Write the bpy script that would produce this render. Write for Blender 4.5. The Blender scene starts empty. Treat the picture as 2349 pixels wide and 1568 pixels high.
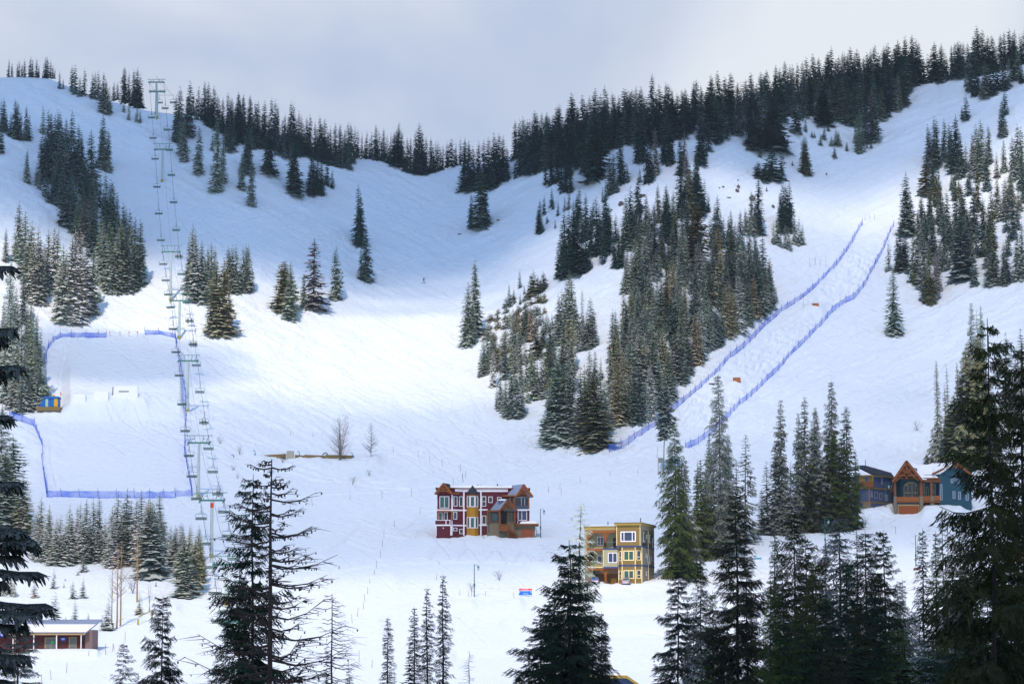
import bpy, bmesh, math, random
import numpy as np
from mathutils import Vector, Matrix
C = bpy.data.collections.new('scene'); bpy.context.scene.collection.children.link(C)
S = bpy.context.scene
R = math.radians
# ------------------------------------------------------------------ camera
FPX, CU, CV, VH = 6660.0, 1174.5, 784.0, 1500.0      # focal length, centre and eye level, on a 2349 px wide picture
PITCH = math.atan((VH-CV)/FPX)
CAMZ = 20.0
cam_d = bpy.data.cameras.new('camera'); cam = bpy.data.objects.new('camera', cam_d); C.objects.link(cam)
cam_d.sensor_width = 36; cam_d.lens = FPX/2349*36; cam_d.clip_end = 20000; cam_d.clip_start = 0.5
cam.location = (0, 0, CAMZ); cam.rotation_euler = (math.pi/2+PITCH, 0, 0)
S.camera = cam
# ------------------------------------------------------------------ light
SUN_EL, SUN_AZ = 50.0, 12.0        # degrees; behind the camera, a little to its left
sun_dir = Vector((-math.sin(R(SUN_AZ))*math.cos(R(SUN_EL)), -math.cos(R(SUN_AZ))*math.cos(R(SUN_EL)), math.sin(R(SUN_EL))))
sd = bpy.data.lights.new('sun', 'SUN'); sun = bpy.data.objects.new('sun', sd); C.objects.link(sun)
sd.energy = 2.55; sd.angle = R(0.5); sd.color = (1.0, 0.81, 0.64)
sun.rotation_euler = sun_dir.to_track_quat('Z', 'Y').to_euler(); sun.location = (0, -50, 300)
W = bpy.data.worlds.new('World'); S.world = W; W.use_nodes = True
def world():
    nt = W.node_tree; N = nt.nodes; L = nt.links; N.clear()
    out = N.new('ShaderNodeOutputWorld')
    sky = N.new('ShaderNodeTexSky'); sky.sky_type = 'NISHITA'; sky.sun_disc = False
    sky.sun_elevation = R(SUN_EL); sky.sun_rotation = math.atan2(sun_dir.x, sun_dir.y); sky.altitude = 1800; sky.air_density = 1.5; sky.dust_density = 0.4; sky.ozone_density = 0.6
    bg1 = N.new('ShaderNodeBackground'); bg1.inputs[1].default_value = 0.15
    L.new(sky.outputs[0], bg1.inputs[0])
    tc = N.new('ShaderNodeTexCoord')
    sep = N.new('ShaderNodeSeparateXYZ'); L.new(tc.outputs['Generated'], sep.inputs[0])
    mp = N.new('ShaderNodeMapping'); mp.inputs['Scale'].default_value = (5.0, 5.0, 11.0); mp.inputs['Location'].default_value = (1.3, 0.4, 2.2)
    L.new(tc.outputs['Generated'], mp.inputs[0])
    nz = N.new('ShaderNodeTexNoise'); nz.inputs['Scale'].default_value = 1.0; nz.inputs['Detail'].default_value = 5; nz.inputs['Roughness'].default_value = 0.5; nz.inputs['Distortion'].default_value = 0.6
    L.new(mp.outputs[0], nz.inputs['Vector'])
    cr = N.new('ShaderNodeValToRGB'); e = cr.color_ramp.elements
    e[0].position = 0.34; e[0].color = (0.44, 0.53, 0.73, 1)
    e[1].position = 0.68; e[1].color = (0.78, 0.83, 0.89, 1)
    m_ = e.new(0.5); m_.color = (0.60, 0.665, 0.80, 1)
    L.new(nz.outputs['Fac'], cr.inputs[0])
    bg2 = N.new('ShaderNodeBackground'); L.new(cr.outputs[0], bg2.inputs[0]); bg2.inputs[1].default_value = CLOUD_BG
    # cloud bank over the mountain up to about 25 degrees, broken clouds over blue above that
    mr = N.new('ShaderNodeMapRange'); mr.inputs[1].default_value = 0.23; mr.inputs[2].default_value = 0.36; mr.inputs[3].default_value = 1.0; mr.inputs[4].default_value = 0.05
    L.new(sep.outputs[2], mr.inputs[0])
    mx = N.new('ShaderNodeMixShader'); L.new(mr.outputs[0], mx.inputs[0]); L.new(bg1.outputs[0], mx.inputs[1]); L.new(bg2.outputs[0], mx.inputs[2])
    L.new(mx.outputs[0], out.inputs[0])
CLOUD_BG = 0.74
world()
S.view_settings.view_transform = 'Standard'; S.view_settings.look = 'None'; S.view_settings.exposure = 0.5; S.view_settings.gamma = 1
S.view_settings.use_curve_mapping = False
S.render.engine = 'CYCLES'
try:
    S.cycles.use_denoising = True; S.cycles.max_bounces = 6; S.cycles.diffuse_bounces = 3; S.cycles.transparent_max_bounces = 16
    S.cycles.use_adaptive_sampling = True; S.cycles.adaptive_threshold = 0.02
except Exception: pass

# ------------------------------------------------------------------ pixel <-> place
cp, sp = math.cos(PITCH), math.sin(PITCH)
def P(u, v, y):
    """point at depth y (metres in front of the camera) seen at u, v"""
    a = (np.asarray(u, float)-CU)/FPX; b = (CV-np.asarray(v, float))/FPX
    dy = cp-b*sp; dz = sp+b*cp
    return a/dy*y, y, CAMZ+dz/dy*y
def zat(v, y):
    b = (CV-v)/FPX
    return CAMZ+(sp+b*cp)/(cp-b*sp)*y
def ppm(y): return FPX/y*1.0       # picture px per metre at depth y (nearly)
SKY = np.array([(-3000,190),(-200,182),(60,177),(110,180),(140,192),(190,212),(250,232),(300,245),(340,255),(400,262),(480,275),(600,300),(700,330),(780,362),(815,362),(860,365),(900,378),(940,397),(975,402),(1010,392),(1063,374),(1100,378),(1140,370),(1170,362),(1240,345),(1350,315),(1517,282),(1632,267),(1721,251),(1818,233),(1907,207),(2075,189),(2201,172),(2260,162),(2349,140),(2600,105),(5000,60)], float)
def vsky(u): return np.interp(u, SKY[:,0], SKY[:,1])
YT = np.array([(-50,1075),(100,1030),(180,995),(300,957),(480,905),(580,872),(700,830),(900,770),(1080,700),(1180,655),(1250,615),(1300,588),(1350,560),(1430,510),(1490,470),(1568,415),(1640,352),(1700,310)], float)
def _smooth_interp(x, xp, fp):
    m = np.zeros(len(xp)); h = np.diff(xp); d = np.diff(fp)/h
    m[1:-1] = np.where(d[:-1]*d[1:] > 0, 2*d[:-1]*d[1:]/(d[:-1]+d[1:]), 0); m[0] = d[0]; m[-1] = d[-1]
    x = np.clip(x, xp[0], xp[-1]); i = np.clip(np.searchsorted(xp, x)-1, 0, len(xp)-2)
    t = (x-xp[i])/h[i]
    return fp[i]*(2*t**3-3*t**2+1)+m[i]*h[i]*(t**3-2*t**2+t)+fp[i+1]*(3*t**2-2*t**3)+m[i+1]*h[i]*(t**3-t**2)
_rg = np.random.RandomState(7).rand(64, 64)
def vnoise(x, y, seed=0):
    x = np.asarray(x, float)+seed*13.37; y = np.asarray(y, float)+seed*7.77
    xi = np.floor(x).astype(int); yi = np.floor(y).astype(int); fx = x-xi; fy = y-yi
    fx = fx*fx*fx*(fx*(fx*6-15)+10); fy = fy*fy*fy*(fy*(fy*6-15)+10)
    g = lambda a, b: _rg[a % 64, b % 64]
    return (g(xi,yi)*(1-fx)*(1-fy)+g(xi+1,yi)*fx*(1-fy)+g(xi,yi+1)*(1-fx)*fy+g(xi+1,yi+1)*fx*fy)*2-1
def fbm(x, y, o=3, seed=0):
    s = 0; a = 1.0; t = 0
    for k in range(o): s = s+a*vnoise(x*2**k, y*2**k, seed+k*3); t += a; a *= 0.5
    return s/t
def gs(x, c, w): return np.exp(-((x-c)/w)**2)
def Yb(u, v):
    """depth of the snow surface seen at picture point u, v"""
    u = np.asarray(u, float); v = np.asarray(v, float)
    y = _smooth_interp(v, YT[:,0], YT[:,1])
    up = np.clip((1150-v)/500, 0, 1)
    y = y*(1+0.055*up*gs(u, 980, 330)-0.03*up*gs(u, 1500, 260)+0.02*up*gs(u, 1950, 220)-0.05*up*np.clip((300-u)/600, 0, 1)-0.05*up*np.clip((u-2150)/500, 0, 1))
    y = y+(5.0*vnoise(u/420, v/330, 1)+2.4*vnoise(u/170, v/150, 2)+0.8*vnoise(u/70, v/70, 5))*np.clip((1330-v)/500, 0.12, 1)
    return y
# small relief of the snow (metres, added to the height)
def poly_dist(u, v, pts):
    u = np.asarray(u, float); v = np.asarray(v, float)
    best = np.full(np.broadcast(u, v).shape, 1e9); side = np.zeros_like(best); par = np.zeros_like(best); n = len(pts)-1
    for i in range(n):
        (x0, y0), (x1, y1) = pts[i], pts[i+1]
        dx, dy = x1-x0, y1-y0; t = np.clip(((u-x0)*dx+(v-y0)*dy)/(dx*dx+dy*dy), 0, 1)
        d = np.hypot(u-x0-t*dx, v-y0-t*dy); s = np.sign((u-x0)*dy-(v-y0)*dx)
        m = d < best; best = np.where(m, d, best); side = np.where(m, s, side); par = np.where(m, (i+t)/n, par)
    return best, side, par
def J(x, y): return ((2300+x/1.568)*.5833, (850+y/1.568)*.5833)
NET_L = [J(*p) for p in [(152,1452),(250,1418),(350,1348),(450,1288),(540,1200),(610,1150),(740,1040),(800,985),(880,892),(980,812),(1037,757),(1110,678),(1230,580),(1350,503),(1440,425),(1520,342),(1587,262),(1640,182),(1690,92),(1713,52)]]
NET_R = [J(*p) for p in [(615,1440),(700,1402),(770,1348),(880,1252),(920,1202),(1010,1122),(1110,1032),(1210,932),(1270,862),(1370,762),(1460,670),(1530,590),(1590,540),(1660,512),(1720,442),(1770,342),(1820,252)]]+[(2022,585),(2036,550),(2050,520)]
def relief(u, v, fine=True):
    u = np.asarray(u, float); v = np.asarray(v, float)
    z = np.zeros(np.broadcast(u, v).shape)
    # mogul field between the two blue nets
    lx = np.interp(v, [p[1] for p in NET_L][::-1], [p[0] for p in NET_L][::-1]); rx = np.interp(v, [p[1] for p in NET_R][::-1], [p[0] for p in NET_R][::-1])
    t = (u-lx)/np.maximum(rx-lx, 1)
    m = np.clip(t*6, 0, 1)*np.clip((1-t)*6, 0, 1)*np.clip((v-540)/60, 0, 1)*np.clip((1010-v)/60, 0, 1)*(t > 0)*(t < 1)
    m = m*(1-gs(v, 715, 26)*.9)*(1-gs(v, 880, 26)*.9)
    a = u*0.62+v*0.78; b = u*0.78-v*0.62
    z = z+m*(0.62*np.sin(u/4.9+3.4*vnoise(u/34, v/24, 3))*np.sin(v/3.0+3.2*vnoise(u/30, v/22, 4)+u/11)+0.35*vnoise(u/9, v/6, 17))
    # kickers, road banks, piles (picture polyline, half width px, height m)
    for pts, w, h in BUMPS:
        d, s, q = poly_dist(u, v, pts)
        z = z+h*np.exp(-(d/w)**2)
    # park slab: a groomed landing, flatter than the slope, ending in a steep lip; groomed lower slab
    pk = np.clip((u-140)/22, 0, 1)*np.clip((424-u)/12, 0, 1)
    z = z+pk*3.6*np.clip((v-776)/168, 0, 1)*np.clip((966-v)/24, 0, 1)
    if fine:
        hi = np.clip((1300-v)/300, 0.2, 1)*(1-0.85*pk*np.clip((v-770)/10, 0, 1)*np.clip((1140-v)/10, 0, 1))
        z = z+0.55*fbm(u/60, v/42, 3, 11)*hi
        c, s_ = math.cos(0.45), math.sin(0.45)
        lw = np.clip((1150-u)/200, 0, 1)
        uu = u*c+v*s_; vv = -u*s_+v*c
        z = z+0.46*fbm(uu/75, vv/8.5, 3, 21)*lw*hi*np.clip((1120-v)/120, 0.3, 1)
        c, s_ = math.cos(-0.42), math.sin(-0.42)
        uu = u*c+v*s_; vv = -u*s_+v*c
        z = z+0.56*fbm(uu/60, vv/8.5, 3, 31)*(1-lw)*hi*(1-m)
        z = z+0.13*fbm(u/9, v/7, 2, 41)*hi
        for pts, w, h in TRACKS:
            d, s2, q = poly_dist(u, v, pts)
            z = z+h*(np.exp(-(d/w)**2)-0.7*np.exp(-((d-w*1.6)/w)**2))
    return z
BUMPS = [([(95,945),(135,945)],12,0.8), ([(180,943),(260,948),(330,948)],11,1.0), ([(105,952),(250,955),(430,950)],8,0.6),
         ([(600,1062),(740,1064),(860,1060)],14,0.8), ([(985,1240),(1120,1242),(1240,1240)],14,0.45), ([(1075,1232),(1105,1226),(1135,1232)],8,0.6),
         ([(1340,1360),(1440,1350),(1560,1338)],9,1.0),
         ([(1360,1400),(1520,1394),(1640,1396)],10,-1.0), ([(1190,1386),(1120,1404),(1030,1430)],11,1.0), ([(1230,1300),(1330,1310),(1380,1335)],14,0.8), ([(640,1330),(760,1345),(900,1330)],20,0.6), ([(1050,1500),(1300,1490)],14,-0.5), ([(150,1400),(300,1425),(400,1400)],16,0.7), ([(870,1430),(900,1405),(970,1390),(1080,1384)],10,0.5),
         ([(1985,1180),(2040,1172)],8,1.2), ([(2125,1176),(2200,1180)],14,1.8), ([(1740,1222),(1985,1205)],9,-0.4),
         ([(1340,1452),(1520,1449)],11,-0.8), ([(60,1500),(220,1500)],8,0.8), ([(1700,882),(1670,886)],10,1.0), ([(1880,710),(1850,714)],10,1.0)]
TRACKS = [([(1025,1163),(1100,1175),(1200,1188),(1290,1190),(1420,1172),(1530,1165)],2.2,0.25), ([(1240,1178),(1300,1200),(1400,1212),(1520,1215)],2.2,0.22),
          ([(640,1060),(700,1078),(780,1100),(860,1115),(960,1122)],2.5,0.3), ([(650,1075),(720,1098),(800,1106),(880,1104),(980,1085)],2.5,0.3),
          ([(560,1150),(700,1135),(850,1128),(1000,1110)],3,0.25), ([(800,1240),(860,1262),(900,1250),(940,1235),(880,1225)],3,0.25),
          ([(700,1330),(820,1300),(900,1290),(1080,1285),(1200,1290)],3,0.25), ([(130,880),(140,840),(150,790),(175,775)],3,0.3), ([(110,1010),(112,1060),(125,1115)],3,0.25)]
def ground(u, v):
    """point of the snow surface seen at u, v"""
    u = float(u); v = float(v); y = float(Yb(u, v)); x, y, z = P(u, v, y)
    return Vector((float(x), y, float(z)+float(relief(u, v, False))))
_zp = np.array([(-1500,-2.0),(-10,-2.0),(6,-2.2),(25,-6),(60,-12),(120,-14),(230,-12.5),(300,-9.5),(352,-7.4)], float)
def near_ground(x, y): return CAMZ+float(np.interp(y, _zp[:,0], _zp[:,1]))

# ------------------------------------------------------------------ helpers
def lin(h):
    c = [int(h[i:i+2], 16)/255 for i in (0, 2, 4)]
    return tuple(x/12.92 if x < 0.04045 else ((x+0.055)/1.055)**2.4 for x in c)+(1,)
def tag(o, label=None, cat=None, group=None, kind=None):
    if label: o['label'] = label
    if cat: o['category'] = cat
    if group: o['group'] = group
    if kind: o['kind'] = kind
    return o
def empty(name, loc, rz=0, parent=None):
    o = bpy.data.objects.new(name, None); C.objects.link(o); o.location = loc; o.rotation_euler = (0, 0, rz); o.parent = parent
    o.empty_display_size = 0.5
    return o
def link(name, me, parent=None, loc=None, rz=0):
    o = bpy.data.objects.new(name, me); C.objects.link(o); o.parent = parent
    if loc is not None: o.location = loc
    if rz: o.rotation_euler = (0, 0, rz)
    return o
def npmesh(name, V, F3=None, F4=None, mats=(), smooth=False, midx=None):
    """mesh from numpy arrays of triangles and quads"""
    V = np.asarray(V, np.float32); f3 = np.zeros((0, 3), int) if F3 is None or len(F3) == 0 else np.asarray(F3, int); f4 = np.zeros((0, 4), int) if F4 is None or len(F4) == 0 else np.asarray(F4, int)
    me = bpy.data.meshes.new(name); n3, n4 = len(f3), len(f4)
    me.vertices.add(len(V)); me.vertices.foreach_set('co', V.ravel())
    me.loops.add(n3*3+n4*4); me.loops.foreach_set('vertex_index', np.concatenate([f3.ravel(), f4.ravel()]).astype(np.int32))
    me.polygons.add(n3+n4)
    me.polygons.foreach_set('loop_start', np.concatenate([np.arange(n3)*3, n3*3+np.arange(n4)*4]).astype(np.int32))
    me.polygons.foreach_set('loop_total', np.concatenate([np.full(n3, 3), np.full(n4, 4)]).astype(np.int32))
    if smooth: me.polygons.foreach_set('use_smooth', np.ones(n3+n4, bool))
    for m in mats: me.materials.append(m)
    if midx is not None: me.polygons.foreach_set('material_index', np.asarray(midx, np.int32))
    me.update(calc_edges=True); me.validate()
    return me
def mat(name, col, rough=0.8, var=0.12, scale=3.0, bump=0.0, spec=0.3, metal=0.0, emis=None, col2=None, wave=None):
    """painted / timber / stone material: colour broken up by noise, optional boards"""
    m = bpy.data.materials.new(name); m.use_nodes = True; nt = m.node_tree; N = nt.nodes; L = nt.links
    b = N['Principled BSDF']; b.inputs['Roughness'].default_value = rough; b.inputs['Metallic'].default_value = metal
    b.inputs['Specular IOR Level'].default_value = spec
    tc = N.new('ShaderNodeTexCoord'); nz = N.new('ShaderNodeTexNoise'); nz.inputs['Scale'].default_value = scale; nz.inputs['Detail'].default_value = 4
    L.new(tc.outputs['Object'], nz.inputs['Vector'])
    mx = N.new('ShaderNodeMix'); mx.data_type = 'RGBA'; L.new(nz.outputs['Fac'], mx.inputs[0])
    c = np.array(col[:3]); c2 = np.array(col2[:3]) if col2 else c
    mx.inputs[6].default_value = tuple(np.clip(c*(1-var*2), 0, 1))+(1,); mx.inputs[7].default_value = tuple(np.clip(c2*(1+var*2), 0, 1))+(1,)
    L.new(mx.outputs[2], b.inputs['Base Color'])
    h = nz.outputs['Fac']
    if wave:
        wv = N.new('ShaderNodeTexWave'); wv.wave_type = 'BANDS'; wv.bands_direction = wave[0]; wv.wave_profile = 'SAW'; wv.inputs['Scale'].default_value = wave[1]
        L.new(tc.outputs['Object'], wv.inputs['Vector']); h = wv.outputs['Fac']; bump = bump or 0.4
    if bump:
        bp = N.new('ShaderNodeBump'); bp.inputs['Strength'].default_value = bump; bp.inputs['Distance'].default_value = 0.05; L.new(h, bp.inputs['Height']); L.new(bp.outputs[0], b.inputs['Normal'])
    if emis: b.inputs['Emission Color'].default_value = emis; b.inputs['Emission Strength'].default_value = 1
    return m

# ------------------------------------------------------------------ snow
def snow_material():
    m = bpy.data.materials.new('snow'); m.use_nodes = True; nt = m.node_tree; N = nt.nodes; L = nt.links
    b = N['Principled BSDF']; b.inputs['Roughness'].default_value = 0.6; b.inputs['Specular IOR Level'].default_value = 0.15
    tc = N.new('ShaderNodeTexCoord')
    n1 = N.new('ShaderNodeTexNoise'); n1.inputs['Scale'].default_value = 0.05; n1.inputs['Detail'].default_value = 6; L.new(tc.outputs['Object'], n1.inputs['Vector'])
    mx = N.new('ShaderNodeMix'); mx.data_type = 'RGBA'; L.new(n1.outputs['Fac'], mx.inputs[0])
    mx.inputs[6].default_value = (0.70, 0.80, 0.91, 1); mx.inputs[7].default_value = (0.77, 0.85, 0.93, 1)
    # earth and dry grass poking through where the surface is scraped
    at = N.new('ShaderNodeAttribute'); at.attribute_name = 'scraped'
    n2 = N.new('ShaderNodeTexNoise'); n2.inputs['Scale'].default_value = 0.9; n2.inputs['Detail'].default_value = 5; n2.inputs['Roughness'].default_value = 0.7; L.new(tc.outputs['Object'], n2.inputs['Vector'])
    mr = N.new('ShaderNodeMapRange'); mr.inputs[1].default_value = 0.53; mr.inputs[2].default_value = 0.66; L.new(n2.outputs['Fac'], mr.inputs[0])
    mu = N.new('ShaderNodeMath'); mu.operation = 'MULTIPLY'; L.new(mr.outputs[0], mu.inputs[0]); L.new(at.outputs['Fac'], mu.inputs[1])
    m2 = N.new('ShaderNodeMix'); m2.data_type = 'RGBA'; L.new(mu.outputs[0], m2.inputs[0]); L.new(mx.outputs[2], m2.inputs[6]); m2.inputs[7].default_value = (0.30, 0.23, 0.17, 1)
    L.new(m2.outputs[2], b.inputs['Base Color'])
    n3 = N.new('ShaderNodeTexNoise'); n3.inputs['Scale'].default_value = 0.55; n3.inputs['Detail'].default_value = 7; n3.inputs['Roughness'].default_value = 0.62; L.new(tc.outputs['Object'], n3.inputs['Vector'])
    # wind and ski grain: noise stretched along the slope, falling to the right on the left side and to the left on the right side
    gr = []
    for rot, scl in ((0.50, (0.07, 0.25, 1.1)), (-0.55, (0.07, 0.25, 1.1))):
        mp = N.new('ShaderNodeMapping'); mp.inputs['Rotation'].default_value = (0, rot, 0); L.new(tc.outputs['Object'], mp.inputs[0]); vm = N.new('ShaderNodeVectorMath'); vm.operation = 'MULTIPLY'; vm.inputs[1].default_value = scl; L.new(mp.outputs[0], vm.inputs[0])
        nn = N.new('ShaderNodeTexNoise'); nn.inputs['Scale'].default_value = 1.0; nn.inputs['Detail'].default_value = 4; nn.inputs['Roughness'].default_value = 0.55; nn.inputs['Distortion'].default_value = 0.3; L.new(vm.outputs[0], nn.inputs['Vector']); gr.append(nn)
    sx = N.new('ShaderNodeSeparateXYZ'); L.new(tc.outputs['Object'], sx.inputs[0]); mw = N.new('ShaderNodeMapRange'); mw.inputs[1].default_value = 0; mw.inputs[2].default_value = 45; L.new(sx.outputs[0], mw.inputs[0])
    gm = N.new('ShaderNodeMix'); gm.data_type = 'FLOAT'; L.new(mw.outputs[0], gm.inputs[0]); L.new(gr[0].outputs['Fac'], gm.inputs[2]); L.new(gr[1].outputs['Fac'], gm.inputs[3])
    ad = N.new('ShaderNodeMath'); ad.operation = 'MULTIPLY_ADD'; L.new(gm.outputs[0], ad.inputs[0]); ad.inputs[1].default_value = 0.8; L.new(n3.outputs['Fac'], ad.inputs[2])
    bp = N.new('ShaderNodeBump'); bp.inputs['Strength'].default_value = 0.7; bp.inputs['Distance'].default_value = 0.7; L.new(ad.outputs[0], bp.inputs['Height']); L.new(bp.outputs[0], b.inputs['Normal'])
    return m
M_SNOW = snow_material()
SCRAPED = [((1300,1272),60,26,1.0), ((1340,1255),30,20,.8), ((970,1395),45,14,.5), ((880,1440),30,16,.45), ((1120,1350),80,6,.5), ((1700,1325),60,22,.8), ((1730,1318),40,16,.9),
           ((2165,1225),60,25,1.0), ((2110,1240),30,18,.8), ((2040,1190),25,22,.7), ((2105,1345),60,28,.8), ((2180,1440),30,40,.6), ((1830,1225),60,7,1.2), ((1500,400),18,12,.5), ((1760,1232),40,8,1.1)]
def ski_tracks():
    """many crossing ski lines, as (list of picture points, depth)"""
    rg = np.random.RandomState(77); out = []
    def go(n, us, vs_, slope, ln, dep):
        for _ in range(n):
            u0 = rg.uniform(*us); v0 = rg.uniform(*vs_); L = rg.uniform(*ln); k = rg.uniform(*slope); am = rg.uniform(2, 16); wl = rg.uniform(60, 190); ph = rg.rand()*6; cv = rg.uniform(-.0006, .0006)
            t = np.arange(0, L, 1.2); sg = 1 if us[0] < 1200 else -1
            if ln[0] > 380: sg = rg.choice([-1, 1])
            out.append((u0+sg*t, v0+k*t+am*np.sin(t/wl*6.28+ph)+cv*t*t, rg.uniform(*dep)))
    go(120, (60, 1000), (420, 1010), (.22, .62), (90, 380), (.06, .22)); go(110, (1650, 2400), (420, 1080), (.25, .70), (90, 380), (.06, .22)); go(26, (450, 1700), (1010, 1330), (-.05, .12), (390, 700), (.08, .2))
    go(30, (700, 1250), (480, 900), (.15, 1.1), (60, 260), (.06, .16)); go(14, (1100, 1560), (1380, 1560), (-.04, .1), (100, 300), (.06, .14))
    return out
def stamp_tracks(Z, uc, vs, c0, r0, nv):
    du = 2.5
    for U, V, dep in ski_tracks():
        for off, sgn in ((0, -1.0), (3.4, .7)):
            cu = (U+140)/du; vv = V+off; vsu = vsky(U); rw = (vv-vsu)/(1640-vsu)*nv; ok = (cu > 2) & (cu < 1050) & (rw > 6) & (rw < nv-3); ci = np.round(cu[ok]).astype(int); ri = np.floor(rw[ok]).astype(int); fr = rw[ok]-ri
            n = len(ci)
            if n < 5: continue
            env = np.minimum(1, np.minimum(np.arange(n), np.arange(n)[::-1])/20.0)*dep*sgn*1.0
            np.add.at(Z, (ri+r0, ci+c0), env*(1-fr)); np.add.at(Z, (ri+1+r0, ci+c0), env*fr)
def build_terrain():
    uc = np.concatenate([np.array([-4200,-2500,-1500,-900,-500,-300,-200]), np.arange(-140, 2490, 2.5), np.array([2540,2640,2800,3100,3700,4800,6500])])
    nb, nv, nn = 9, 600, 26
    vs = vsky(uc)
    rows = []
    xs, ys, zs, sc = [], [], [], []
    ysk = Yb(uc, vs); _, _, zsk = P(uc, vs, ysk)
    for k in range(nb, 0, -1):        # the far side of the ridge
        d = 6*k*k; y = ysk+d; x = (uc-CU)/FPX/cp*(y); z = zsk-0.02*k-d*0.20
        xs.append(x); ys.append(y); zs.append(z); sc.append(uc*0)
    for k in range(nv+1):
        v = vs+(1640-vs)*k/nv; y = Yb(uc, v); x, y, z = P(uc, v, y)
        z = z+relief(uc, v)*np.clip((v-vs)/25, 0, 1)
        s = uc*0
        for (a, b), ra, rb, h in SCRAPED: s = np.maximum(s, h*np.exp(-((uc-a)/ra)**4-((v-b)/rb)**4))
        xs.append(x); ys.append(y); zs.append(z); sc.append(s)
    x0, y0, z0 = xs[-1], ys[-1], zs[-1]
    tg = np.concatenate([np.linspace(340, 60, 12), np.linspace(40, -20, 7), np.array([-60,-150,-300,-600,-900,-1300,-1800])])
    for k in range(nn):
        f = min(1, (k+1)/6); t = tg[k]; y = y0*(1-f)+0*f+t*f if f < 1 else np.full_like(y0, t)
        y = np.minimum(y, ys[-1]-3)
        x = x0*(1+0.8*min(1, (k+1)/12)); zt = CAMZ+np.interp(y, _zp[:,0], _zp[:,1])
        xs.append(x); ys.append(y); zs.append(z0*(1-f)+zt*f); sc.append(uc*0)
    X = np.stack(xs); Y = np.stack(ys); Z = np.stack(zs); nr, nc = X.shape
    stamp_tracks(Z, uc, vs, 7, nb, nv)
    V = np.stack([X, Y, Z], -1).reshape(-1, 3)
    i, j = np.meshgrid(np.arange(nr-1), np.arange(nc-1), indexing='ij'); a = (i*nc+j).ravel()
    F = np.stack([a+nc, a+nc+1, a+1, a], 1)
    me = npmesh('snow_slope', V, None, F, [M_SNOW], smooth=True)
    at = me.attributes.new('scraped', 'FLOAT', 'POINT'); at.data.foreach_set('value', np.stack(sc).ravel().astype(np.float32))
    o = link('snow_ground', me); tag(o, 'snow covered ski slopes rising to the wooded ridge', None, None, 'structure')
build_terrain()

# ------------------------------------------------------------------ conifers
def crown_material(name, attr):
    """needles with snow lying on whatever faces up; colour and amount of frost belong to each tree"""
    m = bpy.data.materials.new(name); m.use_nodes = True; nt = m.node_tree; N = nt.nodes; L = nt.links; N.clear()
    out = N.new('ShaderNodeOutputMaterial'); b = N.new('ShaderNodeBsdfPrincipled'); b.inputs['Roughness'].default_value = 0.75; b.inputs['Specular IOR Level'].default_value = 0.0
    if attr:
        src = N.new('ShaderNodeAttribute'); src.attribute_name = 'tint'; col = src.outputs['Color']; al = src.outputs['Alpha']
    else:
        src = N.new('ShaderNodeObjectInfo'); col = src.outputs['Color']; al = src.outputs['Alpha']
    ge = N.new('ShaderNodeNewGeometry')
    n1 = N.new('ShaderNodeTexNoise'); n1.inputs['Scale'].default_value = 0.55; n1.inputs['Detail'].default_value = 3; L.new(ge.outputs['Position'], n1.inputs['Vector'])
    n2 = N.new('ShaderNodeTexNoise'); n2.inputs['Scale'].default_value = 2.6; n2.inputs['Detail'].default_value = 3; L.new(ge.outputs['Position'], n2.inputs['Vector'])
    r1 = N.new('ShaderNodeMapRange'); r1.inputs[1].default_value = 0.3; r1.inputs[2].default_value = 0.7; r1.inputs[3].default_value = 0.5; r1.inputs[4].default_value = 1.5; L.new(n1.outputs['Fac'], r1.inputs[0])
    mc = N.new('ShaderNodeVectorMath'); mc.operation = 'SCALE'; L.new(col, mc.inputs[0]); L.new(r1.outputs[0], mc.inputs['Scale'])
    sep = N.new('ShaderNodeSeparateXYZ'); L.new(ge.outputs['Normal'], sep.inputs[0])
    # snow = smoothstep(nz + noise) * alpha
    ad = N.new('ShaderNodeMath'); ad.operation = 'MULTIPLY_ADD'; L.new(n2.outputs['Fac'], ad.inputs[0]); ad.inputs[1].default_value = 1.5; L.new(sep.outputs[2], ad.inputs[2])
    a2 = N.new('ShaderNodeMath'); a2.operation = 'MULTIPLY_ADD'; L.new(al, a2.inputs[0]); a2.inputs[1].default_value = 0.32; L.new(ad.outputs[0], a2.inputs[2]); ad = a2
    r2 = N.new('ShaderNodeMapRange'); r2.interpolation_type = 'SMOOTHSTEP'; r2.inputs[1].default_value = 1.05; r2.inputs[2].default_value = 1.65; L.new(ad.outputs[0], r2.inputs[0])
    mu = N.new('ShaderNodeMath'); mu.operation = 'MULTIPLY'; L.new(r2.outputs[0], mu.inputs[0]); L.new(al, mu.inputs[1])
    # hoar frost greys the needles everywhere a little
    fr = N.new('ShaderNodeMath'); fr.operation = 'MULTIPLY'; L.new(al, fr.inputs[0]); fr.inputs[1].default_value = 0.20
    m0 = N.new('ShaderNodeMix'); m0.data_type = 'RGBA'; L.new(fr.outputs[0], m0.inputs[0]); L.new(mc.outputs[0], m0.inputs[6]); m0.inputs[7].default_value = (0.40, 0.42, 0.40, 1)
    m1 = N.new('ShaderNodeMix'); m1.data_type = 'RGBA'; L.new(mu.outputs[0], m1.inputs[0]); L.new(m0.outputs[2], m1.inputs[6]); m1.inputs[7].default_value = (0.78, 0.83, 0.88, 1)
    L.new(m1.outputs[2], b.inputs['Base Color']); L.new(b.outputs[0], out.inputs[0])
    return m
M_CROWN = crown_material('conifer_needles', False); M_CROWNS = crown_material('distant_needles', True)
M_BARK = mat('bark', (0.075, 0.055, 0.04), 0.95, 0.3, 6, 0.3); M_BARK_DARK = mat('dark_bark', (0.022, 0.017, 0.014), 0.95, 0.3, 6, 0.3)
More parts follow.
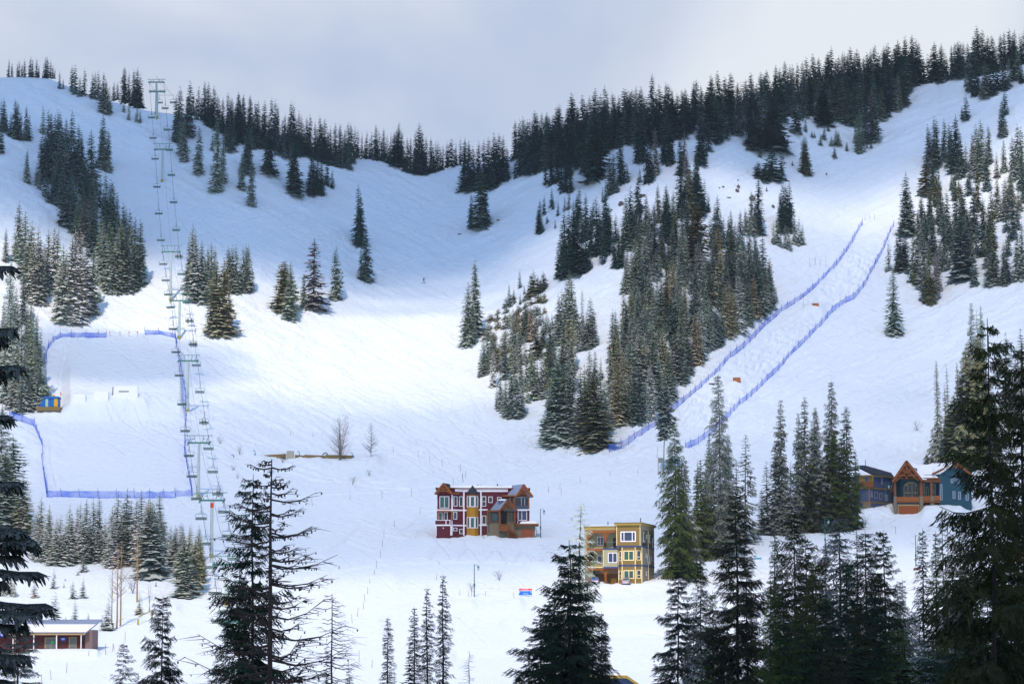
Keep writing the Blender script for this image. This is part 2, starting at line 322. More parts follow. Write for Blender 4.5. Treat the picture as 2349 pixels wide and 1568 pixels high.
M_TWIG = mat('larch_twigs', (0.050, 0.032, 0.024), 0.95, 0.25, 4); M_ASPEN = mat('aspen_bark', (0.20, 0.15, 0.12), 0.9, 0.25, 5); M_GREYTWIG = mat('frosted_twigs', (0.22, 0.20, 0.21), 0.9, 0.2, 5)
M_TANBARK = mat('tan_bark', (0.30, 0.21, 0.12), 0.9, 0.2, 5)

def fronds(o, d, L, Sx, Wx, droop, curl, tent, rg, wj=0.25):
    """drooping boughs: o origins (N,3), d unit directions (N,3), L lengths; spine stations Sx and half widths Wx"""
    n, k = len(o), len(Sx); up = np.array([0, 0, 1.0])
    side = np.cross(d, up); side /= np.maximum(np.linalg.norm(side, axis=1, keepdims=True), 1e-6)
    s = np.asarray(Sx)[None, :]; w = np.asarray(Wx)[None, :]*(1+wj*(rg.rand(n, k)*2-1))
    Lc = L[:, None]; dr = np.asarray(droop)[:, None] if np.ndim(droop) else droop
    sp_ = o[:, None, :]+d[:, None, :]*(Lc*s)[..., None]+up*((-dr*s**1.25+curl*s**3)*Lc)[..., None]
    ww = w*Lc; dn = tent*ww
    e1 = sp_+side[:, None, :]*ww[..., None]-up*dn[..., None]+d[:, None, :]*(0.25*ww)[..., None]
    e2 = sp_-side[:, None, :]*ww[..., None]-up*dn[..., None]+d[:, None, :]*(0.25*ww)[..., None]
    V = np.stack([sp_, e1, e2], 2).reshape(-1, 3)      # index (i*k+j)*3+{0,1,2}
    i, j = np.meshgrid(np.arange(n), np.arange(k-1), indexing='ij'); a = ((i*k+j)*3).ravel(); b = a+3
    F = np.concatenate([np.stack([a, b, b+1, a+1], 1), np.stack([b, a, a+2, b+2], 1)])
    return V, F
def sticks(p0, p1, r0, r1):
    p0 = np.asarray(p0, float); p1 = np.asarray(p1, float); n = len(p0); d = p1-p0; d /= np.maximum(np.linalg.norm(d, axis=1, keepdims=True), 1e-9)
    a = np.cross(d, [0.31, 0.11, 0.94]); a /= np.linalg.norm(a, axis=1, keepdims=True); b = np.cross(d, a)
    r0 = np.broadcast_to(r0, n)[:, None]; r1 = np.broadcast_to(r1, n)[:, None]; rings = []
    for t in (0, 2.0944, 4.1888):
        q = a*math.cos(t)+b*math.sin(t); rings += [p0+q*r0, p1+q*r1]
    V = np.stack(rings, 1).reshape(-1, 3); i = np.arange(n)*6
    F = np.concatenate([np.stack([i+0, i+1, i+3, i+2], 1), np.stack([i+2, i+3, i+5, i+4], 1), np.stack([i+4, i+5, i+1, i+0], 1)])
    return V, F
def trunk_mesh(name, top, r, m, seed, wob=0.006, bottom=0.0):
    rg = np.random.RandomState(seed); ns, nr = 7, 9; V = []
    for k in range(nr+1):
        t = k/nr; z = bottom+(top-bottom)*t; c = (rg.rand(2)-.5)*wob*(k > 0); rr = r*(1-t)**0.8+0.0008+(0.35*r if k == 0 else 0)
        for q in range(ns): V.append((c[0]+rr*math.cos(q*6.2832/ns), c[1]+rr*math.sin(q*6.2832/ns), z))
    F = [(k*ns+q, k*ns+(q+1) % ns, (k+1)*ns+(q+1) % ns, (k+1)*ns+q) for k in range(nr) for q in range(ns)]
    return npmesh(name, V, None, F, [m], smooth=True)
def cat_parts(parts):
    V, F, n = [], [], 0
    for v, f in parts: V.append(v); F.append(f+n); n += len(v)
    return np.concatenate(V), np.concatenate(F)
def prof_fir(t): return 0.020+0.125*t**0.72
def prof_spire(t): return 0.014+0.065*t+0.065*t**2.2+0.012*np.sin(t*9)
def prof_spruce(t): return 0.026+0.160*t**0.72
def prof_pine(t): return 0.05+0.13*np.sin(np.clip(t*1.1, 0, 1)*2.6)
def prof_bush(t): return 0.03+0.26*t**0.7
def crown_far(seed, prof, nwh=20, nb=7, lod=1, cb=0.02, droop=0.45, gap=0.0):
    rg = np.random.RandomState(seed); O, D, Ls, dr = [], [], [], []
    az_bias = rg.rand()*6.28
    for i in range(nwh):
        t = (i+0.4)/nwh; z = 1-t*(1-cb)
        for j in range(nb if i > 1 else 4):
            if rg.rand() < gap: continue
            az = j*6.2832/nb+i*2.4+rg.rand()*0.9; L = prof(t)*(0.72+0.5*rg.rand())*(1+0.18*math.cos(az-az_bias)*math.sin(t*7+seed))
            O.append((0, 0, z+(rg.rand()-.5)*0.7/nwh)); D.append((math.cos(az), math.sin(az), 0)); Ls.append(L); dr.append(droop*(0.35+0.9*t)*(0.7+0.6*rg.rand()))
    O, D, Ls, dr = map(np.array, (O, D, Ls, dr))
    if lod == 0: V, F = fronds(O, D, Ls*1.12, [0, .5, 1.05], [.10, .36, .03], dr, 0.10, 0.5, rg)
    else: V, F = fronds(O, D, Ls*1.12, [.02, .3, .42, .66, .78, 1.05], [.05, .30, .13, .24, .08, .01], dr, 0.14, 0.45, rg)
    # leader
    v2, f2 = sticks([(0, 0, 0.97)], [(0, 0, 1.02)], 0.003, 0.0008)
    return cat_parts([(V, F), (v2, f2)])
def crown_near(seed, prof, nwh=46, nb=6, cb=0.03, droop=0.5, gap=0.1, nt=11, clump=1.0, sub=0):
    """every bough carries side sprays, each a small tent of needles"""
    rg = np.random.RandomState(seed); O, D, Ls, dr = [], [], [], []
    az_bias = rg.rand()*6.28; p0s, p1s, rs = [], [], []
    for i in range(nwh):
        t = (i+0.4)/nwh; z = 1-t*(1-cb)
        big = 1+0.22*math.sin(i*1.9+seed)*rg.rand()
        for j in range(nb):
            if rg.rand() < gap*min(1, t*3) : continue
            az = j*6.2832/nb+i*2.4+rg.rand()*1.0; L = prof(t)*big*(0.6+0.65*rg.rand())*(1+0.2*math.cos(az-az_bias)*math.sin(t*6+seed))
            dirv = np.array([math.cos(az), math.sin(az), 0]); dz = droop*(0.25+1.0*t)*(0.6+0.7*rg.rand()); cu = 0.22*rg.rand()+0.10
            z0 = z+(rg.rand()-.5)*0.8/nwh; f = lambda s: np.array([0, 0, z0])+dirv*L*s+np.array([0, 0, (-dz*s**1.25+cu*s**3)*L])
            m = max(3, int(nt*(0.45+0.75*L/prof(1.0))))
            pts = [f(s) for s in np.linspace(0, 1, 4)]
            for a, b in zip(pts[:-1], pts[1:]): p0s.append(a); p1s.append(b)
            sd_ = np.array([-dirv[1], dirv[0], 0])
            for q in range(m):
                s = 0.12+0.88*(q+0.5*rg.rand())/m; sg = 1 if q % 2 else -1
                if q == m-1: dd = dirv; s = 0.86
                else: dd = dirv*(0.75+0.3*rg.rand())+sd_*sg*(0.55+0.5*rg.rand())
                dd = dd/np.linalg.norm(dd)
                O.append(f(s)); D.append(dd); Ls.append(clump*L*(0.12+0.24*(1-abs(s-0.45))*rg.rand()+0.05)); dr.append(0.35+0.7*rg.rand())
    O, D, Ls, dr = map(np.array, (O, D, Ls, dr))
    if sub:        # needle twigs along every spray
        n = len(O); k = sub; s_ = (np.arange(k)+rg.rand(n, k))/k; sg = np.where(np.arange(k) % 2, 1.0, -1.0)[None, :]*(0.35+0.6*rg.rand(n, k))
        sdv = np.stack([-D[:, 1], D[:, 0], np.zeros(n)], 1)
        o2 = O[:, None, :]+D[:, None, :]*(Ls[:, None]*s_)[..., None]-np.array([0, 0, 1.0])*(dr[:, None]*s_**1.25*Ls[:, None])[..., None]
        d2 = D[:, None, :]+sdv[:, None, :]*sg[..., None]+np.array([0, 0, 1.0])*((rg.rand(n, k)-.75)*.5)[..., None]; d2 = d2/np.linalg.norm(d2, axis=2, keepdims=True)
        l2 = (Ls[:, None]*(0.36+0.3*rg.rand(n, k))).ravel()
        V, F = fronds(o2.reshape(-1, 3), d2.reshape(-1, 3), l2, [0, .5, 1.0], [.09, .15, .02], 0.15+0.5*rg.rand(n*k), 0.0, 0.8, rg, 0.4)
        p0s += list(O); p1s += list(O+D*Ls[:, None]-np.array([0, 0, 1.0])*(dr*Ls)[:, None])
    else: V, F = fronds(O, D, Ls, [0, .45, 1.0], [.10, .22, .03], dr, 0.0, 0.8, rg, 0.5)
    v2, f2 = sticks(p0s, p1s, 0.0009, 0.0006)
    v3, f3 = sticks([(0, 0, 0.96)], [(0, 0, 1.01)], 0.002, 0.0008)
    return cat_parts([(V, F), (v2, f2), (v3, f3)])
def bare_tree(seed, stems=1, nb=60, top=1.0, spread=0.22, up=0.5, cb=0.15, r=0.012, twigs=3, twl=0.35, droop=0.0, cones=0, lean=0.0):
    """leafless tree: stems, limbs, twigs and optional hanging cone clusters, unit height"""
    rg = np.random.RandomState(seed); a, b, ra, rb = [], [], [], []; cn = []
    for sidx in range(stems):
        off = (rg.rand(2)-.5)*0.05*(stems > 1); tip = np.array([(rg.rand()-.5)*spread*1.5*(stems > 1)+lean, (rg.rand()-.5)*spread*1.2*(stems > 1), top*(1-0.25*rg.rand()*(stems > 1))])
        base = np.array([off[0], off[1], 0]); mid = (base+tip)/2+np.array([(tip[0]-base[0])*-.18, 0, 0])
        n = 8; pts = [base*(1-t)**2+2*mid*t*(1-t)+tip*t*t+np.append((rg.rand(2)-.5)*0.006, 0) for t in np.linspace(0, 1, n+1)]
        for k in range(n): a.append(pts[k]); b.append(pts[k+1]); ra.append(r*(1-k/n)**.8+0.001); rb.append(r*(1-(k+1)/n)**.8+0.001)
        for q in range(nb//stems):
            t = cb+(1-cb)*((q+rg.rand())/(nb//stems)); k = min(int(t*n), n-1); p = pts[k]+(pts[k+1]-pts[k])*(t*n-k)
            az = rg.rand()*6.2832; L = spread*(0.35+0.75*rg.rand())*((1-t)**.6*1.1+.12); dirv = np.array([math.cos(az), math.sin(az), 0]); u_ = up*(0.6+0.6*rg.rand())
            g = lambda s: p+dirv*L*s+np.array([0, 0, L*(u_*s**1.4-droop*s*(1-s)*1.2-droop*s*0.35)])
            pr = g(0); rr = r*0.34*(1-t*.5)
            for s in (0.33, 0.66, 1.0): c = g(s); a.append(pr); b.append(c); ra.append(rr*(1.1-s+.33)); rb.append(rr*(1.1-s)+.0003); pr = c
            for w in range(twigs):
                s = 0.2+0.8*rg.rand(); c = g(s); az2 = az+(rg.rand()-.5)*2.4; l2 = L*twl*(0.5+rg.rand()); e = c+np.array([math.cos(az2), math.sin(az2), 0.8*up-0.9*droop+(rg.rand()-.5)*.5])*l2
                a.append(c); b.append(e); ra.append(rr*.35+.0002); rb.append(.0002)
                for x in range(cones):
                    if rg.rand() < .7: cn.append(c+(e-c)*rg.rand()+np.array([0, 0, -0.003]))
    V, F = sticks(a, b, np.array(ra), np.array(rb))
    if cn:
        cn = np.array(cn); sz = 0.0019*(0.5+rg.rand(len(cn), 1))
        v2, f2 = sticks(cn+[0, 0, 1]*sz*0.8, cn-[0, 0, 1]*sz*0.8, sz[:, 0]*.75, sz[:, 0]*.6); return cat_parts([(V, F), (v2, f2)])
    return V, F
MESH = {}
def crown_mesh(kind, lod, i):
    key = (kind, lod, i)
    if key in MESH: return MESH[key]
    s = 100*i+{'fir':1,'spire':2,'spruce':3,'pine':4,'bush':5,'sparse':6,'layered':7}[kind]+17*lod
    pf = {'fir':prof_fir,'spire':prof_spire,'spruce':prof_spruce,'pine':prof_pine,'bush':prof_bush,'sparse':prof_fir,'layered':prof_spruce}[kind]
    if kind == 'layered':
        V, F = crown_near(s, pf, 42, 7, 0.04, droop=0.38, gap=0.30, nt=24 if lod == 3 else 16, clump=.85, sub=6 if lod == 3 else 3)
    elif lod == 0: V, F = crown_far(s, pf, 17 if kind != 'bush' else 9, 6, 0, 0.42 if kind == 'pine' else 0.02)
    elif lod == 1: V, F = crown_far(s, pf, 30 if kind != 'bush' else 12, 9, 1, 0.42 if kind == 'pine' else 0.015, gap=0.35 if kind == 'sparse' else 0.05)
    else: V, F = crown_near(s, pf, {'spire':62,'fir':54,'spruce':46,'pine':26,'bush':18,'sparse':36}[kind], {'sparse':5}.get(kind, 7), 0.5 if kind == 'pine' else 0.03, gap={'sparse':0.3,'pine':0.2}.get(kind, 0.10), nt={'spruce':17,'pine':22,'sparse':12}.get(kind, 13), sub=4 if lod == 3 else 0)
    MESH[key] = (V, F, npmesh('crown_'+kind, V, None, F, [M_CROWN]) if True else None)
    return MESH[key]
def trunk_for(kind, i, dark):
    key = ('trunk', kind, i, dark)
    if key not in MESH: MESH[key] = trunk_mesh('trunk', 0.985, 0.0085 if kind != 'pine' else 0.011, M_BARK_DARK if dark else (M_TANBARK if kind == 'pine' else M_BARK), i)
    return MESH[key]
TINT = {'dk': ((0.010, 0.058, 0.050), 0.06), 'db': ((0.024, 0.092, 0.062), 0.22), 'fr': ((0.090, 0.165, 0.060), 0.44), 'ff': ((0.32, 0.34, 0.16), 0.88), 'gd': ((0.30, 0.250, 0.035), 0.34),
        'ol': ((0.120, 0.130, 0.014), 0.14), 'nr': ((0.008, 0.022, 0.007), 0.02), 'ng': ((0.036, 0.060, 0.004), 0.03), 'nb': ((0.026, 0.028, 0.007), 0.02), 'nf': ((0.042, 0.062, 0.024), 0.20), 'pu': ((0.14, 0.12, 0.085), 0.34)}
WORD = {'dk': 'dark', 'db': 'lightly snowed', 'fr': 'snow-dusted', 'ff': 'pale frosted', 'gd': 'golden green', 'ol': 'olive green', 'nr': 'dark bare-sided', 'ng': 'dark mossy green', 'nb': 'dark brownish', 'nf': 'grey frosted', 'pu': 'greyish purple'}
ZM = {'A':(0,200,1.742),'B':(0,1000,1.568),'C':(0,1900,1.99),'D':(900,1700,1.587),'F':(900,300,1.568),'G':(1750,400,1.7425),'H':(1750,1000,1.845),'I':(2600,100,1.568),'J':(2300,850,1.568),
      'K':(3300,400,1.742),'L':(3200,1900,1.99),'M':(2500,1600,1.441),'N':(2000,1950,2.124),'O':(0,0,.5833),'Q':(2500,300,2.24),'T':(3450,1100,1.96),'X':(900,900,3.485)}
def zc(z, x, y):
    a, b, k = ZM[z]; return ((a+x/k)*.5833, (b+y/k)*.5833)
TREES = []     # dict(u, top, base, w, kind, tint, clump, y)
CLUMPS = {}
def CL(clump, z, tint, data, w=0.27, kind='fir', y=None):
    rg = random.Random(clump+data[:12]); CLUMPS.setdefault(clump, clump)
    for it in data.split():
        q = it.split(','); x, t, b = (float(s) for s in q[:3]); tn = tint; kd = kind; ww = w*rg.uniform(.88, 1.12); yy = y
        for e in q[3:]:
            if e in TINT: tn = e
            elif e[0] == 'w': ww = float(e[1:])
            elif e[0] == 'y': yy = float(e[1:])
            else: kd = {'F':'fir','S':'spire','P':'spruce','I':'pine','B':'bush','V':'sparse','Y':'layered'}[e]
        u, tp = zc(z, x, t); _, bs = zc(z, x, b)
        TREES.append(dict(u=u, top=tp, base=bs, w=ww, kind=kd, tint=tn, clump=clump, y=yy))
def FILL(clump, poly, n, h, tint, w=0.27, kind='fir', mind=7, seed=1):
    """more trees of a clump: bases inside a picture polygon, height in picture px"""
    rg = random.Random(seed); xs = [p[0] for p in poly]; ys = [p[1] for p in poly]; out = []; CLUMPS.setdefault(clump, clump)
    def inside(x, y):
        c = False
        for i in range(len(poly)):
            (x1, y1), (x2, y2) = poly[i], poly[i-1]
            if (y1 > y) != (y2 > y) and x < (x2-x1)*(y-y1)/(y2-y1)+x1: c = not c
        return c
    for _ in range(n*40):
        if len(out) >= n: break
        x, y = rg.uniform(min(xs), max(xs)), rg.uniform(min(ys), max(ys))
        if y < vsky(x)+1: continue
        if inside(x, y) and all(abs(x-a) > mind or abs(y-b) > mind*1.6 for a, b in out): out.append((x, y))
    for x, y in out:
        tn = rg.choice(tint) if isinstance(tint, (list, tuple)) else tint
        hh = rg.uniform(*h); TREES.append(dict(u=x, top=y-hh, base=y, w=w*rg.uniform(.85, 1.2), kind=kind, tint=tn, clump=clump, y=None))

# ------------------------------------------------------------------ where the conifers stand (tip and foot as seen in the picture)
c = 'on the crest at the far left edge'
CL(c, 'A', 'dk', '60,55,174 82,80,172 118,80,172 130,60,174 150,85,175 167,55,178 208,40,175,w.3 222,50,178 250,50,178 265,90,178 310,45,183,w.32 322,40,183,w.32 345,65,183 362,95,185 375,120,185', 0.25)
c = 'on the crest left of the top tower'
CL(c, 'A', 'db', '408,135,258 433,190,258 492,92,270 513,92,290 547,170,308 578,120,300 632,150,325 650,140,325 673,135,330 708,145,400 690,230,415,fr 725,200,425,fr 745,240,428,fr 780,210,335 805,210,325')
c = 'beside the lift line near the top tower'
CL(c, 'A', 'dk', '850,110,345,w.33 882,145,350 915,130,360 940,115,380 960,160,380 848,330,420,fr 882,355,470,fr 938,370,480,fr 960,400,488,fr')
c = 'in the high clump on the left edge'
CL(c, 'A', 'db', '8,335,550 25,325,555 45,420,550 72,420,590 102,330,600 120,350,600 140,400,610 178,375,612 200,430,610 0,480,695 12,540,695')
c = 'in the upper left gully forest'
CL(c, 'A', 'db', '183,670,900,fr 320,405,880 347,420,700 375,440,900 408,415,760 430,485,1000 285,570,900 300,600,870 466,555,800 500,535,900 532,500,860 555,560,900 628,545,1000 595,710,900')
c = 'standing apart beside the gully forest'
CL(c, 'A', 'fr', '705,430,800 738,530,818 692,520,795')
c = 'in the middle of the gully forest'
CL(c, 'A', 'db', '590,800,1100 560,620,980 250,770,920,fr 270,800,950,fr 310,780,1000 330,870,1040 350,900,1040 400,700,1050 440,800,1200 480,850,1150 510,900,1250 540,960,1200 570,980,1330,pu 620,960,1280,pu 640,1050,1400 650,800,1100')
c = 'on the right rim of the gully forest'
CL(c, 'A', 'db', '720,830,1200 755,880,1250 775,900,1300 800,970,1300 840,1040,1400 860,1070,1400 885,1080,1450 925,1140,1560 955,1150,1600 970,1260,1610 915,1300,1640 860,1250,1650')
c = 'at the foot of the gully forest'
CL(c, 'A', 'fr', '680,1120,1600 710,1190,1620 760,1170,1640 815,1100,1480 840,1170,1640 900,1190,1600 590,1060,1300 560,1100,1320 530,1020,1290 720,1250,1600 790,1250,1650 745,1300,1660 880,1330,1655')
FILL('inside the left gully forest', [(90,400),(180,390),(235,480),(300,560),(325,655),(270,655),(215,600),(170,520),(110,430)], 34, (55, 85), ['db','fr','dk'], 0.26, seed=3)
c = 'in the frosted row on the left slope'
CL(c, 'O', 'fr', '43,462,585 56,485,640 69,507,680 83,519,690,ff 13,522,600 107,527,665 121,512,670,ff 130,524,668,ff 36,530,600 92,540,695 75,545,692,ff 64,540,680 100,555,650')
c = 'in the frosted clumps above the park'
CL(c, 'O', 'ff', '161,539,733 172,530,735 182,530,735 201,559,720,fr 157,549,730 145,560,735 209,570,720,fr 228,625,690,S 190,600,722,fr 136,600,733 152,590,736', 0.30)
c = 'in the shaded grove left of the park'
CL(c, 'O', 'fr', '8,600,860 22,650,880 35,690,900 48,720,930 62,698,900 75,695,925 92,750,920 80,780,935 55,780,940 30,800,930 100,800,910 10,750,920 68,850,938 20,860,935 105,840,905 42,840,945 88,850,930 5,900,950', 0.27, 'spire')
c = 'at the left edge below the park fence'
CL(c, 'O', 'fr', '28,1000,1215,w.40 10,1030,1235,w.38 52,1090,1240,gd 0,960,1200', 0.35, 'spruce')
c = 'just right of the top lift tower'
CL(c, 'A', 'db', '1230,245,620 1245,380,700,fr 1297,205,580 1205,300,600 1215,400,620,fr 1260,480,750,fr 1285,300,570 1325,280,430 1345,320,470')
CL('standing alone right of the upper lift towers', 'A', 'fr', '1362,515,840')
c = 'on the left skyline right of the lift'
CL(c, 'A', 'dk', '1360,240,450 1400,205,480 1425,215,500 1463,240,520 1440,270,520 1490,300,540 1525,320,560 1560,285,600 1590,330,620 1610,370,640 1630,285,540 1665,305,560 1712,305,600 1380,300,460 1505,340,555 1645,350,575', 0.25)
c = 'on the shaded slope right of the lift'
CL(c, 'A', 'fr', '1485,430,640 1480,540,955 1525,570,900 1560,420,690,db 1590,450,690,db 1655,690,950 1700,520,830,db 1722,740,1060 1455,560,680')
CL(c, 'F', 'db', '113,325,600 250,340,600,w.42 235,400,590 400,400,735,w.38,db 390,420,700 420,520,728 100,370,560')
c = 'in the group above the shaded bowl'
CL(c, 'F', 'dk', '505,470,730 520,480,720 545,490,725 570,510,725 605,480,670 638,570,690 530,520,728')
c = 'on the skyline left of the saddle'
CL(c, 'F', 'dk', '10,130,400 58,95,400 88,115,410 128,120,420 162,155,430 178,150,435 220,150,440 262,130,450 285,145,450 300,175,455 345,230,470 382,155,480 398,165,485 430,215,490 445,240,490 480,250,500 500,235,505 530,280,510 560,245,520 590,260,530 625,310,545 40,200,395 150,230,430 205,230,440 245,240,445 330,260,465 365,250,475 415,260,488 460,290,495 545,320,520 575,300,530 610,330,540', 0.24)
CL(c, 'F', 'db', '140,230,440 185,250,440 300,300,480 340,330,500 375,300,500 440,330,480 470,340,490 700,360,560 740,370,570 680,400,560 660,420,555 770,430,540 640,400,550 720,420,562', 0.27)
c = 'on the saddle skyline'
CL(c, 'F', 'dk', '655,290,545 685,290,540 715,320,530 735,285,520 752,290,510 778,310,500 795,330,500 820,350,502 850,335,504 880,340,508 905,295,512 925,325,515 953,320,520 975,360,530 1000,350,540 1020,340,545 1048,280,550 1065,330,560 1100,380,585 1120,375,590 1150,340,598 1173,285,600 1190,330,600 1215,370,600 1245,375,590 1275,400,580 1290,400,575 1320,420,570 1345,400,560 1370,385,555,w.45 1400,410,545 1428,380,540 1455,385,530 1480,400,520 1035,330,548,w.4 1080,400,580 1160,400,598,w.36 1200,400,598 1260,420,585 1305,430,572 840,390,504 868,380,506 915,380,512 940,390,518 990,410,535', 0.25)
c = 'alone in the shaded bowl, the upper pair'
CL(c, 'F', 'dk', '800,670,1038,w.24 812,720,1035')
c = 'alone in the shaded bowl, the lower pair'
CL(c, 'F', 'db', '848,915,1262,w.30 815,1060,1255')
c = 'in the golden pair at the shade line'
CL(c, 'F', 'gd', '343,1135,1445,w.50,P,gd 375,1140,1505,w.32,fr')
CL('the airy grey one at the shade line', 'F', 'pu', '525,1000,1430,w.42,V')
c = 'beside the airy grey tree at the shade line'
CL(c, 'F', 'fr', '462,1215,1425 500,1330,1430,B')
CL('alone at the shade line, left of the bowl', 'F', 'fr', '660,1045,1370,w.32')
c = 'in the sunlit clump right of the lift'
CL(c, 'F', 'fr', '20,1040,1340 42,1035,1340 85,1050,1330 105,1030,1325 118,1035,1330 145,1175,1318 0,1060,1340 65,1150,1340')
CL(c, 'A', 'fr', '1318,1185,1680 1343,1230,1720 1380,1300,1730 1415,1330,1720 1450,1310,1700 1470,1340,1690 1290,1290,1670 1560,1340,1650 1400,1400,1730')
CL('in the large golden pair right of the lift', 'B', 'gd', '1335,40,500,w.38 1385,20,490,w.36 1300,200,495,fr 1410,230,488,fr')
c = 'in the clump right of the saddle'
CL(c, 'F', 'dk', '1455,385,700 1480,400,705 1540,400,690 1572,390,690 1600,375,690 1635,350,690 1665,350,650 1692,365,640 1715,430,640 1505,430,700 1620,420,685 1650,400,660')
c = 'below the clump right of the saddle'
CL(c, 'F', 'dk', '1555,560,937,w.37,db 1495,720,935 1582,640,930')
c = 'at the left tip of the wooded rib'
CL(c, 'H', 'fr', '157,205,660 215,35,600,w.24 225,45,590,w.2 170,300,672 200,350,655')
# right ridge, seen from the gap rightwards
c = 'in the skyline forest right of the gap'
CL(c, 'G', 'dk', '512,120,490 545,150,490 583,115,490 605,130,480 650,170,470 700,75,450 720,110,450 760,110,430 785,150,420 822,120,400 875,125,400 910,60,380 935,90,370 975,80,360 1010,85,350 1045,90,340 1065,120,330 530,330,495 480,400,520 625,220,490 670,230,470 740,220,450 800,230,430 850,220,420 890,230,400', 0.24)
c = 'at the lower edge of the skyline forest'
CL(c, 'G', 'dk', '690,380,565 730,330,570 770,300,560 800,380,600 825,370,620 860,385,620 790,560,635 1030,100,540,w.38,P 1000,150,500 1008,380,540 950,200,480 900,300,470 845,280,520')
c = 'on the slope below the skyline forest'
CL(c, 'G', 'db', '1130,370,640 1155,340,620 1205,250,562,w.34,dk 1180,500,630 1100,550,680 1080,580,680 1335,440,560 1390,260,560,dk 1410,300,550,dk 1440,180,500,pu 1460,400,500 1520,100,430,dk 1500,120,420,dk 1545,140,420,dk 1320,150,410,dk 1350,100,410,dk 1250,420,560')
c = 'in the dark file below the ridge'
CL(c, 'G', 'dk', '1640,210,500,pu 1615,220,500 1750,100,430 1770,150,410 1810,110,330 1790,250,370 1860,60,285 1890,100,280 1720,350,600 1660,330,640,pu 1850,150,280')
c = 'in the dark group on the upper slope'
CL(c, 'Q', 'dk', '400,750,1245 478,790,1250,ol 540,740,1230 605,905,1190 510,860,1240 575,900,1220 430,950,1250 640,1020,1185')
c = 'in the small cluster above the rib'
CL(c, 'G', 'dk', '730,580,720 740,640,740 680,640,780 650,670,900 640,720,900 775,680,780 755,800,870 700,780,830,B 820,640,750,pu 850,600,740,pu')
c = 'in the dark clump atop the rib'
CL(c, 'G', 'dk', '830,740,1190 850,740,1190 870,760,1185 895,760,1180 800,870,1192 775,970,1190 940,880,1170 965,900,1165 910,870,1178,w.4,P 990,980,1150')
c = 'in the dark middle of the upper rib'
CL(c, 'G', 'dk', '920,590,900 905,640,900 965,630,950 940,800,960 880,660,850 1000,720,1040 1045,650,1050 1090,650,1000 1110,700,1050 1080,890,1110 1170,760,960 1190,850,1130 1215,880,1130 1160,900,1130')
c = 'right of the dark middle of the upper rib'
CL(c, 'G', 'db', '1260,580,1000 1240,640,950 1280,700,1000 1310,710,950 1330,780,1000 1380,630,900 1415,740,1080 1430,720,1050 1395,850,1100 1520,600,950,dk 1500,640,940,dk 1545,700,950,dk 1480,800,1060 1560,830,1150')
c = 'in the frosted band across the rib'
CL(c, 'G', 'fr', '1450,1000,1240 1430,1040,1240 1475,1050,1200 1560,1050,1310 1540,1100,1310 1310,930,1400 1280,1000,1300 1360,950,1380 1330,1000,1410,db 1300,1060,1420,ol 1390,1040,1380,db 1240,1050,1300 1220,1180,1310,B')
c = 'around the broad olive tree on the rib'
CL(c, 'G', 'db', '1720,720,1150,w.46,P,ol 1630,850,1230,fr 1610,900,1240,fr 1650,870,1200,fr 1870,640,1000 1850,700,1010 1890,760,1000 1820,780,1000 1960,740,1000 1945,800,1000 1910,780,980 2025,740,1010 2060,740,900 1850,880,1150,ol 1780,1020,1300,ff')
c = 'beside the lone dark fir on the slope'
CL(c, 'Q', 'db', '1078,890,1375,dk 1055,1080,1378,fr 1020,1000,1390,fr 970,1160,1395,fr 1100,1150,1370')
c = 'in the tall clump above the left net'
CL(c, 'Q', 'dk', '1300,930,1350 1325,950,1340 1358,925,1360 1280,1000,1380 1340,1020,1370 1215,1270,1480,fr 1245,1230,1490,fr 1320,1290,1512,fr 1350,1320,1528,fr 1400,1220,1480,fr 1440,1230,1490,fr 1470,1290,1485,fr 1275,1330,1500,fr')
c = 'alone in the open upper right slope'
CL(c, 'Q', 'ol', '1485,525,860,w.36 1502,540,862,w.34')
c = 'in the bushes below the right skyline'
CL(c, 'Q', 'db', '1200,640,905,w.55,P 1080,750,900,w.6,P 1285,650,910,w.42 1140,780,925,w.6,P 1250,830,930,w.5,P')
CL(c, 'I', 'db', '700,460,770,w.5,P 600,600,770,w.7,P 650,600,770,w.6,P 720,620,775,w.6,P 780,680,750 560,560,760,w.5,P 670,560,760,w.5,P')
c = 'in the open below the right skyline'
CL(c, 'I', 'db', '1225,520,780,fr 1300,400,700,w.33,pu 1320,430,712 1260,470,720 1200,600,720,fr 1155,400,605 1220,680,790,fr 1000,400,612,w.5,P,dk 1020,380,600 970,430,600 830,480,672,w.42 850,520,668 890,550,660,fr 900,340,550,dk 880,370,545,dk 1100,380,490 1110,300,500,dk')
c = 'little firs scattered on the upper right slope'
CL(c, 'I', 'fr', '985,670,735 1005,620,700 1030,600,655 1050,680,740,ff 1080,640,740,ff 1095,650,735,ff 1070,740,812 1145,715,772 930,650,695 945,655,695 610,760,815 810,830,865 1295,705,750 1270,720,750 650,990,1020', 0.45)
c = 'near the top right corner'
CL(c, 'I', 'db', '1880,430,582,w.4 1855,490,580 2120,395,545,w.4 2105,460,682 2125,560,685,fr 2225,240,350,w.4,dk 2090,520,680,fr')
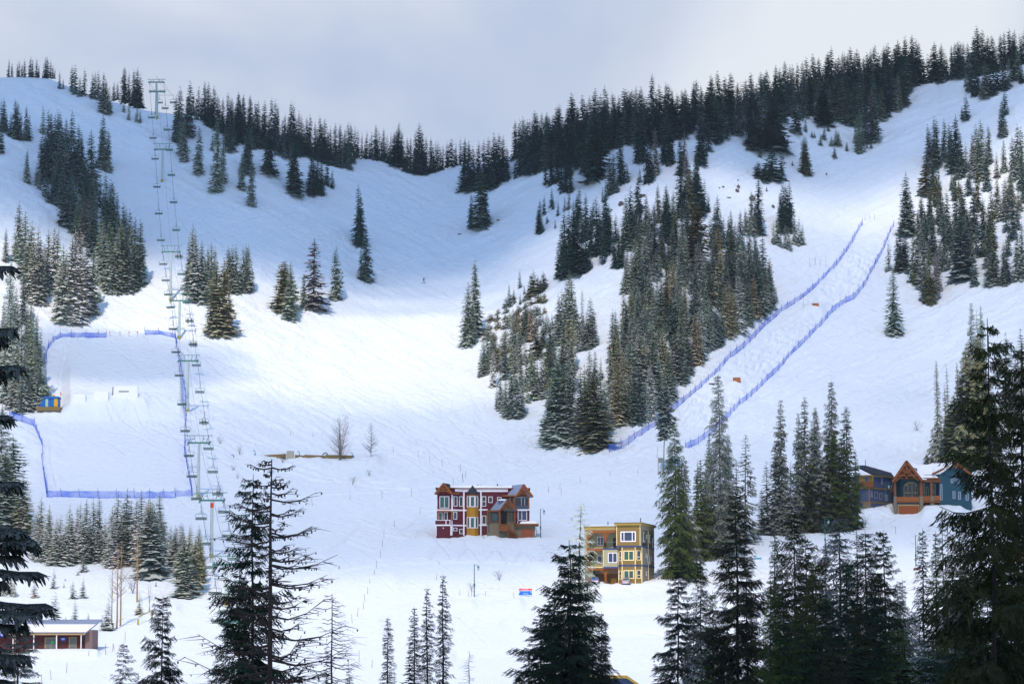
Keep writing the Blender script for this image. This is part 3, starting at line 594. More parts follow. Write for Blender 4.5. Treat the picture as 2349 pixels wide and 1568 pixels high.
# right clump
c = 'at the top of the right clump'
CL(c, 'K', 'db', '610,155,450 625,190,480 655,100,440 670,110,450 722,115,400 757,140,440 770,180,440 805,90,480,w.3,dk 830,200,520 870,280,470 600,420,630,w.5,P,ol 680,430,600')
c = 'in the upper right of the right clump'
CL(c, 'K', 'fr', '940,150,500 980,120,500 1025,160,420 960,200,540 915,210,450 1080,350,520 1130,250,480 1225,150,520 1190,230,540 1250,170,500 1010,340,600,db 890,400,640,db 770,480,600,db 820,500,620,db')
c = 'at the top end of the right blue net'
CL(c, 'K', 'db', '468,485,912,w.33 450,600,905,w.33 490,620,905 420,850,1162 400,900,1165 450,920,1165,w.4,P 340,950,1162,fr')
c = 'in the middle of the right clump'
CL(c, 'K', 'db', '565,620,900 620,620,900 700,600,900 740,600,950 800,590,950 850,600,960 930,560,950 1040,590,1000,ol 1140,520,800,ff,w.4 1180,500,800,ff,w.4 1230,600,740,ff,w.5 640,760,1100 720,800,1130 990,650,1050 1100,600,820,ff')
c = 'at the lower tip of the right clump'
CL(c, 'K', 'fr', '540,920,1250,ol 580,900,1280 620,1000,1380,ol 660,1030,1350,pu 590,1050,1360,db 630,1140,1387,ol 510,900,1240 690,930,1160 675,1000,1300,pu')
c = 'along the bottom of the right clump'
CL(c, 'K', 'db', '740,960,1150,fr 845,780,1212,w.38,P 800,850,1200 880,880,1200 915,1080,1268 935,1050,1270 910,880,1100,ol 1040,700,1120,ol 1060,1010,1252,fr,w.42,P 1020,1050,1252,fr 1150,930,1255 1130,960,1250,ol 1160,840,1050 1220,900,1225,fr 1250,820,1220,fr')
FILL('inside the right clump', [(2125,440),(2230,420),(2349,430),(2349,600),(2280,640),(2200,600),(2120,620),(2090,560)], 34, (60, 95), ['db','fr','ol','db'], 0.3, seed=8)
CL('alone below the right clump', 'O', 'fr', '2050,612,766,w.30')
# wooded rib, lower
c = 'in the small group on top of the rib end'
CL(c, 'H', 'ol', '465,205,340,db 500,240,338 542,110,245,db 575,210,300 545,280,375 640,115,300,w.45,P 620,150,292,w.4 675,150,250,w.4 715,125,242,w.5,P 690,170,252')
c = 'in the left part of the lower rib'
CL(c, 'H', 'fr', '590,300,500 620,350,620,gd 600,380,600 650,340,560 690,360,500 735,400,560 775,420,540 750,430,560 310,500,860 350,540,860,gd 335,560,870 370,550,850,gd 275,600,890 430,560,830 470,660,850,S 260,700,890 285,640,880,gd')
c = 'in the middle of the lower rib'
CL(c, 'H', 'fr', '540,520,800 520,600,850 580,580,800 660,530,760,w.48,P,ol 760,540,930,w.34 740,600,960,ol 790,680,940 620,640,900,gd 550,700,950 590,700,1000 650,700,1050 700,700,1045 500,700,1000')
c = 'at the left foot of the lower rib'
CL(c, 'H', 'fr', '400,830,1120 440,870,1170 480,830,1182,w.34 520,850,1192,w.34 560,860,1162 600,900,1080,gd 375,960,1120 420,960,1150,db 640,950,1040,gd')
c = 'in the tall clump behind the lower rib'
CL(c, 'H', 'fr', '905,115,600 870,210,640,w.3 925,150,640 825,280,640 850,250,620 945,280,650 995,240,600,S 1055,310,672,w.34 1030,400,680 1005,420,690 1080,400,672 890,440,900,gd 860,500,950 920,480,850,gd 960,500,700')
c = 'in the front group of the lower rib'
CL(c, 'H', 'fr', '850,640,1000,w.36,P 900,600,1000 820,760,1388,w.32,P 780,940,1380,w.34,P 860,800,1382 900,760,1380 760,1080,1372,w.4,P 920,850,1382 745,1180,1362,w.5,P 980,820,1382 1010,800,1380 1050,680,1000 1090,690,950 1130,740,900')
c = 'around the leaning trunk at the rib foot'
CL(c, 'H', 'ol', '1090,850,1402,w.40,P,ol 1060,900,1382,w.4,P,ol 1130,900,1300,fr,w.36,P 1160,880,1250,fr 990,900,1382,pu 1110,1080,1402,ng,w.4,P')
J_ = [(1485,900),(1540,860),(1590,800),(1650,740),(1700,660),(1740,650),(1772,680),(1765,712),(1720,740),(1675,775),(1620,812),(1590,850),(1555,900),(1520,945),(1490,965),(1440,985),(1405,990),(1410,930)]
FILL('at the forest edge facing the nets', [(1405,992),(1440,985),(1490,968),(1520,948),(1555,903),(1590,853),(1620,815),(1675,778),(1720,745),(1765,716),(1775,690),(1750,700),(1700,735),(1640,780),(1590,825),(1540,890),(1490,940),(1410,960)], 34, (80, 135), ['fr','fr','db','ff','gd'], 0.29, mind=8, seed=5)
FILL('in the forest above the rib foot', [(1390,960),(1395,900),(1430,800),(1480,800),(1540,850),(1500,930),(1440,960)], 22, (95, 150), ['fr','db','fr','gd'], 0.27, mind=9, seed=6)
FILL('in the forest in the middle of the rib', [(1400,840),(1420,760),(1480,700),(1560,680),(1600,760),(1560,850),(1480,830)], 30, (85, 130), ['fr','gd','fr','db','ol'], 0.27, mind=9, seed=7)
FILL('in the right half of the rib forest', [(1540,760),(1560,640),(1640,600),(1720,600),(1770,670),(1700,730),(1620,790)], 34, (75, 125), ['fr','db','ol','fr','db'], 0.28, mind=9, seed=9)
FILL('in the upper middle of the rib', [(1440,560),(1500,500),(1560,510),(1600,570),(1560,640),(1480,640)], 18, (70, 105), ['db','fr','dk','ol'], 0.27, mind=9, seed=10)
c = 'at the right point of the rib forest'
CL(c, 'J', 'db', '1010,170,560,w.28 1040,210,600 1095,110,560,w.26 1060,110,480 1140,290,560 1120,300,590,fr 1165,400,540,fr 1090,330,620,fr 960,230,540 905,220,500,gd 840,200,560,gd,w.3 1180,430,530,fr')
c = 'in the rib forest by the red skier'
CL(c, 'J', 'fr', '205,630,860,S 245,620,880 185,710,900 265,575,900,S 290,590,930 320,640,1000 230,680,950 345,700,1190,w.30,P 420,760,1180,w.34,P 380,650,1000 460,600,900,ol')
CL('in the pair of slim firs above the red skier', 'J', 'db', '440,450,560,S 462,400,540,S 478,430,545,S')
c = 'young firs scattered over the rib end'
FILL(c, [(1105,760),(1130,725),(1180,690),(1240,665),(1265,700),(1240,740),(1200,790),(1150,830),(1120,810)], 62, (12, 26), ['fr','ff','gd'], 0.5, 'bush', mind=5, seed=12)
# skyline bands
def BAND(clump, pts, dx, h, tint, seed, jit=6, off=0, w=0.31):
    rg = random.Random(seed); x = pts[0][0]; CLUMPS.setdefault(clump, clump)
    while x < pts[-1][0]:
        b = float(np.interp(x, [p[0] for p in pts], [p[1] for p in pts]))+rg.uniform(0, jit)+off; hh = rg.uniform(*h)*float(np.interp(x, [p[0] for p in pts], [p[2] for p in pts]))
        if rg.random() < .18: hh *= 1.22
        if rg.random() < .2: hh *= .75
        TREES.append(dict(u=x, top=b-hh, base=b, w=w*rg.uniform(.8, 1.25), kind='fir', tint=rg.choice(tint), clump=clump, y=None)); x += rg.uniform(.55, 1.45)*dx
BAND('in the left of the skyline forest', [(1182,362,.95),(1240,348,1.0),(1350,317,1.05),(1430,300,1.1),(1517,284,1.0),(1580,276,.95)], 8, (75, 100), ['dk','dk','db'], 21)
BAND('in the skyline forest second row', [(1240,378,1),(1310,375,1.1),(1400,330,1.1),(1470,330,1.1),(1550,310,1.1),(1600,290,1)], 11, (80, 105), ['dk','dk','db'], 22, 14)
BAND('in the middle of the skyline forest', [(1580,276,.95),(1640,268,1.0),(1721,254,.95),(1818,236,1.0),(1900,212,1.05)], 8, (68, 92), ['dk','dk','db'], 23)
BAND('in the front of the ridge forest', [(1610,305,1.1),(1680,300,1.1),(1760,285,1.1),(1800,265,1.0),(1850,258,.9),(1900,240,1.0)], 10, (70, 100), ['dk','db','db'], 24, 16)
BAND('on the right ridge above the open slope', [(1900,212,1.05),(1960,203,1.05),(2075,192,1.0),(2160,182,1.0),(2240,168,1.0),(2300,156,1.0),(2349,145,1.0)], 8, (66, 92), ['dk','dk','db'], 25)
BAND('in the clump under the right ridge', [(1905,262,1.0),(1960,275,1.0),(2010,270,1.05),(2080,232,1.0)], 9, (70, 105), ['db','fr','dk'], 26, 14)
BAND('behind the clump under the right ridge', [(1900,240,1.0),(1990,235,1.1),(2075,205,1.0)], 10, (75, 105), ['dk','db'], 27, 14)
BAND('in the little wood at the top right corner', [(2215,195,.9),(2250,215,1.0),(2300,195,1.0),(2340,170,1.0)], 8, (55, 80), ['db','fr','dk'], 28, 16)
# lower left grove
c = 'in the frosted grove below the park'
CL(c, 'C', 'ff', '320,105,560,w.36 380,170,600 440,260,620 470,240,620 540,160,560 600,160,560 625,145,540 675,120,580 728,120,560 775,105,560,fr 850,170,580 915,70,600 975,45,620,fr 1025,140,620 1065,110,640', 0.33)
c = 'at the right side of the frosted grove'
CL(c, 'C', 'fr', '1100,60,600,fr 1150,130,720,gd 1175,150,735,w.42,P 1210,180,700 1250,200,600 1275,260,560,ff 1225,300,720', 0.36)
c = 'in the front row of the frosted grove'
CL(c, 'C', 'ff', '510,300,640 560,250,600 640,250,620 700,300,620,fr 760,330,620 820,330,600 880,300,640,fr 940,300,645,fr,P 990,330,640,fr,P 430,330,640 360,350,620 300,330,610 800,400,620', 0.42)
c = 'in the golden group beside the lower lift'
CL(c, 'C', 'gd', '1335,320,600,ff 1380,330,620,ff 1412,305,700,fr 1440,400,885,fr,w.4,P 1465,350,860 1505,380,870,w.34 1540,420,830,ol 1555,395,780 1580,470,770,ol 1400,450,700,fr 1370,450,690,fr 1460,650,895,fr,w.5,P 1420,600,860,fr 1595,560,725', 0.33)
c = 'on the snow below the frosted grove'
CL(c, 'C', 'fr', '420,670,820 270,770,890,w.6,gd 570,760,905,w.5 610,680,715,B 510,735,760,B 585,910,1092 690,1010,1085 512,1030,1097 430,850,1095 650,740,900 845,900,1150 800,1020,1150,ff 830,1000,1150 1220,760,803 1090,850,1055,gd 1290,880,1000 110,750,885,ff 85,700,880,ff 60,680,860 20,760,880,ff 655,540,692,w.45 500,770,815,ff', 0.42)
# middle right group by the road
c = 'beside the long bare trunk'
CL(c, 'O', 'gd', '1553,972,1334,w.19,P,ng 1570,1045,1325,w.19,P,nf 1522,880,1085,w.17,I,db')
c = 'right of the tan house'
CL(c, 'O', 'nf', '1622,994,1225,w.16 1655,862,1278,w.20 1608,1055,1282,w.24,ng 1596,1062,1270,w.22,nf 1672,1000,1262,w.2 1709,996,1244,w.26,V 1690,1060,1250,w.2,nb 1640,1080,1276,w.24,ng')
c = 'left of the dark green grove'
CL(c, 'O', 'nf', '1762,1059,1222,w.30,V 1795,918,1220,w.19 1780,1010,1222,w.22 1748,1120,1222,w.3 1812,1060,1222,w.26,V')
c = 'in the grove left of the blue houses'
CL(c, 'O', 'ng', '1832,948,1218,w.17,nf 1846,911,1216,w.17 1864,944,1216,w.2,nf 1883,935,1214,w.2,nf 1911,875,1212,w.19 1942,933,1208,w.24 1964,1028,1170,w.2 1872,1030,1216,w.34,P,ng 1895,1060,1214,w.36,P,ng 1928,1030,1212,w.3,P 1855,1060,1218,w.3,P 1908,980,1213,w.24,P')
c = 'in the mossy group above the blue house'
CL(c, 'T', 'fr', '470,625,1402,w.19,S 572,645,1402,w.15,S 540,795,1400,w.15 635,640,1402,w.12 650,660,1402,w.12 742,180,1000,w.17 808,205,980,w.14 795,240,980,w.14 378,1330,1415,w.5 700,520,1435,w.24,P,ol 600,870,1440,w.34,P,ol 560,950,1430,w.3,P,ng 680,700,1440,w.28,P,nb 760,450,1430,w.20,P,ol 720,900,1440,w.36,P,ng 820,500,1400,w.2,P,nf 640,1000,1440,w.35,P,nf 860,700,1380,w.25,P,ol')
c = 'at the right edge above the blue house'
CL(c, 'T', 'nf', '1005,405,1100,w.25 1130,380,1000,w.25 1100,500,1050,w.3,ff 1060,600,1150,w.3')

FILL('deep inside the rib forest', [(1395,975),(1400,870),(1430,770),(1500,690),(1570,640),(1640,590),(1720,590),(1770,670),(1755,720),(1680,770),(1610,820),(1560,890),(1480,960)], 52, (70, 120), ['fr','fr','db','gd','ol'], 0.28, mind=6, seed=31)
FILL('inside the lower rib', [(1110,840),(1150,780),(1230,760),(1290,800),(1320,900),(1300,1000),(1260,1010),(1230,900),(1180,950),(1140,930)], 26, (60, 100), ['fr','db','gd','ff'], 0.3, mind=6, seed=32)
FILL('inside the upper rib', [(1290,620),(1330,520),(1440,480),(1560,490),(1640,560),(1560,620),(1440,680),(1420,610)], 22, (60, 95), ['db','dk','fr'], 0.28, mind=8, seed=33)
FILL('inside the gully forest top', [(85,300),(170,290),(190,400),(240,470),(200,520),(150,470),(100,400)], 16, (50, 80), ['db','fr'], 0.27, seed=34)
FILL('inside the frosted grove', [(80,1262),(370,1240),(378,1285),(330,1305),(90,1300)], 34, (60, 118), ['ff','fr','ff','gd'], 0.36, mind=6, seed=35)
FILL('inside the golden group', [(385,1240),(465,1230),(465,1330),(420,1370),(395,1320)], 12, (60, 100), ['gd','fr','ol'], 0.34, mind=6, seed=36)
FILL('in the shaded left grove', [(0,720),(60,740),(100,860),(60,930),(0,940)], 18, (80, 140), ['fr','db','pu'], 0.27, mind=6, seed=37)

# the same woods carried on past both sides of the picture
BAND('on the ridge past the right edge', [(2355,140,1.0),(2500,118,1.0),(2760,96,1.0)], 9, (66, 92), ['dk','dk','db'], 41)
BAND('on the crest past the left edge', [(-380,190,1.0),(-200,184,1.0),(-10,179,1.0)], 16, (30, 48), ['dk','db'], 42)
FILL('past the right edge', [(2360,420),(2560,380),(2700,600),(2600,680),(2360,640)], 40, (60, 95), ['db','fr','ol'], 0.3, mind=9, seed=43)
FILL('past the right edge, lower', [(2380,900),(2600,880),(2650,1120),(2380,1150)], 26, (120, 190), ['nf','ng','fr'], 0.24, mind=14, seed=44)
FILL('past the left edge', [(-20,420),(-260,400),(-300,900),(-20,930)], 60, (70, 110), ['db','fr'], 0.28, mind=10, seed=45)
FILL('past the left edge, lower', [(-20,1180),(-260,1150),(-280,1320),(-20,1300)], 24, (90, 150), ['fr','ff'], 0.32, mind=12, seed=46)

# ------------------------------------------------------------------ foreground conifers (feet below the picture)
def NEAR(clump, data, kind='fir', tint='nr', w=0.24):
    CLUMPS.setdefault(clump, clump); rg = random.Random(clump)
    for it in data.split():
        q = it.split(','); u, t, y = (float(s) for s in q[:3]); tn, kd, ww = tint, kind, w*rg.uniform(.9, 1.1)
        for e in q[3:]:
            if e in TINT: tn = e
            elif e[0] == 'w': ww = float(e[1:])
            else: kd = {'F':'fir','S':'spire','P':'spruce','I':'pine','B':'bush','V':'sparse','Y':'layered'}[e]
        TREES.append(dict(u=u, top=t, base=None, w=ww, kind=kd, tint=tn, clump=clump, y=y))
NEAR('at the bottom, left of centre', '889,1418,260,w.25,S 951,1394,250,w.25,S 980,1350,250,w.23,S 1016,1321,245,w.23,S 905,1530,330,w.2,nf 940,1470,270,w.2')
NEAR('at the bottom left', '370,1370,190,w.21,Y,nr 284,1475,200,w.27,Y,nb 44,1430,170,w.34,Y,nf 318,1545,230')
NEAR('around the big larches', '749,1462,280,w.2,S 800,1517,300,w.25,nf 500,1500,200,w.24,Y')
NEAR('in the bottom centre spruce group', '1308,1247,150,w.28,Y,nr 1243,1417,165,w.34,Y,nr 1378,1406,190,w.22,S,nr 1388,1430,200,w.22,S,nr 1345,1390,160,w.28,Y,nr 1275,1360,170,w.34,Y,nr 1302,1300,158,w.26,P,nr')
NEAR('just left of the tan house', '1324,1154,420,w.32,V,ff')
NEAR('at the bottom below the tan house', '1553,1297,260,w.24,Y,nr 1610,1287,240,w.2,nr 1576,1375,270,w.15,S 1636,1358,230,w.2,ng 1503,1500,250,w.18,S,nb 1590,1400,225,w.22,V,nf')
NEAR('in the tall pair at the bottom right', '1693,1136,230,w.235,Y,nb 1715,1290,250,w.26,nr 1660,1390,240,w.26,nf')
NEAR('in the dense row at the bottom right', '1778,1217,240,w.18,S,nf 1800,1270,240,w.2,nb 1825,1176,225,w.22,P,nb 1849,1235,220,w.24,Y,nb 1895,1249,250,w.2,S,nf 1928,1188,235,w.28,P,nf 1992,1222,225,w.26,P,nb 2032,1221,240,w.24,Y,nb 1870,1290,215,w.26,ng 1950,1290,210,w.28,nr 1765,1330,200,w.2,ng 1900,1380,190,w.3,nr 2010,1370,200,w.3,P,nr 1970,1400,185,w.3,nb 1835,1380,190,w.26,ng 1800,1420,185,w.24,nr')
NEAR('low in the bottom right wood', '1790,1470,165,w.3,Y,ng 1850,1440,170,w.32,P,nr 1905,1460,160,w.3,Y,nb 1960,1450,165,w.3,P,nr 2020,1455,160,w.32,Y,nr 2075,1490,150,w.32,P,nb 2130,1500,150,w.32,Y,nr 2195,1470,145,w.34,P,nr 2250,1440,140,w.32,Y,nr')
NEAR('left of the big right tree', '2121,1217,210,w.2,S,nr 2148,1223,250,w.2,S,ng 2163,1165,280,w.16,V,nf 2189,1228,260,w.2,ng 2205,1225,270,w.2,nf 2217,1205,300,w.18,nf 2060,1334,260,w.2,nf 2072,1331,265,w.2,nf 2090,1400,200,w.26,nf,P 2180,1370,190,w.3,nf,P 2145,1440,180,w.3,P,nr 2230,1390,170,w.3,P,nr 2060,1440,190,w.3,P,ng 2215,1300,230,w.24,nb 2110,1460,170,w.3,nf')
NEAR('at the right edge of the picture', '2347,800,125,w.20,Y,nb 2335,1180,170,w.3,Y,nr 2310,1350,150,w.36,Y,nr 2265,1330,180,w.22,Y,nf')
NEAR('the biggest on the right, before the teal house', '2287,745,115,w.165,Y,nb')
NEAR('in the bottom left larch group', '585,1098,135,w.19,Y,nr 548,1310,150,w.24,Y,nr')

# ------------------------------------------------------------------ build them
ORD = ['leftmost', 'second from left', 'third from left', 'fourth from left', 'fifth from left', 'sixth from left', 'seventh from left', 'eighth from left', 'ninth from left', 'tenth from left']+[w_+' from left' for w_ in
      ['eleventh','twelfth','thirteenth','fourteenth','fifteenth','sixteenth','seventeenth','eighteenth','nineteenth','twentieth','twenty-first','twenty-second','twenty-third','twenty-fourth','twenty-fifth','twenty-sixth','twenty-seventh','twenty-eighth','twenty-ninth','thirtieth','thirty-first','thirty-second','thirty-third','thirty-fourth','thirty-fifth','thirty-sixth','thirty-seventh','thirty-eighth','thirty-ninth','fortieth']]
def resolve(t):
    if t['base'] is None or t['y'] is not None:
        y = t['y']
        if y < 400: x, _, _ = (float(q) for q in P(t['u'], 1500, y)); z = near_ground(x, y)
        else:
            vv = np.linspace(1345, 1600, 200); yy = Yb(np.full(200, t['u']), vv); v = float(np.interp(-y, -yy, vv)); g = ground(t['u'], v); x, z = g.x, g.z
        t['pos'] = (x, y, z-0.2)
    else:
        g = ground(t['u'], t['base']); t['pos'] = (g.x, g.y, g.z-0.25)
    x, y, z = t['pos']; ztop = zat(t['top'], y); t['h'] = max(ztop-z, 0.8); t['x'] = x
    t['px'] = t['h']*FPX/y*0.436; vis = (min(1568, t['base'] or 1568)-t['top'])*0.436; t['vis'] = vis
for t in TREES: resolve(t)
MAXI = 290
order = sorted(range(len(TREES)), key=lambda i: -(TREES[i]['vis'] if -10 < TREES[i]['u'] < 2356 else 1)*(1+0.3*TREES[i]['w']/0.25))
single = set(order[:MAXI])
rgt = np.random.RandomState(99)
byc = {}
for i in single: byc.setdefault(TREES[i]['clump'], []).append(i)
def jitter(c, k=0.15): return tuple(float(np.clip(x*(1+k*(rgt.rand()*2-1)), 0, 1)) for x in c)
FARV, FARF, FART, nvf = [], [], [], 0
for i, t in enumerate(TREES):
    col, fr = TINT[t['tint']]; col = jitter(col, .22); fr = float(np.clip(fr*(0.8+0.4*rgt.rand()), 0, 1)); t['col'] = col; t['fr'] = fr; t['rot'] = rgt.rand()*6.28; t['var'] = int(rgt.rand()*6)
    lod = 1 if not -60 < t['u'] < 2400 else 3 if t['px'] > 140 else 2 if t['px'] > 100 else (1 if t['px'] > 26 else 0); t['lod'] = lod
    if i in single: continue
    V, F, _ = crown_mesh(t['kind'], min(lod, 1) if t['px'] > 34 else 0, t['var'])
    ww = t['w']/0.27
    c_, s_ = math.cos(t['rot']), math.sin(t['rot']); X = V[:, 0]*c_-V[:, 1]*s_; Y = V[:, 0]*s_+V[:, 1]*c_
    x, y, z = t['pos']; h = t['h']
    FARV.append(np.stack([X*h*ww+x, Y*h*ww+y, V[:, 2]*h+z], 1)); FARF.append(F+nvf); nvf += len(V)
    a = np.empty((len(V), 4), np.float32); a[:, :3] = col; a[:, 3] = fr; FART.append(a)
me = npmesh('ridge_forest', np.concatenate(FARV), None, np.concatenate(FARF), [M_CROWNS])
at = me.attributes.new('tint', 'FLOAT_COLOR', 'POINT'); at.data.foreach_set('color', np.concatenate(FART).ravel())
tag(link('distant_conifer_forest', me), 'many small far firs filling the ridge and slope woods', None, None, 'stuff')
KW = {'fir':'fir', 'spire':'slim fir', 'spruce':'spruce', 'layered':'spruce', 'pine':'long-trunked pine', 'bush':'bushy fir', 'sparse':'thin-branched fir'}
for cl, ids in byc.items():
    ids.sort(key=lambda i: TREES[i]['u'])
    for n, i in enumerate(ids):
        t = TREES[i]; x, y, z = t['pos']; h = t['h']; ww = t['w']/0.27
        root = empty('conifer_tree', (x, y, z), t['rot']); root.scale = (h*ww, h*ww, h); lk = .004 if y < 400 else .018; root.rotation_euler = (rgt.normal()*lk, rgt.normal()*lk, t['rot'])
        w1 = '%s %s' % (WORD[t['tint']], KW[t['kind']])
        place = cl
        if len(ids) == 1: lab = '%s %s' % (w1, place)
        else: lab = '%s, %s %s' % (w1, ORD[n], place)
        assert len(lab.split()) <= 16, lab
        tag(root, lab, 'conifer', 'conifers standing on the snowy slopes')
        cr = link('crown', crown_mesh(t['kind'], t['lod'], t['var'])[2], root); cr.color = t['col']+(t['fr'],)
        link('trunk', trunk_for(t['kind'], t['var'], t['tint'] in ('nr', 'nb', 'ng', 'dk')), root)
print('trees', len(TREES), 'single', len(single), 'cut', TREES[order[MAXI]]['vis'], 'longest', max(len(t) for t in byc.values()))

# ------------------------------------------------------------------ the near boughs reaching in from the left
def near_bough_tree():
    y0 = 62.0; x0, _, _ = (float(q) for q in P(-150, 1500, y0)); z0 = near_ground(x0, y0)-0.2; top = zat(420, y0)
    root = empty('near_spruce', (x0, y0, z0))
    tag(root, 'near dark spruce whose drooping boughs reach in from the left edge', 'conifer')
    H = top-z0; rg = np.random.RandomState(5)
    link('trunk', trunk_mesh('trunk', 1.0, 0.011, M_BARK_DARK, 3), root).scale = (H, H, H)
    # boughs: (picture height, reach in picture px from the trunk, thickness)
    BO = [(600,180,3),(745,190,5),(765,150,4),(835,205,8),(850,160,7),(945,165,5),(1092,212,4),(1195,215,12),(1215,250,14),(1240,235,12),(1262,200,10),(1290,265,14),(1335,160,8),(1368,275,16),(1388,255,14),(1412,215,12),(1470,150,8),(1482,225,12),(1505,190,12),(1545,170,10)]
    O, D, Ls, dr = [], [], [], []; p0, p1 = [], []
    s = y0/FPX
    def bough(zv, L, az, thick, dz):
        dirv = np.array([math.cos(az), math.sin(az), 0]); sd_ = np.array([-dirv[1], dirv[0], 0]); o = np.array([0, 0, zv])
        f = lambda q: o+dirv*L*q+np.array([0, 0, -dz*L*q**1.3+0.10*L*q**4])
        pts = [f(q) for q in np.linspace(0, 1, 7)]
        for a, b in zip(pts[:-1], pts[1:]): p0.append(a); p1.append(b)
        m = int(16+L*26)
        for k in range(m):
            q = 0.1+0.9*(k+rg.rand())/m; sg = 1 if k % 2 else -1; dd = dirv*(0.9+0.3*rg.rand())+sd_*sg*(0.25+0.6*rg.rand()); dd /= np.linalg.norm(dd)
            l2 = (0.10+0.34*(1-q*0.6))*(0.7+0.5*rg.rand())*(0.26+thick/23.0)
            c0 = f(q); e = c0+dd*l2+np.array([0, 0, -l2*0.35]); p0.append(c0); p1.append(e)
            for j in range(8):
                r_ = (j+rg.rand())/8; c1 = c0+(e-c0)*r_; sg2 = 1 if j % 2 else -1; s3 = np.array([-dd[1], dd[0], 0])
                d3 = dd*(0.9)+s3*sg2*(0.1+1.0*rg.rand())+np.array([0,0,(rg.rand()-.6)*.7]); d3 /= np.linalg.norm(d3); O.append(c1); D.append(d3); Ls.append(0.07+0.14*rg.rand()**2); dr.append(0.1+1.3*rg.rand())
    for v, reach, th in BO: bough(zat(v-12, y0)-z0, (reach+18)*s*0.86, (rg.rand()-.5)*0.35-0.1, th, 0.16+0.12*rg.rand())
    for k in range(95):
        t = k/95; zz = H*(0.97-0.75*t); bough(zz, (0.25+2.4*t)*(0.7+0.4*rg.rand()), 2.0+rg.rand()*2.4, 8, 0.25)
    O, D, Ls, dr = map(np.array, (O, D, Ls, dr))
    V, F = fronds(O, D, Ls, [0, .4, .8, 1.05], [.14, .22, .17, .03], dr, 0.0, 0.7, rg, .3)
    v2, f2 = sticks(p0, p1, 0.022, 0.014)
    V, F = cat_parts([(V, F), (v2, f2)])
    o = link('bough', npmesh('boughs', V, None, F, [M_CROWN]), root); o.color = (0.006, 0.015, 0.010, 0.10)
near_bough_tree()

# ------------------------------------------------------------------ larches, bare trees, shrubs
def bare(name, label, cat_, u, top, y=None, base=None, m=None, group=None, wx=1.0, rot=0.0, **kw):
    if base is not None: g = ground(u, base); x, y, z = g.x, g.y, g.z-0.15
    else: x, _, _ = (float(q) for q in P(u, 1500, y)); z = near_ground(x, y)-0.2
    h = zat(top, y)-z
    V, F = bare_tree(**kw)
    root = empty(name, (x, y, z), rot); root.scale = (h*wx, h*wx, h); tag(root, label, cat_, group)
    n = 8*3*kw.get('stems', 1)
    Fm = F
    # stems are the first sticks of each stem; split trunk from branches
    ns = 6*8; nst = kw.get('stems', 1); per = (8+(kw.get('nb', 60)//nst)*(3+kw.get('twigs', 3)))*6; fv = F[:, 0]
    def sub(mask):
        f = F[mask]; ids = np.unique(f); mp_ = np.full(len(V), -1); mp_[ids] = np.arange(len(ids)); return V[ids], mp_[f]
    if nst == 1:
        v1, f1 = sub(fv < ns); v2, f2 = sub(fv >= ns)
        link('trunk', npmesh('trunk', v1, None, f1, [m]), root); link('branches', npmesh('branches', v2, None, f2, [m]), root)
    else:
        for k in range(nst): v1, f1 = sub((fv >= k*per) & (fv < (k+1)*per)); link('stem', npmesh('stem', v1, None, f1, [m]), root)
    return root
bare('larch_tree', 'tall bare dark larch with small cones, at the bottom left of centre', 'larch', 618, 1052, y=122, m=M_TWIG, seed=3, nb=150, spread=0.23, up=0.30, cb=0.12, r=0.010, twigs=14, twl=0.26, droop=0.30, cones=1)
bare('larch_tree', 'thin bare larch just left of the tall dark larch', 'larch', 560, 1330, y=140, m=M_TWIG, seed=4, nb=70, spread=0.26, up=0.25, cb=0.1, r=0.007, twigs=8, twl=0.3, droop=0.3, cones=1)
bare('larch_tree', 'smaller bare larch with curved limbs at the bottom', 'larch', 760, 1360, y=185, m=M_TWIG, seed=6, nb=130, spread=0.20, up=0.2, cb=0.05, r=0.008, twigs=8, twl=0.4, droop=0.4, cones=0)
bare('larch_tree', 'small bare larch with frosty twigs at the bottom centre', 'larch', 1076, 1492, y=290, m=M_GREYTWIG, seed=8, nb=120, spread=0.16, up=0.1, cb=0.2, r=0.009, twigs=6, twl=0.4, droop=0.3)
bare('larch_tree', 'slender bare larch among the dense dark row at right', 'larch', 1968, 1208, y=255, m=M_TWIG, seed=9, nb=110, spread=0.14, up=0.2, cb=0.1, r=0.007, twigs=5, twl=0.4, droop=0.2)
bare('aspen_tree', 'cluster of bare aspen stems by the timber retaining wall', 'bare tree', 780, 940, base=1062, m=M_ASPEN, seed=11, stems=8, nb=230, spread=0.21, up=0.9, cb=0.06, r=0.0055, twigs=6, twl=0.40, wx=1.15)
bare('bare_tree', 'single small bare conical tree right of the aspen cluster', 'bare tree', 851, 970, base=1053, m=M_TWIG, seed=12, nb=120, spread=0.26, up=0.55, cb=0.12, r=0.010, twigs=6, twl=0.4)
for k, (u, t, b, st, sd_) in enumerate([(268,1245,1442,1,21),(276,1240,1438,1,22),(314,1195,1380,1,23),(256,1290,1435,1,24),(342,1330,1412,2,25)]):
    bare('aspen_tree', ['thin tan aspen stem below the frosted grove, second from left', 'thin tan aspen stem below the frosted grove, third from left', 'tall tan aspen stem rising through the frosted grove edge', 'leaning thin aspen stem below the frosted grove, leftmost', 'low forked aspen by the yellow gate'][k], 'bare tree', u, t, base=b, m=M_TANBARK, group='aspen stems below the grove', seed=sd_, stems=st, nb=44, spread=0.13, up=0.9, cb=0.35, r=0.011, twigs=4, twl=0.4)
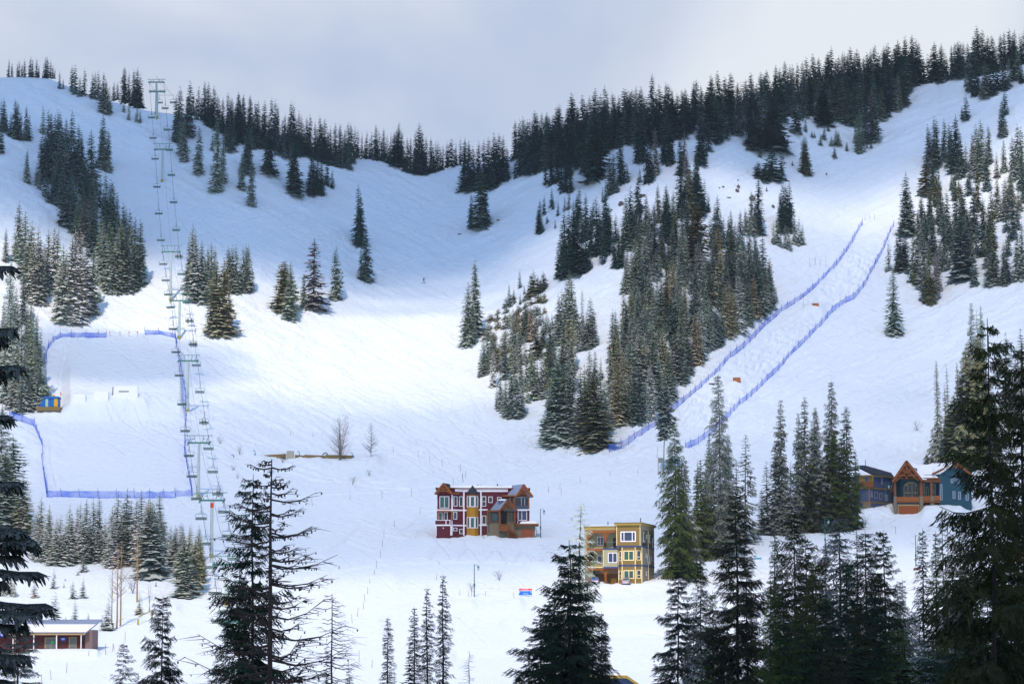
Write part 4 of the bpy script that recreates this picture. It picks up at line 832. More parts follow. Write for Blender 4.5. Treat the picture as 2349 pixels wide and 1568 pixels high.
SHR = [(305,1360,44,'tangled reddish shrub at the foot of the aspen stems'),(550,1042,22,'small bare shrub left of the timber wall'),(648,1066,24,'bare shrub just below the left end of the timber wall'),(848,1092,18,'bare twiggy shrub below the single bare tree'),(808,1112,22,'bare shrub on the ski track below the wall'),
       (505,1018,20,'bare shrub right of the second lowest lift tower'),(535,1080,16,'low bare shrub left of the larch tops'),(1082,1354,22,'round bare shrub beside the left street lamp'),(1146,1330,26,'bare shrub between the left lamp and the sale sign'),(1106,1236,8,'tiny bare shrub under the red house'),
       (1110,1240,7,'low dark shrub at the red house garage side'),(545,1098,14,'sparse shrub beside the lift line'),(600,1180,12,'small bare shrub right of the third lowest tower'),(1312,1195,12,'low shrub on the bare bank above the tan house'),(2105,990,26,'pinkish bare shrub left of the mossy group'),(1985,1200,24,'reddish shrub at the right end of the dark green grove')]
for k, (u, b, hp, lab) in enumerate(SHR):
    g = ground(u, b); h = hp/FPX*g.y
    V, F = bare_tree(seed=40+k, stems=5, nb=60, spread=0.55, up=1.0, cb=0.1, r=0.012, twigs=4, twl=0.5)
    o = link('bare_shrub', npmesh('bare_shrub', V*h, None, F, [M_ASPEN if k % 2 else M_TWIG]), None, (g.x, g.y, g.z-0.1)); tag(o, lab, 'shrub', 'bare shrubs poking out of the snow')

# ------------------------------------------------------------------ shape collector: one mesh per part
class MB:
    def __init__(s): s.v = []; s.f = []; s.m = []; s.mi = 0
    def add(s, vs, fs):
        n = len(s.v); s.v += [tuple(map(float, p)) for p in vs]; s.f += [tuple(n+i for i in f) for f in fs]; s.m += [s.mi]*len(fs); return s
    def box(s, x0, x1, y0, y1, z0, z1):
        x0, x1 = sorted((x0, x1)); y0, y1 = sorted((y0, y1)); z0, z1 = sorted((z0, z1))
        return s.add([(x, y, z) for z in (z0, z1) for x, y in ((x0, y0), (x1, y0), (x1, y1), (x0, y1))], [(3,2,1,0),(4,5,6,7),(0,1,5,4),(1,2,6,5),(2,3,7,6),(3,0,4,7)])
    def prism(s, poly, y0, y1, skew=(0, 0)):
        """x-z outline pushed along y, optionally shifted in x and z at the far end"""
        a = sum(poly[i][0]*poly[(i+1) % len(poly)][1]-poly[(i+1) % len(poly)][0]*poly[i][1] for i in range(len(poly)))
        if a < 0: poly = poly[::-1]
        n = len(poly); vs = [(x, y0, z) for x, z in poly]+[(x+skew[0], y1, z+skew[1]) for x, z in poly]
        return s.add(vs, [tuple(range(n)), tuple(range(2*n-1, n-1, -1))]+[((i+1) % n, i, n+i, n+(i+1) % n) for i in range(n)])
    def plan(s, poly, z0, z1):
        a = sum(poly[i][0]*poly[(i+1) % len(poly)][1]-poly[(i+1) % len(poly)][0]*poly[i][1] for i in range(len(poly)))
        if a < 0: poly = poly[::-1]
        n = len(poly); vs = [(x, y, z0) for x, y in poly]+[(x, y, z1) for x, y in poly]
        return s.add(vs, [tuple(range(n-1, -1, -1)), tuple(range(n, 2*n))]+[(i, (i+1) % n, n+(i+1) % n, n+i) for i in range(n)])
    def bar(s, p, q, w, h=None):
        """square bar between two points"""
        p = Vector(p); q = Vector(q); h = h or w; d = (q-p).normalized(); u = d.cross(Vector((0, 1, 0)))
        if u.length < 1e-3: u = Vector((1, 0, 0))
        u.normalize(); t = d.cross(u).normalized(); vs = []
        for e in (p, q):
            for a, b in ((-1,-1),(1,-1),(1,1),(-1,1)): vs.append(e+u*(a*w/2)+t*(b*h/2))
        return s.add(vs, [(0,1,2,3),(7,6,5,4),(0,4,5,1),(1,5,6,2),(2,6,7,3),(3,7,4,0)])
    def tube(s, p, q, r0, r1=None, n=8):
        p = Vector(p); q = Vector(q); r1 = r0 if r1 is None else r1; d = (q-p).normalized(); u = d.orthogonal().normalized(); t = d.cross(u)
        vs = [e+(u*math.cos(k*2*math.pi/n)+t*math.sin(k*2*math.pi/n))*r for e, r in ((p, r0), (q, r1)) for k in range(n)]
        return s.add(vs, [tuple(range(n-1, -1, -1)), tuple(range(n, 2*n))]+[(k, (k+1) % n, n+(k+1) % n, n+k) for k in range(n)])
    def path(s, pts, r, n=6):
        for a, b in zip(pts[:-1], pts[1:]): s.tube(a, b, r, r, n)
        return s
    def mesh(s, name, mats, smooth=False):
        me = bpy.data.meshes.new(name); me.from_pydata(s.v, [], s.f)
        for m in (mats if isinstance(mats, (list, tuple)) else [mats]): me.materials.append(m)
        me.polygons.foreach_set('material_index', s.m)
        if smooth: me.polygons.foreach_set('use_smooth', [True]*len(s.f))
        me.update(); return me
    def build(s, name, mats, parent=None, loc=None, smooth=False, rz=0): return link(name, s.mesh(name, mats, smooth), parent, loc, rz)

# ------------------------------------------------------------------ chairlift
M_TOWER = mat('tower_paint', lin('B4C4C2'), 0.5, 0.06, 1.5); M_GREEN = mat('lift_green_steel', lin('4F7F78'), 0.5, 0.08, 2); M_SEAT = mat('chair_dark_green', lin('3E5C55'), 0.6, 0.1, 3)
M_STEEL = mat('galvanised_steel', lin('7E8E90'), 0.4, 0.08, 3, metal=0.3); M_YEL = mat('yellow_pad', lin('A59A55'), 0.7, 0.08, 3); M_REDB = mat('red_band', lin('D2452C'), 0.6, 0.05, 3); M_ROPE = mat('steel_rope', lin('4A5658'), 0.6, 0.05, 3)
TW = [(358,182,190,262,'far'),(360,207,212,272,''),(372,329,344,417,''),(391,563,579,690,''),(411,673,691,777,''),(430,814,829,951,''),(455,998,1017,1141,''),(485,1129,1149,1278,''),(519,1274,1296,1388,''),(545,1405,1428,1500,'')]
TW_LAB = ['topmost green lift tower, its crossarm above the ridge line','second highest lift tower, just below the topmost one','lift tower on the shaded upper slope below the ridge','lift tower beside the sunlit clump of firs','short-gapped lift tower above the training park corner','lift tower at the top right corner of the training park','lift tower beside the lower right park net','lift tower with a red band under its crossarm','lift tower next below the red-banded one','lowest lift tower, half hidden behind the dark spruce']
GA = 2.45
tower_tops = []
def tower(i, u, vt, vb, base, fl):
    g = ground(u, base); root = empty('lift_tower', (g.x, g.y, g.z)); tag(root, TW_LAB[i], 'lift tower', 'chairlift towers in the line')
    hb = zat(vb, g.y)-g.z; ht = zat(vt, g.y)-g.z
    b = MB().tube((0, 0, -1), (0, 0, hb), 0.42, 0.30, 12); b.build('mast', M_TOWER, root, smooth=False)
    MB().tube((0, 0, -0.2), (0, 0, .8), 0.45, 0.45, 10).build('base_pad', M_YEL, root)
    if i == 7: MB().tube((0, 0, hb-1.35), (0, 0, hb-0.35), 0.36, 0.36, 12).build('red_band', M_REDB, root)
    b = MB().box(-GA-0.2, GA+0.2, -0.22, 0.22, hb, hb+0.38); b.build('crossarm', M_GREEN, root)
    b = MB()
    b.box(-GA-0.7, GA+0.7, -0.07, 0.07, ht-0.12, ht+0.02)
    for sx in (-1, 1):
        b.bar((sx*(GA-0.7), 0, hb+0.38), (sx*(GA-0.2), 0, ht-0.1), 0.13); b.bar((sx*0.8, 0, hb+0.38), (sx*1.1, 0, ht-0.1), 0.11)
        b.box(sx*1.0, sx*(GA-0.9), -0.04, 0.04, (hb+ht)/2+0.1, (hb+ht)/2+0.17)
    b.build('lifting_frame', M_GREEN, root)
    sl = 0.35
    for sx in (-1, 1):
        b = MB(); b.bar((sx*GA, -2.2, hb+0.05-2.2*sl*0.6), (sx*GA, 2.2, hb+0.05+2.2*sl*0.6), 0.16, 0.16)
        for k in range(6):
            y = -2.0+k*0.8; z = hb+0.12+y*sl*0.6; b.tube((sx*GA-0.09, y, z), (sx*GA+0.09, y, z), 0.24, 0.24, 10)
        b.build('sheave_train', M_GREEN, root)
    tower_tops.append((g.x, g.y, g.z+hb+0.42))
for i, t in enumerate(TW): tower(i, *t)
# hauling rope: over the sheaves, sagging between towers
def rope_line(sx):
    pts = []
    ends = [tuple(np.array(tower_tops[0])+np.array([-2.0, 45, 4.0]))]+tower_tops
    xb, yb_, zb = (float(q) for q in P(572, 1600, 455)); ends.append((xb, yb_, tower_tops[-1][2]-12))
    for a, b in zip(ends[:-1], ends[1:]):
        a = np.array(a)+[sx*GA, 0, 0]; b = np.array(b)+[sx*GA, 0, 0]; d = np.linalg.norm(b-a)
        for k in range(12):
            t = k/12; p = a+(b-a)*t; p[2] -= 4*t*(1-t)*d*0.018; pts.append(p)
    pts.append(b); return np.array(pts)
RL, RR = rope_line(-1), rope_line(1)
b = MB(); b.path([Vector(p) for p in RL], 0.045, 5); b.path([Vector(p) for p in RR], 0.045, 5)
b.path([Vector(RL[0]), Vector(RR[0])], 0.045, 5)
tag(b.build('haul_rope', M_ROPE), 'steel rope loop that carries the lift chairs over the towers', 'rope')
ctr = (RL+RR)/2; ctr[:, 2] += 1.9
tag(MB().path([Vector(p) for p in ctr], 0.028, 4).build('signal_cable', M_ROPE), 'thin cable running above the middle of the lift towers', 'cable')
# chairs
def proj(p):
    x, y, z = p[0], p[1], p[2]-CAMZ; d = y*cp+z*sp; return CU+FPX*x/d, CV-FPX*(z*cp-y*sp)/d
chair_parts = []
def chair_meshes():
    s = MB(); s.box(-1.1, 1.1, -0.28, 0.30, 0.0, 0.11); chair_parts.append(('seat', s.mesh('seat', M_SEAT)))
    s = MB()
    for k in range(3): s.box(-1.1, 1.1, -0.36, -0.30, 0.16+k*0.15, 0.16+k*0.15+0.12)
    chair_parts.append(('backrest', s.mesh('backrest', M_SEAT)))
    s = MB(); r = 0.04
    for sx in (-1, 1): s.path([Vector((sx*1.14, 0.25, 0.02)), Vector((sx*1.16, -0.33, 0.08)), Vector((sx*1.16, -0.33, 0.95)), Vector((sx*1.02, -0.2, 1.22))], r)
    s.path([Vector((-1.02, -0.2, 1.22)), Vector((1.02, -0.2, 1.22))], r); s.path([Vector((-1.0, 0.15, 0.42)), Vector((1.0, 0.15, 0.42))], 0.025)
    chair_parts.append(('seat_frame', s.mesh('seat_frame', M_STEEL)))
    s = MB()
    s.path([Vector((0, -0.2, 1.22)), Vector((0, -0.1, 1.5)), Vector((0.02, 0.0, 2.75)), Vector((0, 0, 2.9))], 0.045); s.path([Vector((-0.32, -0.2, 1.22)), Vector((-0.05, -0.02, 1.85))], 0.03); s.path([Vector((0.32, -0.2, 1.22)), Vector((0.05, -0.02, 1.85))], 0.03)
    s.box(-0.10, 0.10, -0.28, 0.28, 2.84, 2.96); chair_parts.append(('hanger', s.mesh('hanger', M_STEEL)))
chair_meshes()
def zd(z, x, y): return zc(z, x, y)
CH_L = [zd('A', *p) for p in [(1022,268),(1027,315),(1047,462),(1055,602),(1068,745),(1082,937),(1094,1120),(1108,1302),(1121,1466)]]+[zd('B', *p) for p in [(1023,165),(1037,253),(1053,332),(1070,465),(1086,608),(1104,752),(1125,930),(1145,1095),(1164,1248),(1188,1375)]]+[zd('C', *p) for p in [(1540,130),(1578,285),(1612,483),(1658,668),(1695,872),(1715,1095)]]
CH_R = [zd('A', *p) for p in [(1103,290),(1115,308),(1097,357),(1125,400),(1138,546),(1157,685),(1166,857),(1181,1044),(1197,1234),(1215,1416)]]+[zd('B', *p) for p in [(1107,128),(1122,217),(1143,302),(1167,418),(1181,563),(1201,690),(1221,855),(1249,1045),(1273,1205),(1301,1348),(1327,1484)]]+[zd('C', *p) for p in [(1728,235),(1770,422),(1816,602),(1855,780),(1920,1022)]]
RIDERS = {9: (-.45, .4), 12: (-.3, .35), 13: (-.5, .5), 14: (-.55, .1, .75), 17: (-.35, .3), 20: (-.15, .3)}
chairs_at = []
def put_chair(side, k, uv, R_):
    d = [proj((p[0], p[1], p[2]-2.9))[1] for p in R_]; f = np.interp(uv[1], d, np.arange(len(d))) if d[0] < d[-1] else 0
    i = int(min(f, len(R_)-2)); p = R_[i]+(R_[i+1]-R_[i])*(f-i)
    root = empty('lift_chair', (p[0], p[1], p[2]-2.9), 0 if side == 'right' else math.pi)
    n = len(CH_R) if side == 'right' else len(CH_L)
    word = 'topmost' if k == 0 else ('lowest' if k == n-1 else ORD[k].split(' ')[0])
    load = 'carrying riders' if side == 'right' and k in RIDERS else 'empty'
    lab = '%s lift chair, %s%s of the %s-hand line' % (load, word, '' if k in (0, n-1) else ' from the top', side)
    if load == 'empty': lab = 'empty green lift chair, %s%s on the %s-hand rope' % (word, '' if k in (0, n-1) else ' from the top', side)
    tag(root, lab, 'lift chair', 'chairs hanging from the lift rope')
    for nm, me in chair_parts: link(nm, me, root)
    if side == 'right' and k in RIDERS: chairs_at.append((k, p))
for k, uv in enumerate(CH_L): put_chair('left', k, uv, RL)
for k, uv in enumerate(CH_R): put_chair('right', k, uv, RR)

# ------------------------------------------------------------------ people
M_SKIN = mat('skin', (0.55, 0.36, 0.27), 0.6, 0.05, 5); M_PANT = mat('dark_trousers', (0.03, 0.033, 0.045), 0.85, 0.2, 6); M_BOOT = mat('boots', (0.03, 0.03, 0.03), 0.6, 0.1, 6); M_HELM = mat('helmet', (0.05, 0.05, 0.06), 0.35, 0.05, 4)
def objcol(name, rough=0.8):
    m = mat(name, (0.5, 0.5, 0.5), rough, 0.1, 6); nt = m.node_tree; oi = nt.nodes.new('ShaderNodeObjectInfo'); nt.links.new(oi.outputs['Color'], nt.nodes['Principled BSDF'].inputs['Base Color']); return m
M_JACKET = objcol('jacket')
def body_mesh(name, J_, E, mats_by, pelvis=0):
    """one continuous body grown round a skeleton; every face takes the cloth of its nearest joint"""
    me = bpy.data.meshes.new(name+'_bones'); me.from_pydata([j[:3] for j in J_], E, [])
    o = bpy.data.objects.new(name, me); C.objects.link(o); md = o.modifiers.new('skin', 'SKIN'); sv = me.skin_vertices[0].data
    for i, j in enumerate(J_): sv[i].radius = (j[3], j[3]*(j[5] if len(j) > 5 else 0.85)); sv[i].use_root = (i == pelvis)
    md.use_smooth_shade = True; o.modifiers.new('sub', 'SUBSURF').levels = 1
    dg = bpy.context.evaluated_depsgraph_get(); ev = o.evaluated_get(dg); out = bpy.data.meshes.new_from_object(ev); out.name = name
    bpy.data.objects.remove(o); bpy.data.meshes.remove(me)
    out.materials.clear()
    for m in mats_by: out.materials.append(m)
    JP = np.array([j[:3] for j in J_]); ids = [j[4] for j in J_]
    for p in out.polygons: p.material_index = ids[int(np.argmin(((JP-np.array(p.center))**2).sum(1)))]; p.use_smooth = True
    return out
MATS_P = [M_JACKET, M_PANT, M_BOOT, M_SKIN]
def skeleton(pel, kneeL, footL, kneeR, footR, chest, head, elL, haL, elR, haR, toe=(0, .16, -.03)):
    v = Vector; pel, chest, head = v(pel), v(chest), v(head); J_ = []; E = []
    def j(p, r, m, e=.85): J_.append((p[0], p[1], p[2], r, m, e)); return len(J_)-1
    side = v((1, 0, 0)); a = j(pel, .15, 1); w = j(pel.lerp(chest, .4), .145, 0); c_ = j(chest, .17, 0, .75); n_ = j(chest.lerp(head, .62), .07, 3); h0 = j(head, .105, 3, 1.0); h1 = j(head+v((0, 0, .1)), .09, 3, 1.0)
    E += [(a, w), (w, c_), (c_, n_), (n_, h0), (h0, h1)]
    for s_, kn, ft in ((-1, kneeL, footL), (1, kneeR, footR)):
        h = j(pel+side*(.09*s_)+v((0, 0, -.05)), .10, 1); k = j(kn, .07, 1); f = j(ft, .055, 2); t = j(v(ft)+v(toe), .05, 2); E += [(a, h), (h, k), (k, f), (f, t)]
    for s_, el, ha in ((-1, elL, haL), (1, elR, haR)):
        sh = j(chest+side*(.19*s_)+v((0, 0, .07)), .075, 0); e = j(el, .055, 0); h = j(ha, .045, 0); E += [(c_, sh), (sh, e), (e, h)]
    return J_, E
def helmet_mesh(head):
    bm = bmesh.new(); bmesh.ops.create_uvsphere(bm, u_segments=10, v_segments=7, radius=0.135)
    for q in list(bm.verts):
        if q.co.z < -0.05: q.co.z = -0.05
        q.co += Vector(head)+Vector((0, 0, .07))
    me = bpy.data.meshes.new('helmet'); bm.to_mesh(me); bm.free(); me.materials.append(M_HELM)
    for p in me.polygons: p.use_smooth = True
    return me
def face_parts(root, head, front=1):
    m = MB(); m.box(head[0]-.085, head[0]+.085, head[1]+front*.10, head[1]+front*.135, head[2]+.04, head[2]+.10); m.build('goggles', M_HELM, root)
seat_sk = skeleton((0, -.05, .22), (-.13, .42, .20), (-.14, .46, -.25), (.13, .42, .20), (.14, .46, -.25), (0, -.08, .62), (0, -.03, .87), (-.30, .10, .42), (-.16, .38, .36), (.30, .10, .42), (.16, .38, .36))
SEATED = body_mesh('seated_rider', *seat_sk, MATS_P); HEL1 = helmet_mesh((0, -.03, .87))
RC = [(.06,.20,.42),(.30,.05,.05),(.04,.05,.07),(.02,.16,.45),(.22,.38,.03),(.05,.12,.10),(.35,.04,.05),(.30,.28,.05)]
RL_ = ['dark jacket','red jacket','black jacket','bright blue jacket','lime green jacket','dark green jacket','crimson jacket','yellow jacket']
ski = MB(); ski.box(-.05, .05, -.75, .85, -.02, .0); ski.prism([(-.05, 0), (.05, 0), (.05, .02), (-.05, .02)], .85, 1.0, (0, .1))
SKI = ski.mesh('ski', mat('ski', (.12, .10, .16), .4, .1, 4))
def rider(p, dx, ci, lab):
    root = empty('person', (p[0]+dx, p[1]-0.0, p[2]-2.9+0.06)); tag(root, lab, 'person', 'riders sitting on the lift chairs')
    o = link('body', SEATED, root); o.color = RC[ci]+(1,); link('helmet', HEL1, root)
    s = empty('pair_of_skis', (p[0]+dx, p[1]+.5, p[2]-2.9-.27)); tag(s, 'skis hanging below the '+lab.split(' from the top')[0], 'skis', 'skis worn by lift riders')
    for q in (-.14, .14): link('ski', SKI, s, (q, 0, 0))
ci = 0
for k, p in chairs_at:
    dxs = RIDERS[k]
    for n, dx in enumerate(dxs):
        c_ = {14: (3, 4, 5)}.get(k, None); c_ = c_[n] if c_ else [(1, 2), (0, 2), (2, 0), (6, 1), (7, 0)][ci % 5][n % 2]
        pos = ['left', 'middle', 'right'][n] if len(dxs) == 3 else ['left', 'right'][n]
        rider(p, dx, c_, '%s rider in %s, %s chair from the top, right-hand rope' % (pos, RL_[c_], ORD[k].split(' ')[0]))
    ci += 1
# snowboarder in the shaded bowl and red skier by the forest
def standing(name, u, v, sk, label, col, hd, rz=0):
    g = ground(u, v); root = empty('person', (g.x, g.y, g.z+.05), rz); tag(root, label, 'person')
    o = link('body', body_mesh(name, *sk, MATS_P), root); o.color = col+(1,); link('helmet', helmet_mesh(hd), root); face_parts(root, hd, -1); return g
sk1 = skeleton((0, 0, .82), (-.24, -.06, .45), (-.30, 0, .06), (.22, -.06, .45), (.26, 0, .06), (.05, -.04, 1.30), (.06, -.06, 1.55), (-.34, 0, 1.10), (-.50, -.1, .92), (.42, -.05, 1.08), (.58, -.12, .95), (0, -.16, -.03))
g = standing('boarder', 972, 649, sk1, 'snowboarder in black jacket and maroon trousers on the shaded bowl', (.02, .03, .03), (.06, -.06, 1.55))
b = MB(); b.plan([(-.85, 0), (-.72, -.14), (-.3, -.12), (.3, -.12), (.72, -.14), (.85, 0), (.72, .14), (.3, .12), (-.3, .12), (-.72, .14)], 0, .03); tag(b.build('snowboard', mat('snowboard', (.25, .04, .06), .4, .1, 3), None, (g.x, g.y, g.z+.02)), 'dark snowboard under the rider in the shaded bowl', 'snowboard')
sk2 = skeleton((0, 0, .85), (-.18, -.12, .48), (-.14, .02, .06), (.12, -.14, .48), (.16, .02, .06), (.02, -.12, 1.30), (.03, -.18, 1.55), (-.30, -.18, 1.08), (-.42, -.36, 1.0), (.34, -.16, 1.08), (.46, -.34, 1.0), (0, -.16, -.03))
g = standing('skier', 1398, 806, sk2, 'skier in a bright red jacket beside the rib forest', (.75, .04, .02), (.03, -.18, 1.55))
s = empty('pair_of_skis', (g.x, g.y, g.z+.06)); tag(s, 'skis under the red-jacketed skier', 'skis')
for q in (-.16, .16): link('ski', SKI, s, (q, 0, 0))
s = MB(); s.tube((-.42, -.36, 1.0), (-.62, .1, .05), .02)
tag(s.build('ski_pole', M_STEEL, None, (g.x, g.y, g.z+.05)), 'left ski pole held by the red-jacketed skier', 'ski pole')
s = MB(); s.tube((.46, -.34, 1.0), (.66, .1, .05), .02)
tag(s.build('ski_pole', M_STEEL, None, (g.x, g.y, g.z+.05)), 'right ski pole held by the red-jacketed skier', 'ski pole')

# ------------------------------------------------------------------ safety nets
def net_material(nm, lo, hi):
    m = bpy.data.materials.new(nm); m.use_nodes = True; nt = m.node_tree; N = nt.nodes; L = nt.links; N.clear()
    out = N.new('ShaderNodeOutputMaterial'); tr = N.new('ShaderNodeBsdfTransparent'); df = N.new('ShaderNodeBsdfDiffuse'); df.inputs[0].default_value = lin('2F68E6')
    tl = N.new('ShaderNodeBsdfTranslucent'); tl.inputs[0].default_value = lin('4682F4'); m1 = N.new('ShaderNodeMixShader'); m1.inputs[0].default_value = .4; L.new(df.outputs[0], m1.inputs[1]); L.new(tl.outputs[0], m1.inputs[2])
    tc = N.new('ShaderNodeTexCoord'); nz = N.new('ShaderNodeTexNoise'); nz.inputs['Scale'].default_value = 0.35; nz.inputs['Detail'].default_value = 3; L.new(tc.outputs['Object'], nz.inputs['Vector'])
    mr = N.new('ShaderNodeMapRange'); mr.inputs[1].default_value = .3; mr.inputs[2].default_value = .7; mr.inputs[3].default_value = lo; mr.inputs[4].default_value = hi; L.new(nz.outputs['Fac'], mr.inputs[0])
    mx = N.new('ShaderNodeMixShader'); L.new(mr.outputs[0], mx.inputs[0]); L.new(tr.outputs[0], mx.inputs[1]); L.new(m1.outputs[0], mx.inputs[2]); L.new(mx.outputs[0], out.inputs[0]); return m
M_NET = net_material('light_blue_net', .28, .66); M_NETD = net_material('dense_blue_net', .34, .74); M_POST = mat('net_post', lin('24409C'), .6, .1, 3); M_STAKE = mat('bamboo_stake', (.24, .15, .13), .9, .2, 4); M_ORANGE = mat('orange_paint', lin('A86238'), .7, .08, 3)
POST_ME = MB().tube((0, 0, -.3), (0, 0, 2.3), .055, .045, 6).mesh('post', M_POST)
def net(pts, label, hgt=1.7, step=3.2, seed=0, sag=0.25):
    rg = random.Random(seed); W3 = []
    for (u0, v0), (u1, v1) in zip(pts[:-1], pts[1:]):
        n = max(1, int(math.hypot(u1-u0, v1-v0)/8))
        for k in range(n): W3.append(ground(u0+(u1-u0)*k/n, v0+(v1-v0)*k/n))
    W3.append(ground(*pts[-1])); out = [W3[0]]; acc = 0
    for a, b_ in zip(W3[:-1], W3[1:]):
        acc += (b_-a).length
        if acc >= step: out.append(b_); acc = 0
    if (out[-1]-W3[-1]).length > .5: out.append(W3[-1])
    root = empty('snow_fence', out[0]); tag(root, label, 'safety net', 'blue safety nets along the ski runs'); o0 = out[0]
    vs, fs = [], []; posts = []
    for k, p in enumerate(out):
        lx = rg.uniform(-.30, .30); ly = rg.uniform(-.2, .1); q = p-o0; posts.append((q, lx, ly)); vs += [(q.x, q.y, q.z+.05), (q.x+lx*.9, q.y+ly*.9, q.z+hgt)]
        if k < len(out)-1:
            m_ = (out[k+1]-o0+q)/2; s_ = sag*rg.uniform(.2, 1.3); vs += [(m_.x, m_.y, m_.z), (m_.x+lx*.5, m_.y+ly*.5, m_.z+hgt-s_)]
    n = len(vs)//2; fs = [(2*i, 2*i+2, 2*i+3, 2*i+1) for i in range(n-1)]
    me = bpy.data.meshes.new('netting'); me.from_pydata(vs, [], fs); me.materials.append(M_NETD if 'park' in label else M_NET); me.update(); link('netting', me, root)
    for q, lx, ly in posts:
        o = link('post', POST_ME, root, q); o.rotation_euler = (-ly/2, lx/2, 0)
net(NET_L, 'long blue net along the left side of the mogul run', 1.75, 3.4, 1)
net(NET_R, 'long blue net along the right side of the mogul run', 1.75, 3.4, 2)
net([(107,905),(105,850),(106,808),(116,789),(130,778),(148,773),(196,774),(243,774)], 'blue net round the upper left corner of the training park', 1.5, 3.5, 3)
net([(333,768),(365,769),(403,776)], 'short blue net on the upper right edge of the training park', 1.5, 3.5, 4)
net([(403,778),(406,800),(410,830),(416,860),(424,900),(425,940),(426,965)], 'blue net down the right side of the upper park slab', 1.6, 3.5, 5, .6)
net([(426,965),(423,1000),(424,1040),(430,1075),(435,1105),(442,1138)], 'blue net down the right side of the lower park slab', 1.7, 3.5, 6, .6)
net([(108,1140),(200,1142),(300,1142),(403,1142)], 'blue net along the bottom edge of the training park', 1.7, 3.4, 7)
net([(403,1139),(440,1137)], 'short faint net joining the bottom right corner posts', 1.6, 3.4, 17)
net([(22,957),(50,966),(77,976),(88,1000),(98,1025),(97,1060),(101,1095),(107,1140)], 'blue net down the left side of the lower park slab', 1.7, 3.5, 8, .5)

# ------------------------------------------------------------------ houses
M_MAROON = mat('maroon_siding', lin('5A1B28'), .7, .08, 2, wave=('Z', 2.2)); M_TRIM = mat('white_trim', lin('E9E6EC'), .6, .03, 2); M_OCHRE = mat('ochre_panel', lin('A87820'), .7, .06, 2); M_CEDAR = mat('cedar_timber', lin('8A5022'), .7, .12, 3); M_CEDARD = mat('dark_cedar', lin('744420'), .75, .12, 3)
M_SLATE = mat('slate_shingle', lin('272C3A'), .9, .18, 3, .3, wave=('Z', 5)); M_METALR = mat('snow_dusted_roof', lin('8592AC'), .6, .12, 1.5); M_STONE = mat('rubble_stone', lin('8F7F60'), .95, .28, 2.2, .6, col2=lin('6B6458'))
M_GOLD = mat('gold_siding', lin('86703C'), .75, .05, 2, wave=('Z', 2.5)); M_SAGE = mat('sage_siding', lin('A6A382'), .75, .05, 2, wave=('Z', 2.5)); M_TAUPE = mat('taupe_siding', lin('8E8570'), .75, .05, 2, wave=('Z', 2.5)); M_CREAM = mat('cream_trim', lin('F0DCA8'), .6, .03, 2); M_NAVY = mat('navy_band', lin('3A4A78'), .7, .05, 2); M_FASC = mat('gold_fascia', lin('A08A40'), .7, .04, 2); M_CAP = mat('roof_cap', lin('3E3C44'), .7, .05, 2)
M_TEAL = mat('teal_siding', lin('1F4858'), .75, .06, 2, wave=('Z', 2.2)); M_SLBLUE = mat('slate_blue_siding', lin('48567A'), .75, .06, 2, wave=('Z', 2.2)); M_DOORO = mat('orange_garage_door', lin('84441C'), .6, .1, 4, wave=('X', 2.0)); M_BRICK = mat('brick_red_wall', lin('522A2A'), .9, .1, 3, wave=('Z', 3)); M_PINKW = mat('dusty_pink_wall', lin('7A6462'), .85, .06, 2, wave=('X', 3)); M_TANF = mat('tan_fascia', lin('A08868'), .8, .15, 3, wave=('X', 2.4)); M_GREYD = mat('grey_door', lin('5E6668'), .6, .06, 3); M_BLUES = mat('blue_sign', lin('2558C0'), .6, .05, 3); M_GDOT = mat('green_disc', lin('1FC94A'), .5, .05, 3)
def glass(name, col):
    m = mat(name, col, 0.06, 0.25, 1.2, spec=0.8); return m
M_GL = glass('window_glass', (.018, .028, .038)); M_GLG = glass('green_window_glass', (.03, .10, .09)); M_GLB = glass('blue_window_glass', (.03, .05, .10))
def snow_slab(name, X0, X1, Y0, Y1, base, top, parent, seed=1, nx=40, ny=18, edge=.35):
    """rounded snow lying on a roof: base(x,y) is the roof, top its depth"""
    V = []; F = []; rg = np.random.RandomState(seed)
    for j in range(ny+1):
        for i in range(nx+1):
            x = X0+(X1-X0)*i/nx; y = Y0+(Y1-Y0)*j/ny; e = min(i/nx*(X1-X0), (1-i/nx)*(X1-X0), j/ny*(Y1-Y0), (1-j/ny)*(Y1-Y0))/edge
            t = min(1, e)**.5; z = base(x, y)+(top*(1+.30*float(fbm(x*.6+seed, y*.6, 2, seed))))*t; V.append((x, y, z))
    for j in range(ny):
        for i in range(nx): a = j*(nx+1)+i; F.append((a, a+1, a+nx+2, a+nx+1))
    return link(name, npmesh(name, V, None, F, [M_KICKS], smooth=True), parent)
M_KICKS = mat('roof_snow', (.84, .87, .92), .7, .03, 1.0, .2)
